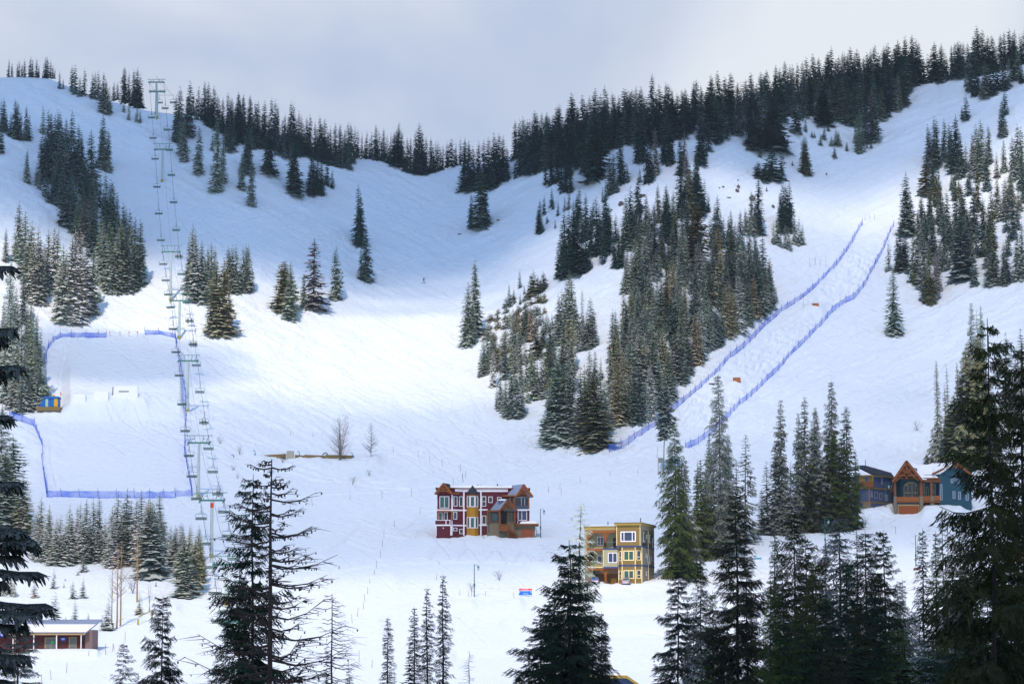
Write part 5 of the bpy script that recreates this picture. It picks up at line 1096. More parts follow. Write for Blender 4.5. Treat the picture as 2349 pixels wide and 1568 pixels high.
class House:
    def __init__(s, root, ox, oz, k): s.r = root; s.ox = ox; s.oz = oz; s.k = k
    def x(s, X): return (X-s.ox)*s.k
    def z(s, Z): return (s.oz-Z)*s.k
    def box(s, name, m, X0, X1, Z0, Z1, y0, y1, parent=None): return MB().box(s.x(X0), s.x(X1), y0, y1, s.z(Z0), s.z(Z1)).build(name, m, parent or s.r)
    def boxes(s, name, m, L_, parent=None):
        b = MB()
        for X0, X1, Z0, Z1, y0, y1 in L_: b.box(s.x(X0), s.x(X1), y0, y1, s.z(Z0), s.z(Z1))
        return b.build(name, m, parent or s.r)
    def prism(s, name, m, poly, y0, y1, skew=(0, 0), parent=None): return MB().prism([(s.x(a), s.z(b)) for a, b in poly], y0, y1, (skew[0]*s.k, skew[1]*s.k)).build(name, m, parent or s.r)
    def plan(s, name, m, poly, Z0, Z1, parent=None): return MB().plan([(s.x(a), b) for a, b in poly], s.z(max(Z0, Z1)), s.z(min(Z0, Z1))).build(name, m, parent or s.r)
    def bars(s, name, m, L_, w, y, d=.25, parent=None):
        b = MB()
        for X0, Z0, X1, Z1 in L_:
            p = Vector((s.x(X0), y, s.z(Z0))); q = Vector((s.x(X1), y, s.z(Z1))); dd = (q-p).normalized(); n = Vector((-dd.z, 0, dd.x))*(w*s.k/2)
            b.prism([((p-n).x, (p-n).z), ((q-n).x, (q-n).z), ((q+n).x, (q+n).z), ((p+n).x, (p+n).z)], y-d/2, y+d/2)
        return b.build(name, m, parent or s.r)
    def window(s, X0, X1, Z0, Z1, y, fr=10, mull=(), hm=(), m=None, g=None, ax=None, parent=None):
        """frame mesh with a pane as its child; ax = (p0, p1) plan points for a wall that is not parallel to the front"""
        m = m or M_TRIM; g = g or M_GL; b = MB(); L_ = [(X0, X1, Z0, Z0+fr), (X0, X1, Z1-fr, Z1), (X0, X0+fr, Z0+fr, Z1-fr), (X1-fr, X1, Z0+fr, Z1-fr)]
        L_ += [(q-fr*.4, q+fr*.4, Z0+fr, Z1-fr) for q in mull]; L_ += [(X0+fr, X1-fr, q-fr*.4, q+fr*.4) for q in hm]
        def q4(X0, X1, Z0, Z1, d0, d1):
            if ax is None: b.box(s.x(X0), s.x(X1), y-d0, y-d1, s.z(Z0), s.z(Z1))
            else:
                (xa, ya), (xb, yb_) = ax; d = Vector((s.x(xb)-s.x(xa), yb_-ya, 0)); n = Vector((d.y, -d.x, 0)).normalized(); n = n if n.y < 0 else -n
                f = lambda X: Vector((s.x(xa), ya, 0))+d*((X-xa)/(xb-xa)); p, q = f(X0), f(X1)
                b.plan([((p+n*d0).x, (p+n*d0).y), ((q+n*d0).x, (q+n*d0).y), ((q+n*d1).x, (q+n*d1).y), ((p+n*d1).x, (p+n*d1).y)], s.z(Z1), s.z(Z0))
        for X0_, X1_, Z0_, Z1_ in L_: q4(X0_, X1_, Z0_, Z1_, .07, -.02)
        f = b.build('window', m, parent or s.r); b = MB(); q4(X0+fr*.5, X1-fr*.5, Z0+fr*.5, Z1-fr*.5, .035, -.02); b.build('pane', g, f); return f
    def truss(s, apex, eL, eR, y, w=34, m=M_CEDAR):
        ax_, az = apex; ml = lambda t, e: (ax_+(e[0]-ax_)*t, az+(e[1]-az)*t)
        a, b_ = ml(.62, eL), ml(.62, eR); cx = ax_; lo = a[1]+ (eL[1]-az)*.06
        s.bars('truss', m, [(eL[0], eL[1], ax_, az), (ax_, az, eR[0], eR[1]), (a[0], lo, b_[0], lo), (cx, az, cx, lo+(eL[1]-az)*.16), (cx, lo-(eL[1]-az)*.02, (a[0]+cx)/2, (az+lo)/2), (cx, lo-(eL[1]-az)*.02, (b_[0]+cx)/2, (az+lo)/2)], w*.62, y, .22)
        s.bars('bargeboard', m, [(eL[0], eL[1], ax_, az), (ax_, az, eR[0], eR[1])], w, y-.16, .10)
        s.bars('curved_brace', m, [(eL[0]+(cx-eL[0])*.25, eL[1]-(eL[1]-az)*.05, a[0]+(cx-a[0])*.45, lo+3), (a[0]+(cx-a[0])*.45, lo+3, cx, lo-6), (eR[0]+(cx-eR[0])*.25, eR[1]-(eR[1]-az)*.05, b_[0]+(cx-b_[0])*.45, lo+3), (b_[0]+(cx-b_[0])*.45, lo+3, cx, lo-6)], w*.42, y+.02, .16)

# --- red house -------------------------------------------------------------
ZM['R'] = (1680,1890,5.1065)
u, v = zc('R', 1120, 1150); g = ground(u, v); k = g.y/FPX*.5833/5.1065
root = empty('red_house', (g.x, g.y, g.z)); tag(root, 'three-storey maroon house with white trim, turret and timber gables', 'house'); H = House(root, 1120, 1150, k)
H.plan('wall', M_MAROON, [(200,-1.5),(495,-1.5),(735,0),(1700,0),(1700,0.2),(2050,0.2),(2050,11),(200,11)], 1330, 215)
H.plan('lower_bay', M_MAROON, [(1700,.15),(1750,-1.5),(2010,-1.5),(2050,-1.2),(2050,.15)], 660, 930)
H.plan('cornice', M_TRIM, [(560,-1.2),(590,-1.05),(735,-.12),(1035,-.12),(1620,-.12),(1620,.1),(560,.1)], 276, 214)
H.plan('roof', M_CEDARD, [(165,-1.8),(505,-1.8),(740,-.4),(2070,-.4),(2070,11.3),(165,11.3)], 216, 198)
snow_slab('roof_snow', H.x(175), H.x(2060), .1, 11.2, lambda x, y: H.z(200), .55, root, 3)
b = MB(); b.box(H.x(1340), H.x(1508), 3, 5.2, H.z(200), H.z(140)); b.tube((H.x(1408), 4, H.z(140)), (H.x(1408), 4, H.z(98)), .13, .13, 8); b.build('chimney', M_HD0, root) if False else None
M_HD0 = mat('dark_flashing', lin('2A3038'), .6, .05, 3)
b = MB(); b.box(H.x(1340), H.x(1508), 3, 5.2, H.z(200), H.z(138)); b.build('roof_hatch', M_HD0, root); MB().tube((H.x(1408), 4, H.z(140)), (H.x(1408), 4, H.z(98)), .13, .13, 8).build('chimney', M_HD0, root)
for X_ in (1017, 1078): MB().tube((H.x(X_), 4, H.z(200)), (H.x(X_), 4, H.z(108)), .12, .12, 8).build('roof_vent', M_HD0, root)
# trims: belts and corner boards
def path_band(H, name, m, pts, Z0, Z1, th=.06):
    b = MB()
    for (xa, ya), (xb, yb_) in zip(pts[:-1], pts[1:]):
        d = Vector((H.x(xb)-H.x(xa), yb_-ya, 0)); n = Vector((d.y, -d.x, 0)).normalized(); n = (n if n.y < 0 else -n)*th; p = Vector((H.x(xa), ya, 0)); q = Vector((H.x(xb), yb_, 0))
        b.plan([((p+n).x, (p+n).y), ((q+n).x, (q+n).y), (q.x, q.y+.02), (p.x, p.y+.02)], H.z(Z1), H.z(Z0))
    return b.build(name, m, H.r)
fl = [(200,-1.5),(495,-1.5),(735,0),(790,0)]
path_band(H, 'upper_belt', M_TRIM, fl, 632, 662); path_band(H, 'lower_belt', M_TRIM, [(165,-2.5),(480,-2.5)], 940, 968); path_band(H, 'lower_belt', M_TRIM, [(495,-1.5),(735,0),(790,0)], 938, 964)
path_band(H, 'upper_belt', M_TRIM, [(1035,0),(1215,0)], 622, 648); path_band(H, 'lower_belt', M_TRIM, [(1035,0),(1200,0)], 930, 956)
H.boxes('corner_board', M_TRIM, [(196,207,340,1150,-1.58,-1.4)]); H.boxes('corner_board', M_TRIM, [(488,516,330,1150,-1.60,-1.40)]); H.boxes('corner_board', M_TRIM, [(722,750,276,1150,-.10,.05)]); H.boxes('corner_board', M_TRIM, [(1064,1092,276,1150,-.09,.05)]); H.boxes('corner_board', M_TRIM, [(2040,2054,400,900,.05,.3)])
H.window(250,445,372,612,-1.5,12,mull=(348,),g=M_GLG); AW = ((495,-1.5),(735,0))
H.window(530,606,368,572,0,11,ax=AW); H.window(640,718,368,572,0,11,ax=AW); H.window(522,600,678,832,0,11,ax=AW,g=M_GLG); H.window(522,604,998,1065,0,11,ax=AW); H.window(646,726,1022,1120,0,11,ax=AW)
H.window(1095,1182,365,568,0,11,hm=(470,)); H.window(1227,1313,370,495,0,11); H.window(1405,1490,380,450,0,11); H.window(1098,1185,752,925,0,11)
# turret
def octa(X, r, Z0, Z1, name, m, squash=1.0, H=H, n=8, top=None, y=0.0):
    b = MB(); ps = [(H.x(X)+r*math.cos(math.pi/n+i*2*math.pi/n+math.pi/2), y+r*math.sin(math.pi/n+i*2*math.pi/n+math.pi/2)*squash) for i in range(n)]
    if top is None: b.plan(ps, H.z(Z1), H.z(Z0))
    else: vs = [(a, c_, H.z(Z1)) for a, c_ in ps]+[(H.x(X), y, H.z(top))]; b.add(vs, [tuple(range(n-1, -1, -1))]+[(i, (i+1) % n, n) for i in range(n)])
    return b.build(name, m, H.r)
tr = 1.36
octa(910, tr, 345, 1330, 'turret', M_OCHRE); octa(910, tr+.18, 330, 356, 'turret_cornice', M_CEDAR); octa(910, tr+.28, 0, 334, 'turret_roof', M_SLATE, top=142)
fx = tr*math.cos(math.pi/8); hx = tr*math.sin(math.pi/8)/k
for Z0, Z1 in ((366, 584), (786, 1008)):
    H.window(910-hx+2, 910+hx-2, Z0, Z1, -fx, 14, g=M_GLG)
    a = tr*math.cos(math.pi/8)/k
    H.window(910-a+8, 910-hx-4, Z0, Z1, 0, 12, ax=((910-a, -hx*k), (910-hx, -fx)), g=M_GLG if Z0 < 500 else M_GL); H.window(910+hx+4, 910+a-8, Z0, Z1, 0, 12, ax=((910+hx, -fx), (910+a, -hx*k)), g=M_GLG)
# left gable and balcony
H.prism('gable_wall', M_MAROON, [(205,345),(490,345),(340,175)], -1.45, 1.0)
H.prism('gable_roof', M_SLATE, [(330,108),(512,330),(495,342),(330,135),(165,338),(148,326)], -2.15, 1.6, (110, 0)); H.truss((330,120), (155,338), (505,332), -2.25, 34)
H.box('eave_beam', M_CEDAR, 500, 650, 308, 328, -1.7, -.2)
H.boxes('balcony_wall', M_MAROON, [(170,475,858,942,-2.55,-2.4)]); H.boxes('balcony_rail', M_TRIM, [(166,480,850,862,-2.6,-2.35)]); H.boxes('balcony_rail', M_TRIM, [(374,392,860,942,-2.58,-2.38)]); H.boxes('balcony_rail', M_TRIM, [(455,470,860,942,-2.58,-2.38)])
H.box('lower_box', M_MAROON, 190, 475, 965, 1330, -2.5, -1.4); H.boxes('corner_board', M_TRIM, [(184,196,966,1160,-2.56,-2.3)]); H.boxes('corner_board', M_TRIM, [(472,496,966,1160,-2.54,-1.5)])
H.window(230,310,695,858,-1.5,11,g=M_GLG); H.window(337,414,690,855,-1.5,11); H.boxes('balcony_beam', M_CEDAR, [(200,500,668,690,-2.3,-1.51)]); H.boxes('balcony_post', M_CEDAR, [(492,518,680,860,-2.2,-1.9)]); H.boxes('balcony_post', M_CEDAR, [(200,228,690,850,-1.9,-1.51)])
MB().tube((H.x(330), -2.56, H.z(1000)), (H.x(330), -2.56, H.z(1022)), .10, .12, 8).build('wall_lamp', M_TRIM, root)
# right gable with balcony
H.prism('gable_roof', M_METALR, [(1940,132),(2130,378),(2112,402),(1940,162),(1795,372),(1780,352)], -2.4, 1.0, (-270, -14)); H.prism('roof_shingles', M_SLATE, [(1928,140),(1790,345),(1772,345),(1910,136)], -1.2, 1.05, (-275, -10)) if False else None
H.truss((1940,146), (1790,372), (2122,392), -2.5, 36); H.box('eave_beam', M_CEDAR, 1520, 1800, 352, 378, -2.2, -.2); H.prism('gable_infill', M_CEDARD, [(1830,372),(2080,380),(1942,205)], -1.5, -.2)
H.box('balcony_glass', M_GL, 1770, 2025, 385, 632, -.35, .1); H.boxes('door_frame', M_TRIM, [(1765,2030,383,396,-.42,-.3)]); H.boxes('door_frame', M_TRIM, [(1885,1898,396,632,-.42,-.3)]); H.boxes('door_frame', M_TRIM, [(1950,1962,396,560,-.42,-.3)])
for a, c_ in ((1735, 1768), (2026, 2050)): H.box('balcony_post', M_CEDAR, a, c_, 385, 640, -1.9, -1.6)
H.box('balcony_wall', M_GLB, 1770, 2026, 560, 632, -1.85, -1.80); H.box('balcony_floor', M_TRIM, 1730, 2056, 634, 656, -2.0, .1); H.box('side_panel', M_TRIM, 1655, 1672, 390, 500, -.1, .05); H.box('pane', M_GL, 1690, 1735, 400, 520, -.09, .02)
H.window(1818,2003,655,860,-1.5,12,mull=(1900,),g=M_GLB); H.boxes('corner_board', M_TRIM, [(1812,1826,860,912,-1.56,-1.4)])
# stone porch
H.plan('stone_wall', M_STONE, [(1200,-1.6),(2170,-1.6),(2170,3),(1200,3)], 930, 1330); H.box('porch_wall', M_STONE, 1235, 1740, 690, 932, -1.0, 0.05); H.box('recess_shade_panel', mat('painted_recess_shade', lin('2A241E'), .8, .1, 3), 1480, 1600, 668, 925, -1.06, -.98)  # flat dark panel on the porch wall; recess shade put into its colour
H.window(1290,1425,705,865,-1.0,10,m=M_HD0,g=M_GLG)
H.prism('porch_roof', M_METALR, [(1625,432),(1805,655),(1785,672),(1625,462),(1475,665),(1455,650)], -3.2, .5, (-235, -4)); H.prism('gable_infill', M_STONE, [(1520,668),(1735,668),(1625,510)], -2.6, -1.2); H.truss((1625,446), (1465,664), (1800,668), -3.3, 38, M_CEDARD); H.box('eave_beam', M_CEDARD, 1185, 1480, 655, 685, -2.9, -.9)
for a, c_, z_ in ((1436, 1470, 950), (1200, 1232, 930), (1742, 1772, 920)): H.box('porch_post', M_CEDARD, a, c_, 680, z_, -3.0, -2.7)
H.box('porch_deck', M_CEDARD, 1440, 1640, 935, 1075, -3.1, -1.6); H.bars('stair_rail', M_CEDARD, [(1450,948,1610,948),(1610,965,1800,1118),(1600,1040,1760,1130)], 16, -3.1, .12)
b = MB()
for i in range(7): b.box(H.x(1620+i*26), H.x(1660+i*26), -3.0, -1.7, H.z(1300), H.z(1030+i*18))
b.build('stairs', M_CEDARD, root); snow_slab('porch_snow', H.x(1420), H.x(1640), -2.6, -.4, lambda x, y: H.z(438)-.25, .30, root, 5, 14, 8)
H.box('garage_roof', M_CEDARD, 1740, 2236, 922, 960, -2.4, 3.2); snow_slab('garage_snow', H.x(1850), H.x(2225), -2.2, 3.0, lambda x, y: H.z(924), .62, root, 6, 22, 14, .9)
b = MB(); ps = [(1890,1300),(2120,1300),(2120,1050)]+[(2005+115*math.cos(t), 1050-32*math.sin(t)) for t in np.linspace(0.3, math.pi-.3, 7)]+[(1890,1050)]; b.prism([(H.x(a), H.z(c_)) for a, c_ in ps], -1.68, -1.58); b.build('garage_door', mat('brown_door', lin('8A4A30'), .7, .1, 3, wave=('Z', 1.8)), root)
H.box('corner_board', M_TRIM, 2166, 2176, 962, 1160, -1.7, -1.5)

# --- tan house ---------------------------------------------------------------
ZM['S'] = (2240,2040,5.6)
u, v = zc('S', 1000, 1490); g = ground(u, v); k = g.y/FPX*.5833/5.6
root = empty('tan_house', (g.x, g.y, g.z), R(-14)); tag(root, 'gold and sage three-storey house with navy bands and a flat roof', 'house'); H = House(root, 1000, 1490, k); kx = 1/math.cos(R(9))
H.plan('wall', M_TAUPE, [(1085,-.6),(1622,-.6),(1622,11.5),(340,11.5),(340,1.6),(1085,1.6)], 1700, 300); H.plan('upper_wall', M_TAUPE, [(1085,-1.5),(1622,-1.5),(1622,11.5),(1085,11.5)], 660, 190)
H.box('front_panel', M_GOLD, 1086, 1600, 205, 656, -1.58, -1.49); H.plan('roof', M_CAP, [(1030,-2.0),(1650,-2.0),(1665,12),(1030,12)], 160, 148); H.plan('fascia', M_FASC, [(1036,-1.95),(1644,-1.95),(1655,11.9),(1036,11.9)], 206, 160)
H.plan('back_wall', M_SAGE, [(340,1.4),(1085,1.4),(1085,1.65),(340,1.65)], 1480, 300); H.plan('lower_roof', M_CAP, [(320,-1.0),(1070,-1.0),(1070,11.8),(320,11.8)], 232, 216); H.plan('lower_fascia', M_FASC, [(326,-.95),(1070,-.95),(1070,11.7),(326,11.7)], 282, 232); H.plan('soffit', M_CREAM, [(340,-.8),(1070,-.8),(1070,1.4),(340,1.4)], 300, 283)
snow_slab('roof_snow', H.x(335), H.x(1060), -.2, 11.6, lambda x, y: H.z(218), .22, root, 9)
H.box('timber_beam', M_CEDAR, 385, 1076, 308, 364, -.75, -.4); H.box('timber_beam', M_CEDAR, 400, 766, 712, 762, -.75, -.4); H.box('timber_beam', M_CEDAR, 400, 1098, 1140, 1182, -.75, -.4)
for a, c_, z0, z1 in ((385,428,364,712),(785,828,364,712),(385,428,762,1140),(785,828,1182,1500)): H.box('timber_post', M_CEDAR, a, c_, z0, z1, -.72, -.42)
H.bars('curved_brace', M_CEDAR, [(430,470,500,385),(500,385,560,366),(783,470,730,385),(730,385,700,366),(830,470,870,385),(870,385,930,366)], 20, -.57, .14)
H.bars('curved_brace', M_CEDAR, [(785,1270,740,1215),(740,1215,700,1184),(828,1270,870,1215),(870,1215,920,1184)], 22, -.57, .14)
H.box('balcony_floor', M_NAVY, 766, 1090, 700, 735, -1.25, 1.4); H.box('balcony_floor', M_TAUPE, 400, 766, 700, 712, -.7, 1.4); H.box('balcony_floor', M_CREAM, 400, 770, 1110, 1126, -.7, 1.4)
H.box('sage_block', M_SAGE, 768, 1090, 736, 1108, -1.2, 1.5); H.box('navy_band', M_NAVY, 770, 1100, 1108, 1142, -1.26, -.4); H.box('corner_board', M_CREAM, 762, 775, 740, 1108, -1.26, -1.1)
H.window(875,1086,800,1022,-1.2,17,mull=(985,),g=M_GLB); H.window(572,770,438,628,1.4,14,mull=(640,710),g=M_GLB); H.window(568,770,848,1018,1.4,14,mull=(675,),g=M_GLB); H.box('door', M_HD0, 930, 1010, 465, 700, 1.3, 1.42); H.box('door', M_HD0, 1040, 1070, 465, 700, 1.3, 1.42)
M_RAIL = mat('rail_grey', lin('6E7878'), .5, .05, 3)
b = MB(); b.box(H.x(430), H.x(785), -.62, -.57, H.z(572), H.z(564)); b.box(H.x(828), H.x(1075), -1.1, -1.05, H.z(572), H.z(564)); b.build('handrail', M_RAIL, root); MB().box(H.x(430), H.x(770), -.62, -.57, H.z(990), H.z(982)).build('handrail', M_RAIL, root)
H.box('timber_panel', M_CEDARD, 742, 768, 970, 1110, -.74, -.5)
H.box('garage_recess', mat('garage_brown', lin('6E4E2A'), .8, .08, 3), 520, 1098, 1250, 1700, 1.28, 1.45); H.box('garage_door', M_OCHRE, 876, 1012, 1355, 1700, 1.18, 1.30); H.box('lintel', M_TAUPE, 430, 1098, 1184, 1250, 1.2, 1.42)
H.box('stone_pier', M_STONE, 340, 520, 1182, 1700, -.6, 1.4); H.box('stone_pier', M_STONE, 770, 842, 1440, 1700, -.9, -.3); H.box('side_wall', M_SAGE, 330, 386, 290, 1182, -.5, 1.4)
# bay
cen = [(1100,-.7),(1200,-1.5),(1492,-1.5),(1612,-.62)]
b = H.plan('bay', M_GOLD, cen+[(1612,0),(1100,0)], 1700, 684)
for Z0, Z1 in ((652, 684), (1066, 1100)): path_band(H, 'navy_band', M_NAVY, [(1082,-.7),(1100,-.7),(1200,-1.5),(1492,-1.5),(1622,-.62)] if Z0 > 900 else [(1080,-1.6),(1610,-1.6),(1624,-1.5)], Z0, Z1, .08)
for X_, Y_ in ((1200,-1.5),(1492,-1.5)): H.boxes('corner_board', M_CREAM, [(X_-9, X_+9, 684, 1066, Y_-.07, Y_+.12)]); H.boxes('corner_board', M_CREAM, [(X_-9, X_+9, 1100, 1500, Y_-.07, Y_+.12)])
H.boxes('corner_board', M_CREAM, [(1096,1106,684,1500,-.8,-.6)]); H.boxes('corner_board', M_CREAM, [(1610,1626,684,1066,-.70,-.5)]); H.boxes('corner_board', M_CREAM, [(1610,1626,1100,1500,-.70,-.5)]); H.boxes('corner_board', M_CREAM, [(1074,1088,205,656,-1.62,-1.45)]); H.boxes('corner_board', M_CREAM, [(1596,1608,205,656,-1.62,-1.45)])
H.window(1165,1510,340,568,-1.58,24,mull=(1245,1430),m=M_TRIM,g=M_GLB)
for Z0, Z1 in ((758, 978), (1185, 1375)):
    H.window(1228,1465,Z0,Z1,-1.5,20,mull=(1348,),m=M_CREAM,g=M_GLG); H.window(1112,1188,Z0+8,Z1+6,0,14,hm=(Z1-70,),ax=((1100,-.7),(1200,-1.5)),m=M_CREAM,g=M_GLB); H.window(1512,1600,Z0-6,Z1-8,0,14,hm=(Z1-80,),ax=((1492,-1.5),(1612,-.62)),m=M_CREAM,g=M_GLB)
# right side: bands, windows, downpipe
xs_ = H.x(1622)
for Z0, Z1 in ((655, 690), (1068, 1104)): MB().box(xs_, xs_+.06, -.6, 11.5, H.z(Z1), H.z(Z0)).build('navy_band', M_NAVY, root)
MB().box(xs_, xs_+.10, 5.2, 5.35, H.z(1480), H.z(300)).build('downpipe', M_CREAM, root)
for y0, Z0, Z1, w_ in ((.6,350,560,1.1),(3.6,400,470,.8),(6.6,380,560,1.2),(9.6,440,660,1.0),(3.2,800,900,.6),(4.4,830,1010,.8),(6.6,840,1020,.8),(8.6,850,950,.7),(3.2,1200,1290,.8)):
    f = MB(); f.box(xs_, xs_+.08, y0, y0+w_, H.z(Z1), H.z(Z0)); f = f.build('window', M_TRIM, root); MB().box(xs_+.02, xs_+.10, y0+.12, y0+w_-.12, H.z(Z1)+.12, H.z(Z0)-.12).build('pane', M_GLG, f)
for X_, z0, z1 in ((725, 85, 215), (1465, 15, 150)): MB().tube((H.x(X_), 5, H.z(z1+10)), (H.x(X_), 5, H.z(z0)), .09, .09, 6).build('vent_pipe', M_HYD0, root) if False else MB().tube((H.x(X_), 5, H.z(z1+10)), (H.x(X_), 5, H.z(z0)), .09, .09, 6).build('vent_pipe', M_HD0, root)
# potted shrub on the balcony, its own thing
wp = root.matrix_basis @ Vector((H.x(795), -.9, H.z(700)))
V, F = crown_mesh('bush', 1, 1)[:2]; pr = empty('potted_shrub', wp); tag(pr, 'olive potted shrub on the tan house upper balcony', 'plant'); o = link('foliage', npmesh('foliage', V*[1.6, 1.6, 1.5], None, F, [M_CROWN]), pr, (0, 0, .15)); o.color = (.16, .17, .02, 0); MB().tube((0, 0, 0), (0, 0, .35), .2, .26, 10).build('pot', M_CEDARD, pr)
# cars
M_CARB = mat('blue_car_paint', lin('1C3F96'), .25, .05, 3, spec=.6); M_CARG = mat('silver_car_paint', lin('8A8F98'), .3, .05, 3, spec=.6); M_TYRE = mat('tyre_rubber', (.02, .02, .02), .9, .1, 5); M_TAIL = mat('tail_light', (.5, .02, .02), .4, .05, 5)
def car(loc, rz, paint, lab, roofbox=False):
    """seen from behind: hatchback, rear towards the camera (-y)"""
    root = empty('parked_car', loc, rz); tag(root, lab, 'car', 'cars parked at the tan house'); L_ = 4.3; w = .88
    st = [(0,.35,.62,.80),(.08,.30,.78,.86),(.15,.28,.98,.88),(2.4,.26,1.0,.88),(3.5,.28,.92,.87),(4.2,.34,.72,.80)]; vs = []; fs = []
    for y, z0, z1, ww in st: vs += [(-ww*.92, y, z0), (ww*.92, y, z0), (ww, y, (z0+z1)/2), (ww*.93, y, z1), (-ww*.93, y, z1), (-ww, y, (z0+z1)/2)]
    n = 6
    for i in range(len(st)-1):
        for j in range(n): fs.append((i*n+(j+1) % n, i*n+j, (i+1)*n+j, (i+1)*n+(j+1) % n))
    fs += [tuple(range(n)), tuple(reversed(range((len(st)-1)*n, len(st)*n)))]; b = MB(); b.add(vs, fs); body = b.build('body', paint, root, smooth=False)
    cab = [(.18,.98,.80),(.55,1.52,.66),(2.0,1.55,.66),(3.0,.98,.78)]; vs = [];
    for y, z, ww in cab: vs += [(-ww, y, z), (ww, y, z)]
    base_ = [(-.80, .16, .95), (.80, .16, .95), (.80, 3.05, .95), (-.80, 3.05, .95)]; n0 = len(vs); vs += base_
    fs = [(0,2,3,1),(2,4,5,3),(4,6,7,5),(0,n0+3,6,4,2)[::1],(1,3,5,7,n0+2)]; b = MB(); b.add(vs, fs); b.build('cabin', paint, root)
    b = MB(); b.add([(-.66, .235, 1.05), (.66, .235, 1.05), (.58, .50, 1.46), (-.58, .50, 1.46)], [(0,1,2,3)]); b.build('rear_window', M_GL, root)
    for sx in (-1, 1):
        b = MB(); b.add([(sx*.79, .55, 1.02), (sx*.79, 2.7, 1.02), (sx*.685, 2.05, 1.46), (sx*.685, .65, 1.46)], [(0,1,2,3)]); b.build('side_window', M_GL, root)
        MB().box(sx*.62, sx*.84, -.02, .10, .72, .98).build('tail_light', M_TAIL, root)
        for y in (.75, 3.4): wh = MB().tube((sx*.72, y, .33), (sx*.90, y, .33), .33, .33, 14).build('wheel', M_TYRE, root); MB().tube((sx*.89, y, .33), (sx*.915, y, .33), .19, .19, 10).build('rim', M_RAIL, wh)
    MB().box(-.26, .26, -.02, .0, .62, .76).build('number_plate', M_TRIM, root); MB().box(-.84, .84, -.06, .14, .36, .58).build('bumper', M_HD0, root)
    if roofbox: MB().box(-.38, .38, .7, 1.9, 1.56, 1.78).build('roof_box', M_RAIL, root)
H_t = H; rt = bpy.data.objects['tan_house']
wp = rt.matrix_basis @ Vector((H.x(612), -2.6, H.z(1505))); car(wp, R(-4), M_CARB, 'blue hatchback seen from behind under the tan house carport')
wp = rt.matrix_basis @ Vector((H.x(1315), -3.4, H.z(1545))); car(wp, R(-12), M_CARG, 'silver car with roof box, half buried behind the snowbank', True)
wg = ground(1420, 1352)

# --- teal house ----------------------------------------------------------------
ZM['Z'] = (3300,1700,3.231)
u, v = zc('Z', 1000, 1000); g = ground(u, v); k = g.y/FPX*.5833/3.231
root = empty('teal_house', (g.x, g.y, g.z)); tag(root, 'teal house with snowy roof, timber porch gable and orange garage door', 'house'); H = House(root, 1000, 1000, k)
H.plan('wall', M_TEAL, [(790,0),(1250,0),(1262,-1.5),(1700,1.5),(1700,13),(790,13)], 1150, 545); H.prism('gable_wall', M_TEAL, [(1262,560),(1690,575),(1480,420)], -1.0, 2.0)
H.prism('front_gable_wall', M_TEAL, [(800,560),(1000,600),(1000,470),(870,430)], .0, 3)
H.prism('porch_roof', M_SLATE, [(838,375),(1042,625),(1022,650),(838,405),(662,660),(645,640)], -3.4, 7, (60, 0)); H.prism('roof_slab', M_CEDARD, [(870,400),(1240,560),(1275,600),(1275,618),(1030,618),(860,420)], -3.0, 6, (0, 0)) if False else None
# snowy main roof: an undulating sheet hung from the two ridges
V = []; F = []; nx, ny = 40, 16
top_ = [(860,378),(940,372),(1010,392),(1090,402),(1200,385),(1350,378),(1480,398),(1600,440)]; bot_ = [(1025,605),(1050,603),(1110,602),(1200,600),(1250,600),(1262,580),(1265,560),(1270,552)]; bx = [870,930,1000,1060,1130,1200,1330,1470]
lowr = [(860,380,-3.3),(950,500,-3.3),(1028,606,-3.3),(1100,604,-2.6),(1255,602,-2.4),(1175,548,-1.6),(1300,500,-2.0),(1420,420,-2.2),(1480,396,-2.2)]
ups = [(862,372,3),(930,366,6),(1000,372,8),(1090,392,9),(1200,384,9),(1300,374,9),(1380,376,6),(1440,384,2),(1482,388,-1.5)]
tt = np.linspace(0, 1, len(lowr))
for j in range(ny+1):
    s_ = j/ny
    for i in range(nx+1):
        t = i/nx; lo = [np.interp(t, tt, [q[c_] for q in lowr]) for c_ in range(3)]; up_ = [np.interp(t, tt, [q[c_] for q in ups]) for c_ in range(3)]
        q = [lo[c_]+(up_[c_]-lo[c_])*s_ for c_ in range(3)]; V.append((H.x(q[0]), q[2], H.z(q[1])+.10*math.sin(math.pi*s_)+.05*float(vnoise(t*9, s_*4, 3))))
for j in range(ny):
    for i in range(nx): a = j*(nx+1)+i; F.append((a, a+1, a+nx+2, a+nx+1))
V2 = [(x, y, z-.35) for x, y, z in V]; n1 = len(V); F2 = [tuple(n1+q for q in reversed(f)) for f in F]
ed = [i for i in range(nx+1)]; F3 = [(ed[i], n1+ed[i], n1+ed[i+1], ed[i+1]) for i in range(nx)]
link('roof_snow', npmesh('roof_snow', V+V2, None, F+F2+F3, [M_KICKS], smooth=True), root)
H.truss((838,392), (658,652), (1034,640), -3.5, 34, M_CEDARD); H.prism('gable_soffit', M_CEDARD, [(720,640),(690,650),(838,430),(1000,640),(960,600),(838,520)], -3.2, -.2)
H.bars('gable_bargeboard', M_CEDARD, [(1175,550,1480,400),(1480,400,1690,572)], 26, -1.9, .3); H.bars('truss', M_CEDARD, [(1480,402,1480,478),(1400,470,1480,430),(1480,430,1580,485)], 20, -1.8, .2)
H.box('porch_beam', M_CEDARD, 1030, 1270, 602, 650, -2.6, -2.2); H.box('porch_ceiling', M_CEDARD, 690, 1260, 596, 604, -3.0, .0)
for a, c_ in ((680,706),(1008,1040),(1142,1170)): H.box('porch_post', M_CEDARD, a, c_, 650 if a < 1100 else 640, 835, -3.0 if a < 1100 else -2.6, -2.6 if a < 1100 else -2.25)
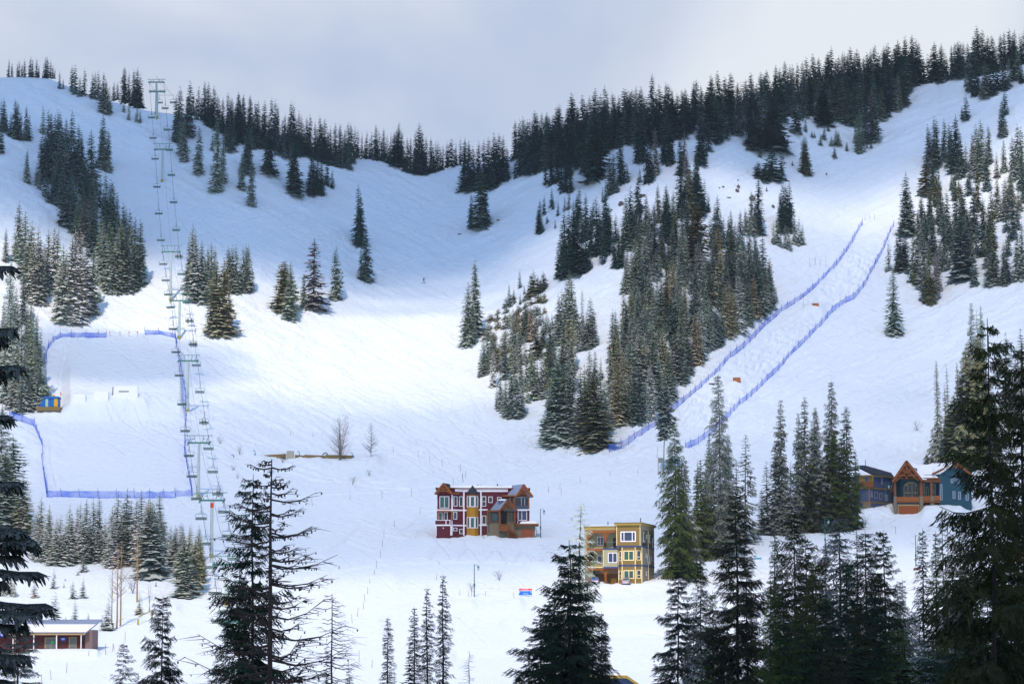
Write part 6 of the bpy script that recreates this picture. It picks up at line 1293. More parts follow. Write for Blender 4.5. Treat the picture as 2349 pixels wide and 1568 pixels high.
for a, c_ in ((675,710),(1000,1047),(1140,1186)): H.box('stone_pier', M_STONE, a, c_, 828, 1120, -3.2 if a < 1100 else -2.8, -2.5 if a < 1100 else -2.1)
H.box('deck', M_CEDARD, 700, 1268, 893, 912, -2.95, .1); H.boxes('railing', M_CEDAR, [(710,1000,838,893,-2.85,-2.75)]); H.boxes('railing', M_CEDAR, [(1046,1142,828,888,-2.55,-2.45)]); H.boxes('railing', M_CEDAR, [(1186,1266,822,885,-2.5,-2.4)])
H.box('garage_front', M_TEAL, 706, 1002, 914, 1120, -2.7, -.1); H.box('garage_trim', mat('tan_trim', lin('9C8A5A'), .7, .05, 3), 724, 996, 934, 1120, -2.76, -2.71); H.box('garage_door', M_DOORO, 738, 986, 950, 1120, -2.82, -2.77)
ps = [(822,832),(822,720)]+[(915-93*math.cos(t), 715-78*math.sin(t)) for t in np.linspace(.15, math.pi-.15, 9)]+[(1008,720),(1008,832)]
mt_ = mat('khaki_frame', lin('9A9468'), .7, .05, 3); f = H.prism('window', mt_, ps, -.10, -.02); b = MB()
for X0, X1 in ((832,872),(882,925),(935,970),(978,1000)): b.box(H.x(X0), H.x(X1), -.14, -.08, H.z(770), H.z(662 if 870 < (X0+X1)/2 < 960 else 690)); b.box(H.x(X0), H.x(X1), -.14, -.08, H.z(830), H.z(786))
b.build('pane', M_GL, f)
H.window(1045,1095,660,830,0,8,hm=(775,),m=mt_); H.window(1110,1140,700,830,0,7,m=mt_); H.window(1175,1230,665,830,0,8,hm=(775,750),m=mt_); WA = ((1262,-1.5),(1700,1.5))
M_LAV = mat('lavender_frame', lin('9AA0C0'), .7, .05, 3)
for X0, X1, Z0, Z1 in ((1272,1304,670,875),(1442,1478,758,852),(1518,1550,765,862),(1620,1656,775,870),(1420,1452,592,655),(1460,1500,592,628),(1512,1540,600,655)): H.window(X0, X1, Z0, Z1, 0, 7, ax=WA, m=M_LAV, g=M_GLG)
# --- slate blue house -------------------------------------------------------------
u, v = zc('Z', 400, 965); g = ground(u, v); k = g.y/FPX*.5833/3.231
root = empty('slate_blue_house', (g.x, g.y, g.z)); tag(root, 'slate blue house with black roof and yellow balcony, behind the grove', 'house'); H = House(root, 400, 965, k)
SW = [(250,1.0),(440,-.5),(760,7.0),(600,12),(200,8)]
H.plan('wall', M_SLBLUE, [(385,-.3),(760,7.0),(600,12),(200,8),(250,1.0)], 1150, 560); H.plan('gold_corner', M_GOLD, [(262,.6),(438,-.42),(442,.2),(262,1.2)], 700, 545)
P_ = lambda X, Y, Z_: (H.x(X), Y, H.z(Z_))
b = MB(); b.add([P_(240,.5,420), P_(400,-.8,525), P_(780,7.2,572), P_(740,10,480), P_(370,5,403), P_(250,4,410)], [(0,1,4,5)[::1], (1,2,3,4)]); b.add([P_(240,.5,432), P_(400,-.8,540), P_(780,7.2,586), P_(740,10,500), P_(370,5,430), P_(250,4,430)], [(5,4,1,0), (4,3,2,1)]); b.build('roof', M_SLATE, root)
path_band(H, 'fascia', M_GOLD, [(245,.6),(400,-.85),(780,7.2)], 545, 562, .1); path_band(H, 'belt', M_GOLD, [(250,.9),(385,-.3),(760,7.0)], 700, 722, .1); path_band(H, 'belt', M_GOLD, [(250,.9),(385,-.3),(760,7.0)], 882, 900, .1); H.box('corner_board', M_GOLD, 377, 392, 560, 1000, -.45, -.2); H.box('balcony_rail', M_CEDARD, 262, 440, 630, 700, -.75, -.7)
WS = ((385,-.3),(760,7.0))
for X0, X1, Z0, Z1 in ((410,432,745,822),(462,500,752,835),(534,570,762,845),(610,632,778,858),(634,655,780,858),(560,584,572,652),(705,740,660,750)): H.window(X0, X1, Z0, Z1, 0, 6, ax=WS, m=M_LAV)
H.box('stone_pier', M_STONE, 300, 400, 895, 1100, -.5, .2); MB().tube((H.x(383), 6, H.z(420)), (H.x(383), 6, H.z(330)), .07, .07, 6).build('vent_pipe', M_HD0, root)

# --- red shed ------------------------------------------------------------------------
ZM['a'] = (0,2350,4.64)
u, v = zc('a', 900, 1003); g = ground(u, v); k = g.y/FPX*.5833/4.64
root = empty('red_shed', (g.x, g.y, g.z)); tag(root, 'long low brick-red shed with snowy metal roof, lower left', 'shed'); H = House(root, 900, 1003, k)
H.box('wall', M_BRICK, -900, 1550, 740, 1120, 0, 6.0); H.box('end_wall', M_PINKW, 1550, 1680, 660, 1120, -.2, 6.2)
b = MB(); pr_ = [(-1.5, 690), (6.8, 470)]
x0, x1 = H.x(-950), H.x(1745)
b.add([(x0, -1.4, H.z(700)), (H.x(1600), -1.4, H.z(700)), (x1, 6.8, H.z(462)), (x0, 6.8, H.z(490)), (x0, -1.4, H.z(716)), (H.x(1600), -1.4, H.z(716)), (x1, 6.8, H.z(482)), (x0, 6.8, H.z(510))], [(0,1,2,3),(7,6,5,4),(0,4,5,1),(1,5,6,2),(2,6,7,3)]); b.build('roof', M_METALR, root)
b = MB()
for i in range(34):
    X_ = 1690-i*66; f0 = .66; b.add([(H.x(X_-40), -1.4+8.2*f0, H.z(700+(462-700)*f0-3)), (H.x(X_-26), -1.4+8.2*f0, H.z(700+(462-700)*f0-3)), (H.x(X_+12), 6.8, H.z(464-3)), (H.x(X_-2), 6.8, H.z(464-3))], [(0,1,2,3)])
b.build('roof_seams', mat('seam_grey', lin('6C7890'), .6, .05, 3), root)
def sb(x, y): return H.z(700)+(H.z(466)-H.z(700))*(y+1.4)/8.2
def shed_snow():
    V = []; F = []; nx, ny = 60, 10
    for j in range(ny+1):
        for i in range(nx+1):
            s_ = j/ny*.62; y = -1.55+8.2*s_; xr = H.x(1600+(1745-1600)*s_-12); x = H.x(-940)+(xr-H.x(-940))*i/nx; t = min(1, j/ny*6+.35, (1-j/ny)*4+.02, (1-i/nx)*30+.1); V.append((x, y, sb(x, y)+.02+.17*t*(1+.35*float(fbm(x*.5, y*.7, 3, 5)))))
    for j in range(ny):
        for i in range(nx): a = j*(nx+1)+i; F.append((a, a+1, a+nx+2, a+nx+1))
    for i in range(nx): F.append((i, len(V)+i, len(V)+i+1, i+1))
    V += [(V[i][0], V[i][1]+.1, H.z(706)) for i in range(nx+1)]
    link('roof_snow', npmesh('roof_snow', V, None, F, [M_KICKS], smooth=True), root)
shed_snow()
H.box('fascia', M_TANF, -940, 1558, 712, 756, -1.3, -1.15); H.prism('end_gable', mat('grey_fascia', lin('7D8796'), .7, .05, 3), [(1600,700),(1745,470),(1760,480),(1665,650),(1612,712)], -1.0, -.8) if False else None
for X_ in (635, 1047, 1492, 260, -120): H.box('porch_post', M_WHITE0, X_-8, X_+8, 756, 1100, -1.2, -1.05) if False else H.box('porch_post', M_TRIM, X_-8, X_+8, 756, 1100, -1.2, -1.05)
M_KHK = mat('khaki_trim', lin('A0905C'), .7, .05, 3)
f = H.box('door', M_KHK, 812, 1045, 798, 1100, -.06, .02); H.box('door_leaf', M_GREYD, 828, 924, 812, 1100, -.10, -.05, f); H.box('door_leaf', M_GREYD, 934, 1032, 812, 1100, -.10, -.05, f)
f = H.box('door', M_KHK, 1252, 1392, 790, 1100, -.06, .02); H.box('door_leaf', M_GREYD, 1266, 1380, 804, 1100, -.10, -.05, f)
MB().tube((H.x(955), -.16, H.z(888)), (H.x(955), -.11, H.z(888)), .20, .20, 14).build('green_disc', M_GDOT, root)
for a, c_, z0, z1 in ((1105,1190,800,860),(35,125,725,785)): f = H.box('blue_plate', M_BLUES, a, c_, z0, z1, -.12 if a > 500 else -1.40, -.02 if a > 500 else -1.31); H.boxes('print', M_TRIM, [(a+12, c_-12, z0+16, z0+22, (-.13 if a > 500 else -1.41), (-.12 if a > 500 else -1.40)), (a+16, c_-16, z0+32, z0+38, (-.13 if a > 500 else -1.41), (-.12 if a > 500 else -1.40))], f)
# --- blue-roofed house at the bottom edge -----------------------------------------------
yb_ = 330; x_, _, _ = (float(q) for q in P(1430, 1550, yb_)); zt_ = zat(1548, yb_); zg_ = near_ground(x_, yb_)
root = empty('blue_cottage', (x_, yb_, zg_)); tag(root, 'blue cottage roof with yellow fascia at the bottom edge', 'house'); hz = zt_-zg_; pm = yb_/FPX
MB().prism([(-3.4, -.3), (3.4, -.3), (3.4, hz-2.3), (.4, hz-.35), (-3.4, hz-.35)], .6, 8).build('wall', M_SLBLUE, root)
MB().prism([(-3.6, hz-.32), (.38, hz-.32), (4.0, hz-2.75), (4.0, hz-2.45), (.45, hz-.02), (-3.6, hz-.02)], 0, 8.4).build('roof', M_FASC, root)
MB().prism([(-3.4, hz), (.4, hz), (.1, hz+.12), (-1, hz+.22), (-2.4, hz+.2), (-3.2, hz+.08)], .3, 8).build('roof_snow', M_KICKS, root)

# ------------------------------------------------------------------ small things
M_LAMPP = mat('lamp_post_green', lin('1F5A5E'), .5, .06, 3); M_GLASSL = mat('lamp_glass', lin('9DB0B4'), .2, .05, 3); M_WHITE = mat('white_paint', lin('E8E8EA'), .6, .03, 3); M_TIMBER = mat('weathered_timber', lin('7E6E46'), .9, .15, 3, .2, wave=('Z', 6))
def street_lamp(u, top, base, lab, side=1, box=True):
    g = ground(u, base); h = zat(top, g.y)-g.z; root = empty('street_lamp', (g.x, g.y, g.z)); tag(root, lab, 'street lamp', 'street lamps along the village road')
    MB().tube((0, 0, -.3), (0, 0, h), .10, .065, 8).build('pole', M_LAMPP, root)
    b = MB(); b.path([Vector((0, 0, h-.25)), Vector((side*.35, 0, h-.12)), Vector((side*.75, 0, h-.22))], .035); b.build('arm', M_LAMPP, root)
    b = MB(); b.tube((side*.75, 0, h-1.25), (side*.75, 0, h-.62), .10, .24, 8); b.build('lantern', M_GLASSL, root)
    b = MB(); b.tube((side*.75, 0, h-.62), (side*.75, 0, h-.30), .27, .05, 8); b.tube((side*.75, 0, h-.30), (side*.75, 0, h-.18), .03, .03, 6); b.build('lantern_cap', M_LAMPP, root)
    if box: MB().box(-.16, .16, -.14, .14, h*.30, h*.30+.55).build('junction_box', M_LAMPP, root)
street_lamp(1240, 1166, 1237, 'street lamp beside the red house garage')
street_lamp(1088, 1293, 1367, 'street lamp on the snow left of the sale sign')
street_lamp(1466, 1264, 1342, 'street lamp in front of the tan house bay windows')
street_lamp(2032, 1107, 1174, 'street lamp between the two blue houses')
street_lamp(1893, 1188, 1262, 'street lamp in front of the dark green grove', 1)
street_lamp(2101, 1226, 1298, 'street lamp at the end of the wall below the teal house')
# marker stakes
def z3(z, p): return zc(z, p[0], p[1])+(zc(z, 0, p[2])[1],)
STK = [z3('D', p) for p in [(1028,83,126),(1182,108,152),(1253,140,182),(1332,166,206),(1444,193,242),(1477,234,280),(1460,250,306),(1400,284,330),(1137,348,396),(957,362,408),(755,373,416),(521,408,454),(383,446,488),(1193,466,510),(1035,546,588),(968,603,656),(957,668,712),(948,733,780),(920,798,848),(907,856,898),(880,913,956),(865,963,1010),(850,1006,1056),(840,1053,1100),(803,1088,1146),(770,1133,1188),(813,1358,1430),(892,1418,1466),(526,0,36),(384,0,12),(1295,880,918)]]
STK += [z3('C', p) for p in [(827,1250,1336),(882,1256,1312),(893,1250,1300),(980,1158,1232),(520,1398,1480),(400,1458,1536),(325,1490,1566),(693,1336,1364)]]
ZM['U'] = (1650,1850,2.349)
STK += [z3('U', p) for p in [(1192,140,200),(1297,110,166),(1306,163,220),(1485,55,112),(1758,4,54),(2020,0,26),(400,30,98),(155,150,200),(873,1120,1178),(372,1118,1146),(452,1116,1158),(482,1116,1158),(610,1110,1152),(1075,570,632)]]
STK += [(1858,592,612),(1870,590,610),(1883,592,612),(1895,588,612),(1984,490,505),(1995,488,502),(2006,490,503),(1507,1022,1048),(2055,1206,1224),(1750,1240,1252)]
SME = {}
for k, (u, t, b_) in enumerate(STK):
    v_ = b_; g = ground(u, b_); h = max(.9, zat(t, g.y)-g.z); rz = ((k*37) % 11-5)*.02
    if 'm' not in SME: SME['m'] = MB().tube((0, 0, -.05), (0, 0, 1), .045, .035, 5).mesh('marker_stake', M_STAKE)
    o = link('marker_stake', SME['m'], None, g); o.scale = (1, 1, h); o.rotation_euler = (0, rz, 0)
    wh = 'on the mogul run' if v_ < 620 and u > 1700 else 'near the red shed' if u < 480 else 'on the slope behind the red house' if v_ < 1160 and u > 980 else 'on the slope behind the larch tops' if v_ < 1160 else 'on the road bank by the lamps' if u > 980 else 'in the curving line right of the larches'
    tag(o, 'thin bamboo marker stake '+wh, 'marker stake', 'bamboo stakes '+wh)
# snow kickers of the park
M_KICK = mat('packed_snow', (.84, .88, .93), .7, .02, 1.0, .1); M_SLOT = mat('dark_slot', (.10, .12, .13), .8)
ZM['V'] = (50,1480,3.915)
def at_park(X, Z, base): u, v = zc('V', X, base); g = ground(u, v); return g
def kicker(X0, X1, Z0, Z1, lab, slot=False, dep=1.5):
    u0, vb = zc('V', X0, Z1); u1, vt = zc('V', X1, Z0); g = ground((u0+u1)/2, vb); k = g.y/FPX; w = (u1-u0)*k; h = (vb-vt)*k
    root = empty('snow_kicker', (g.x, g.y-.3, g.z+.2)); tag(root, lab, 'snow kicker', 'snow jumps across the training park')
    poly = [(-w/2-.15, -2.2), (w/2+.15, -2.2), (w/2, h), (-w/2, h)]
    MB().prism(poly, -dep/2, dep/2).build('block', M_KICK, root)
    if slot: MB().box(-w*.28, w*.14, -dep/2-.03, -dep/2+.05, h*.30, h*.42).build('slot', M_SLOT, root); MB().prism([(-w/2-.45, -.4), (-w/2-.18, -.4), (-w/2-.18, h), (-w/2-.26, h)], -dep/2+.2, dep/2).build('side_board', M_STEEL, root)
kicker(1555, 1925, 415, 545, 'tall white snow kicker with a dark slot, rightmost of three', True)
kicker(1250, 1470, 487, 560, 'middle-sized white snow kicker left of the slotted one')
kicker(930, 1120, 522, 566, 'lowest white snow kicker, nearest the blue start hut')
# start hut
M_HB = mat('hut_blue', lin('1266B4'), .6, .05, 2); M_HY = mat('hut_yellow', lin('DDA018'), .6, .05, 2); M_HG = mat('hut_pale_green', lin('9FC0A0'), .6, .05, 2); M_HD = mat('dark_metal', lin('2B2F36'), .5, .05, 3)
u, v = zc('V', 560, 578); g = ground(u, v); k = g.y/FPX*.5833/3.915
root = empty('start_hut', (g.x, g.y, g.z)); tag(root, 'small blue hut with yellow door beside the training park', 'hut')
X = lambda x: (x-560)*k
Z = lambda z: (578-z)*k
MB().box(X(375), X(740), -1.6, 2.2, -.5, Z(545)).build('platform', M_TIMBER, root)
MB().prism([(X(415), Z(544)), (X(712), Z(544)), (X(712), Z(408)), (X(490), Z(408))], -1.2, 2).build('wall', M_HB, root)
MB().prism([(X(482), Z(412)), (X(722), Z(412)), (X(722), Z(385)), (X(500), Z(385))], -1.5, 2.2).build('roof', M_HB, root)
MB().prism([(X(512), Z(544)), (X(556), Z(544)), (X(552), Z(420)), (X(514), Z(420))], -1.26, -1.19).build('window', M_HG, root)
MB().prism([(X(646), Z(544)), (X(702), Z(544)), (X(702), Z(426)), (X(690), Z(415)), (X(656), Z(415)), (X(644), Z(428))], -1.26, -1.19).build('door', M_HY, root)
MB().tube((X(520), 0, Z(400)), (X(520), 0, Z(345)), .28, .28, 10).build('chimney', M_HD, root)
b = MB(); b.tube((X(603), 0, Z(386)), (X(603), 0, Z(345)), .04); b.prism([(X(606), Z(350)), (X(630), Z(352)), (X(660), Z(375)), (X(640), Z(384)), (X(612), Z(380))], -.05, .05); b.build('flag', M_HY, root)
g = ground(*zc('V', 735, 575)); b = MB(); b.tube((0, 0, 0), (0, 0, 4.6), .03); b.box(-.12, .12, -.02, .02, 3.6, 4.5); tag(b.build('flag_pole', M_REDB, None, g), 'thin red flag pole right of the blue start hut', 'flag pole')
for k, u in enumerate((252, 275, 296, 315)):
    g = ground(u, 772); b = MB(); b.tube((0, 0, 0), (0, 0, 1.5), .03); b.box(-.14, .14, -.03, .03, 1.1, 1.5); tag(b.build('red_marker', M_REDB, None, g), 'short red marker, %s of four between the top nets' % ['leftmost', 'second from left', 'third from left', 'rightmost'][k], 'marker', 'red markers closing the top of the park')
# orange judge boxes on the mogul run
for (X0, X1, Z0, Z1, lab) in [(1402,1443,556,573,'small orange box on the upper jump of the mogul run'), (915,961,1018,1040,'larger orange box on the lower jump of the mogul run')]:
    u0, vb = J(X0, Z1); u1, vt = J(X1, Z0); g = ground((u0+u1)/2, vb); k = g.y/FPX; w = (u1-u0)*k; h = (vb-vt)*k*1.05; root = empty('jump_box', g); tag(root, lab, 'jump box', 'orange jump boxes on the mogul run')
    MB().prism([(-w/2, -.3), (w/2, -.3), (w/2-.12, h), (-w/2, h)], -.8, .8).build('panel', M_ORANGE, root); MB().box(-w/2-.05, w/2-.02, -.9, .9, h, h+.10).build('snow_cap', M_KICK, root)
g = ground(*J(783, 1042)); b = MB(); b.box(-.7, .7, -.3, .3, .25, .55); b.tube((-.5, 0, 0), (-.5, 0, .3), .04); b.tube((.5, 0, 0), (.5, 0, .3), .04); tag(b.build('equipment_sled', M_HD, None, g), 'small dark sled by the left net below the lower jump', 'sled')
g = ground(*J(1348, 565)); b = MB(); b.tube((0, 0, 0), (0, 0, 3.4), .035); b.box(-.3, .3, -.03, .03, 2.9, 3.3); tag(b.build('run_sign', M_STAKE, None, g), 'tiny sign post by the upper jump of the mogul run', 'sign')
# retaining wall with snowmaking pipes
def wall_seg(name, pts, hh, m, lab, cat_, thick=.5):
    G = [ground(*zc('D', x, y)) for x, y in pts]; o0 = G[0]; root = MB()
    for a, b_ in zip(G[:-1], G[1:]):
        a = a-o0; b_ = b_-o0; root.add([(a.x, a.y, a.z-.6), (b_.x, b_.y, b_.z-.6), (b_.x, b_.y, b_.z+hh[1]), (a.x, a.y, a.z+hh[0]), (a.x, a.y+thick, a.z-.6), (b_.x, b_.y+thick, b_.z-.6), (b_.x, b_.y+thick, b_.z+hh[1]), (a.x, a.y+thick, a.z+hh[0])], [(0,1,2,3),(7,6,5,4),(3,2,6,7),(0,4,5,1),(1,5,6,2),(0,3,7,4)])
    o = root.build(name, m, None, o0); tag(o, lab, cat_); return o
M_CONC = mat('concrete', lin('A7A69A'), .9, .1, 2)
wall_seg('timber_wall', [(188,158),(355,176)], (.3, 1.1), M_TIMBER, 'left tapering piece of the low timber retaining wall', 'wall')
wall_seg('concrete_block', [(360,179),(405,180)], (1.9, 1.9), M_CONC, 'pale concrete block between two pieces of timber wall', 'block', 1.2)
wall_seg('timber_wall', [(412,177),(470,176),(600,176),(780,178)], (.9, .7), M_TIMBER, 'right long piece of the low timber wall behind the aspens', 'wall')
M_HYD = mat('hydrant_blue', lin('1E86A8'), .5, .05, 3)
for (x, t, b_, lab) in [(163,110,150,'tall blue snowmaking pipe with hooked top, leftmost'), (440,118,166,'tall blue snowmaking pipe by the concrete block'), (310,140,160,'short blue pipe behind the left timber wall'), (630,144,166,'short blue pipe behind the long timber wall'), (773,126,178,'blue snowmaking pipe at the right end of the timber wall'), (30,138,152,'short blue pipe far left of the timber wall'), (917,148,162,'tiny blue pipe right of the single bare tree')]:
    u, v = zc('D', x, b_); g = ground(u, v); h = zat(zc('D', x, t)[1], g.y)-g.z; b = MB(); b.path([Vector((0, 0, -.1)), Vector((0, 0, h-.25)), Vector((-.12, 0, h-.05)), Vector((-.4, 0, h)), Vector((-.55, 0, h-.2))], .09, 6); b.tube((0, 0, h*.25), (0, 0, h*.45), .16, .16, 8)
    tag(b.build('snowmaking_hydrant', M_HYD, None, g), lab, 'hydrant', 'snowmaking pipes along the timber wall')
u, v = zc('D', 603, 163); g = ground(u, v); b = MB(); b.path([Vector((-.7, 0, 0)), Vector((-.6, 0, .8)), Vector((0, 0, 1.1)), Vector((.5, 0, .8)), Vector((.6, 0, .3))], .13); b.box(-1.1, 1.2, -.3, .3, -.1, .22); tag(b.build('hose_reel', M_HD, None, g), 'dark curled hose on the long timber wall', 'hose')
# yellow gate lower left
for (x0, y0, x1, y1, kind, lab) in [(1080,1058,1080,1120,'p','yellow gate post right of the aspen stems'), (882,1088,882,1148,'p','yellow gate post left of the aspen stems')]:
    u, v = zc('C', x0, y1); g = ground(u, v); h = zat(zc('C', x0, y0)[1], g.y)-g.z; tag(MB().box(-.16, .16, -.1, .1, -.2, h).build('gate_post', M_YEL, None, g), lab, 'gate post')
g0 = ground(*zc('C', 1086, 1112)); g1 = ground(*zc('C', 1190, 1080)); b = MB(); b.tube((0, 0, 1.2), g1-g0+Vector((0, 0, 1.6)), .10, .10, 8); b.tube(g1-g0+Vector((0, 0, -.2)), g1-g0+Vector((0, 0, 1.7)), .13, .13, 8); tag(b.build('boom_gate', M_YEL, None, g0), 'slanting yellow boom bar behind the dark spruce', 'gate')
# pole and plate beside the shed, left edge
g = ground(33, 1560); b = MB(); b.tube((0, 0, -.5), (0, 0, 8.2), .13, .10, 8); root = empty('utility_pole', g); tag(root, 'yellowish pole in front of the red shed at left', 'pole'); b.build('pole', M_TANBARK, root); MB().box(-1.5, -.3, -.15, .1, 7.2, 7.9).build('light_box', M_STEEL, root)
# signs
def text_mesh(txt, size, m, parent, loc, name='lettering'):
    cu = bpy.data.curves.new(name, 'FONT'); cu.body = txt; cu.size = size; cu.align_x = 'CENTER'; cu.align_y = 'CENTER'; cu.extrude = .01
    o = bpy.data.objects.new('tmp', cu); C.objects.link(o); me = bpy.data.meshes.new_from_object(o.evaluated_get(bpy.context.evaluated_depsgraph_get())); bpy.data.objects.remove(o); bpy.data.curves.remove(cu)
    me.name = name; me.materials.append(m); t = link(name, me, parent, loc); t.rotation_euler = (math.pi/2, 0, 0); return t
ZM['W'] = (2020,2290,22.4)
u0, vb = zc('W', 430, 1110); u1, vt = zc('W', 1640, 500); g = ground((u0+u1)/2, vb+3); k = g.y/FPX; w = (u1-u0)*k; h = (vb-vt)*k; z0 = (3)*k
root = empty('sale_sign', g); tag(root, 'red and blue For Sale board standing in the snow', 'sign')
MB().box(-w/2, w/2, -.03, .05, z0, z0+h).build('panel', M_WHITE, root)
MB().box(-w/2+.05, w/2-.05, -.05, -.031, z0+h*.72, z0+h*.97).build('red_band', mat('sign_red', lin('E0404E'), .6, .04, 3), root)
MB().box(-w/2+.05, w/2-.05, -.05, -.031, z0+h*.05, z0+h*.64).build('blue_band', mat('sign_blue', lin('1560D0'), .6, .04, 3), root)
text_mesh('For Sale', h*.24, M_WHITE, root, (0, -.06, z0+h*.845))
M_PALE = mat('pale_blue_print', lin('8CC4F4'), .6, .04, 3); b = MB()
for x0, x1, a, c_ in [(-.28,.26,.50,.56), (-.18,.20,.22,.31), (-.24,.28,.09,.13)]: b.box(w*x0, w*x1, -.062, -.051, z0+h*a, z0+h*c_)
for sx in (-1, 1): b.add([(sx*w*.42-w*.06, -.06, z0+h*.58), (sx*w*.42+w*.06, -.06, z0+h*.58), (sx*w*.42+w*.04, -.06, z0+h*.38), (sx*w*.42, -.06, z0+h*.22), (sx*w*.42-w*.05, -.06, z0+h*.38)], [(4,3,2,1,0)])
b.build('small_print', M_PALE, root)
for sx in (-1, 1): MB().box(sx*w*.4-.05, sx*w*.4+.05, .05, .12, -.3, z0+h*.9).build('post', M_WHITE, root)
g = ground(1773, 1219); root = empty('warning_sign', g); tag(root, 'small red sign on a post by the dark grove', 'sign'); MB().box(-.05, .05, -.05, .05, -.3, 1.2).build('post', M_TIMBER, root); MB().box(-.55, .55, -.07, -.02, 1.1, 2.1).build('panel', mat('sign_pink_red', lin('D8505A'), .6, .05, 3), root); MB().box(-.42, .42, -.085, -.072, 1.6, 1.68).build('print', M_WHITE, root)
g = ground(1730, 1306); root = empty('street_name_sign', g); tag(root, 'green street name blade on a thin post by the road', 'sign'); MB().tube((0, 0, -.2), (0, 0, 2.9), .05, .05).build('post', M_STEEL, root); MB().box(0, 1.5, -.03, .03, 2.1, 2.4).build('upper_blade', M_HYD, root); MB().box(-.1, .5, -.025, .035, 2.55, 2.8).build('lower_blade', M_HYD, root)
g = ground(1516, 1084); root = empty('notice_frame', g); tag(root, 'timber frame with wire panel beside the long bare trunk', 'frame')
for sx in (-.62, .62): MB().box(sx-.08, sx+.08, -.08, .08, -.3, 3.7).build('post', M_TANBARK, root)
MB().box(-.52, .52, -.02, .02, 2.4, 3.6).build('panel', M_STEEL, root)
# low timber walls along the lower right road
for (u0, u1, v, hh, lab) in [(1876,1900,1302,1.0,'brown timber wall glimpsed behind the dark row'), (2096,2112,1308,.5,'short low timber wall at the foot of the right lamp'), (2310,2349,1290,2.2,'brown timber wall at the right edge of the picture')]:
    a = ground(u0, v); b_ = ground(u1, v-4); b = MB(); d = b_-a; b.add([(0,0,-.5),(d.x,d.y,d.z-.5),(d.x,d.y,d.z+hh),(0,0,hh),(0,.4,-.5),(d.x,d.y+.4,d.z-.5),(d.x,d.y+.4,d.z+hh),(0,.4,hh)], [(0,1,2,3),(7,6,5,4),(3,2,6,7),(0,4,5,1),(1,5,6,2),(0,3,7,4)]); tag(b.build('timber_wall', mat('brown_timber', lin('6E4A38'), .9, .12, 3, wave=('Z', 3)), None, a), lab, 'wall')
# rocks
M_ROCK = mat('brown_rock', (.15, .075, .055), .95, .35, 1.2, .6, col2=(.13, .12, .12))
for k, (x, y, w_, h_, lab) in enumerate([(905,965,26,38,'tall red-brown rock on the upper right slope'),(895,998,34,28,'dark grey rock just under the red-brown one'),(1030,1060,52,54,'largest rusty rock left of the lone dark fir'),(1012,1140,40,20,'flat grey rock below the rusty rock'),(770,970,24,14,'small rock left of the red-brown pair'),(738,980,14,12,'tiny rock, leftmost of the small scatter'),(815,1066,46,10,'thin strip of rock on the open slope'),(902,912,14,10,'pebble-sized rock above the red-brown rock'),(60,1045,56,36,'brown rock beneath the bushy ledge at left'),(10,1026,26,14,'small grey rock at the ledge by the rib forest'),(18,1100,34,16,'grey rock low on the ledge by the forest'),(66,1150,38,40,'grey rock beside the first dark fir of the rib'),(1682,856,16,16,'small bush-topped rock on the open slope'),(1210,1138,30,34,'round grey shrubby rock left of the tall clump')]):
    u, v = zc('Q', x, y+h_/2); g = ground(u, v); s = g.y/FPX*.5833/2.24; bm = bmesh.new(); bmesh.ops.create_icosphere(bm, subdivisions=3, radius=1); rg = random.Random(k)
    ph = [rg.uniform(0, 6) for _ in range(4)]
    for q in bm.verts: c_ = q.co.copy(); q.co = c_*(1+.25*math.sin(4*c_.x+ph[0])*math.cos(5*c_.z+ph[1])+.15*math.sin(9*c_.y+ph[2]+7*c_.x)); q.co.x *= w_*s/2; q.co.z *= h_*s/2; q.co.y *= w_*s/2.5
    me = bpy.data.meshes.new('rock'); bm.to_mesh(me); bm.free(); me.materials.append(M_ROCK); tag(link('rock', me, None, (g.x, g.y, g.z+h_*s*.25)), lab, 'rock', 'bare rocks showing through the snow')
ZM['Y'] = (1750,400,1.7425)
for k, (x, y, w_, h_, lab) in enumerate([(940,552,40,14,'dark rock streak under the skyline forest edge'),(975,560,36,20,'brown rock under the skyline forest edge, right one'),(1208,690,36,40,'slanting rust-brown rock above the rib'),(1140,742,28,18,'grey rock at the left end of the rib ledge'),(1310,628,34,14,'low rock right of the slanting one'),(1360,720,30,34,'grey boulder between two rib firs'),(100,905,26,10,'dark rocks at the foot of the saddle pair'),(365,808,24,6,'tiny dark rock in the shaded bowl')]):
    u, v = zc('Y', x, y+h_/2); g = ground(u, v); s = g.y/FPX*.5833/1.7425; bm = bmesh.new(); bmesh.ops.create_icosphere(bm, subdivisions=3, radius=1); rg = random.Random(k+50); ph = [rg.uniform(0, 6) for _ in range(4)]
    for q in bm.verts: c_ = q.co.copy(); q.co = c_*(1+.3*math.sin(4*c_.x+ph[0])*math.cos(5*c_.z+ph[1])+.2*math.sin(9*c_.y+ph[2]+7*c_.x)); q.co.x *= w_*s/2; q.co.z *= h_*s/2; q.co.y *= w_*s/2.5
    me = bpy.data.meshes.new('rock'); bm.to_mesh(me); bm.free(); me.materials.append(M_ROCK); tag(link('rock', me, None, (g.x, g.y, g.z+h_*s*.2)), lab, 'rock', 'bare rocks showing through the snow')

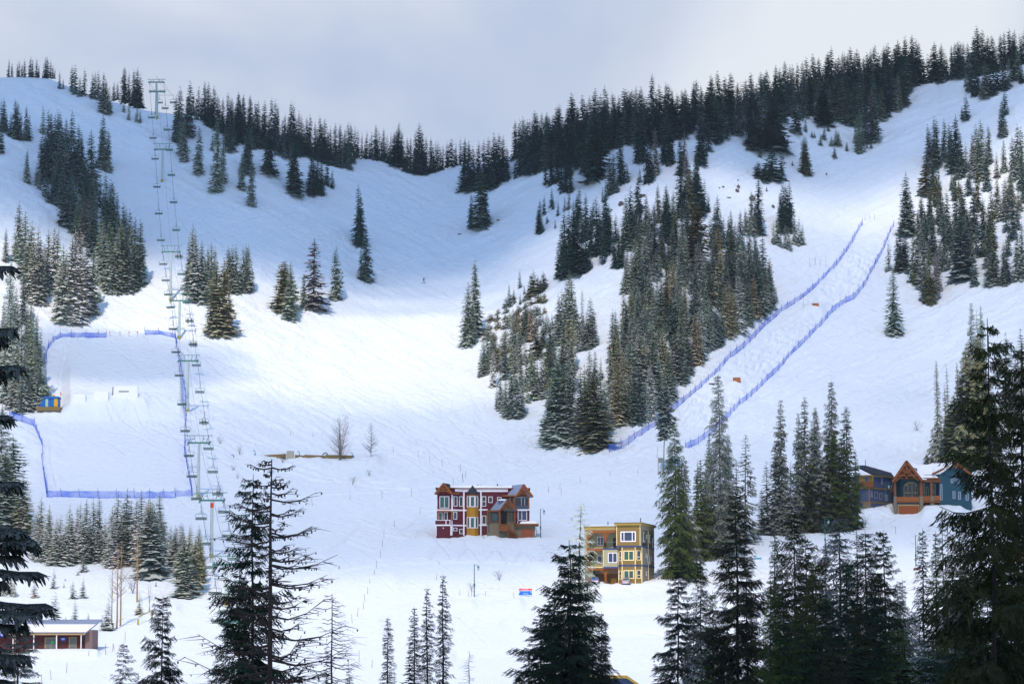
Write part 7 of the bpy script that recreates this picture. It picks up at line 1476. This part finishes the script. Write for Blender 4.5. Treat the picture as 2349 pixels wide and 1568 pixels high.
# ------------------------------------------------------------------ clouds out of view, placed to shade the slopes; veils and wisp added
def cloud_material(name, dens):
    m = bpy.data.materials.new(name); m.use_nodes = True; nt = m.node_tree; N = nt.nodes; L = nt.links; N.clear()
    out = N.new('ShaderNodeOutputMaterial'); tc = N.new('ShaderNodeTexCoord')
    ln = N.new('ShaderNodeVectorMath'); ln.operation = 'LENGTH'
    fl = N.new('ShaderNodeVectorMath'); fl.operation = 'MULTIPLY'; fl.inputs[1].default_value = (1, 1, 0); L.new(tc.outputs['Object'], fl.inputs[0]); L.new(fl.outputs[0], ln.inputs[0])
    nz = N.new('ShaderNodeTexNoise'); nz.inputs['Scale'].default_value = 1.6; nz.inputs['Detail'].default_value = 5; L.new(tc.outputs['Object'], nz.inputs['Vector'])
    a = N.new('ShaderNodeMath'); a.operation = 'MULTIPLY_ADD'; L.new(nz.outputs['Fac'], a.inputs[0]); a.inputs[1].default_value = 0.7; L.new(ln.outputs['Value'], a.inputs[2])
    mr = N.new('ShaderNodeMapRange'); mr.interpolation_type = 'SMOOTHSTEP'; mr.inputs[1].default_value = 0.80; mr.inputs[2].default_value = 1.28; mr.inputs[3].default_value = dens; mr.inputs[4].default_value = 0.0
    L.new(a.outputs[0], mr.inputs[0])
    tr = N.new('ShaderNodeBsdfTransparent'); df = N.new('ShaderNodeBsdfDiffuse'); df.inputs[0].default_value = (0.85, 0.87, 0.9, 1)
    tl = N.new('ShaderNodeBsdfTranslucent'); tl.inputs[0].default_value = (0.85, 0.87, 0.9, 1)
    m1 = N.new('ShaderNodeMixShader'); m1.inputs[0].default_value = 0.4; L.new(df.outputs[0], m1.inputs[1]); L.new(tl.outputs[0], m1.inputs[2])
    mx = N.new('ShaderNodeMixShader'); L.new(mr.outputs[0], mx.inputs[0]); L.new(tr.outputs[0], mx.inputs[1]); L.new(m1.outputs[0], mx.inputs[2])
    L.new(mx.outputs[0], out.inputs[0])
    return m
def cloud_over(u, v, depth, height, rx, ry, rz, dens, label, rot=0):
    """a cloud whose shadow is centred on the ground seen at u, v"""
    if v is None: x, y, z = u
    else: x, y, z = (float(q) for q in P(u, v, depth))
    k = height/sun_dir.z
    bm = bmesh.new(); bmesh.ops.create_icosphere(bm, subdivisions=5, radius=1.0)
    rg = random.Random(int(abs(x)*7+abs(y)))
    ph = [rg.uniform(0, 6) for _ in range(6)]
    for w in bm.verts:
        c = w.co; q = 1+0.10*math.sin(5*c.x+ph[0])*math.sin(6*c.y+ph[1])+0.07*math.sin(11*c.x+ph[2])*math.cos(9*c.y+ph[3])+0.05*math.sin(17*c.y+ph[4]+8*c.z)
        w.co = c*q
    me = bpy.data.meshes.new('cloud'); bm.to_mesh(me); bm.free()
    for p in me.polygons: p.use_smooth = True
    me.materials.append(cloud_material('cloud_vapour', dens))
    o = link('cloud', me, None, (x+sun_dir.x*k, y+sun_dir.y*k, z+sun_dir.z*k), rot); o.scale = (rx, ry, rz)
    tag(o, label, None, None, 'structure')
# (centre of the shadow) ------------------------------------------------
cloud_over(560, 330, 960, 560, 215, 182, 22, 0.96, 'cloud shading the upper left slope', -0.12)
cloud_over(1750, 170, 1000, 560, 230, 160, 18, 0.62, 'thin cloud shading the upper right ridge', 0.35)
cloud_over((0, 175, 10), None, None, 500, 230, 185, 22, 0.93, 'low cloud shading the foreground trees')
cloud_over(1050, 1110, 680, 560, 240, 165, 14, 0.30, 'unseen thin cloud added to dim the lower slope', 0.1)  # added out of view to take the sun down on the lower snow
cloud_over(2000, 720, 830, 560, 140, 150, 14, 0.28, 'unseen thin cloud added to dim the right slope', 0.1)  # added out of view so this slope stays dimmer than the bright centre
cloud_over(270, 815, 790, 560, 46, 40, 6, 0.40, 'small unseen cloud added to darken the training park', 0.0)  # added out of view to darken the upper park slab

# ------------------------------------------------------------------ thin cold air that pales the far ridge
hm = bpy.data.materials.new('haze_air'); hm.use_nodes = True; nt = hm.node_tree; nt.nodes.clear(); ho = nt.nodes.new('ShaderNodeOutputMaterial'); hv = nt.nodes.new('ShaderNodeVolumePrincipled')
hv.inputs['Color'].default_value = (0.74, 0.87, 1.0, 1); hv.inputs['Density'].default_value = 0.00006; hv.inputs['Anisotropy'].default_value = 0.0; nt.links.new(hv.outputs[0], ho.inputs['Volume'])
o = MB().box(-2600, 2600, -2000, 2300, -80, 300).build('haze', hm); tag(o, 'thin cold haze filling the valley', None, None, 'stuff')
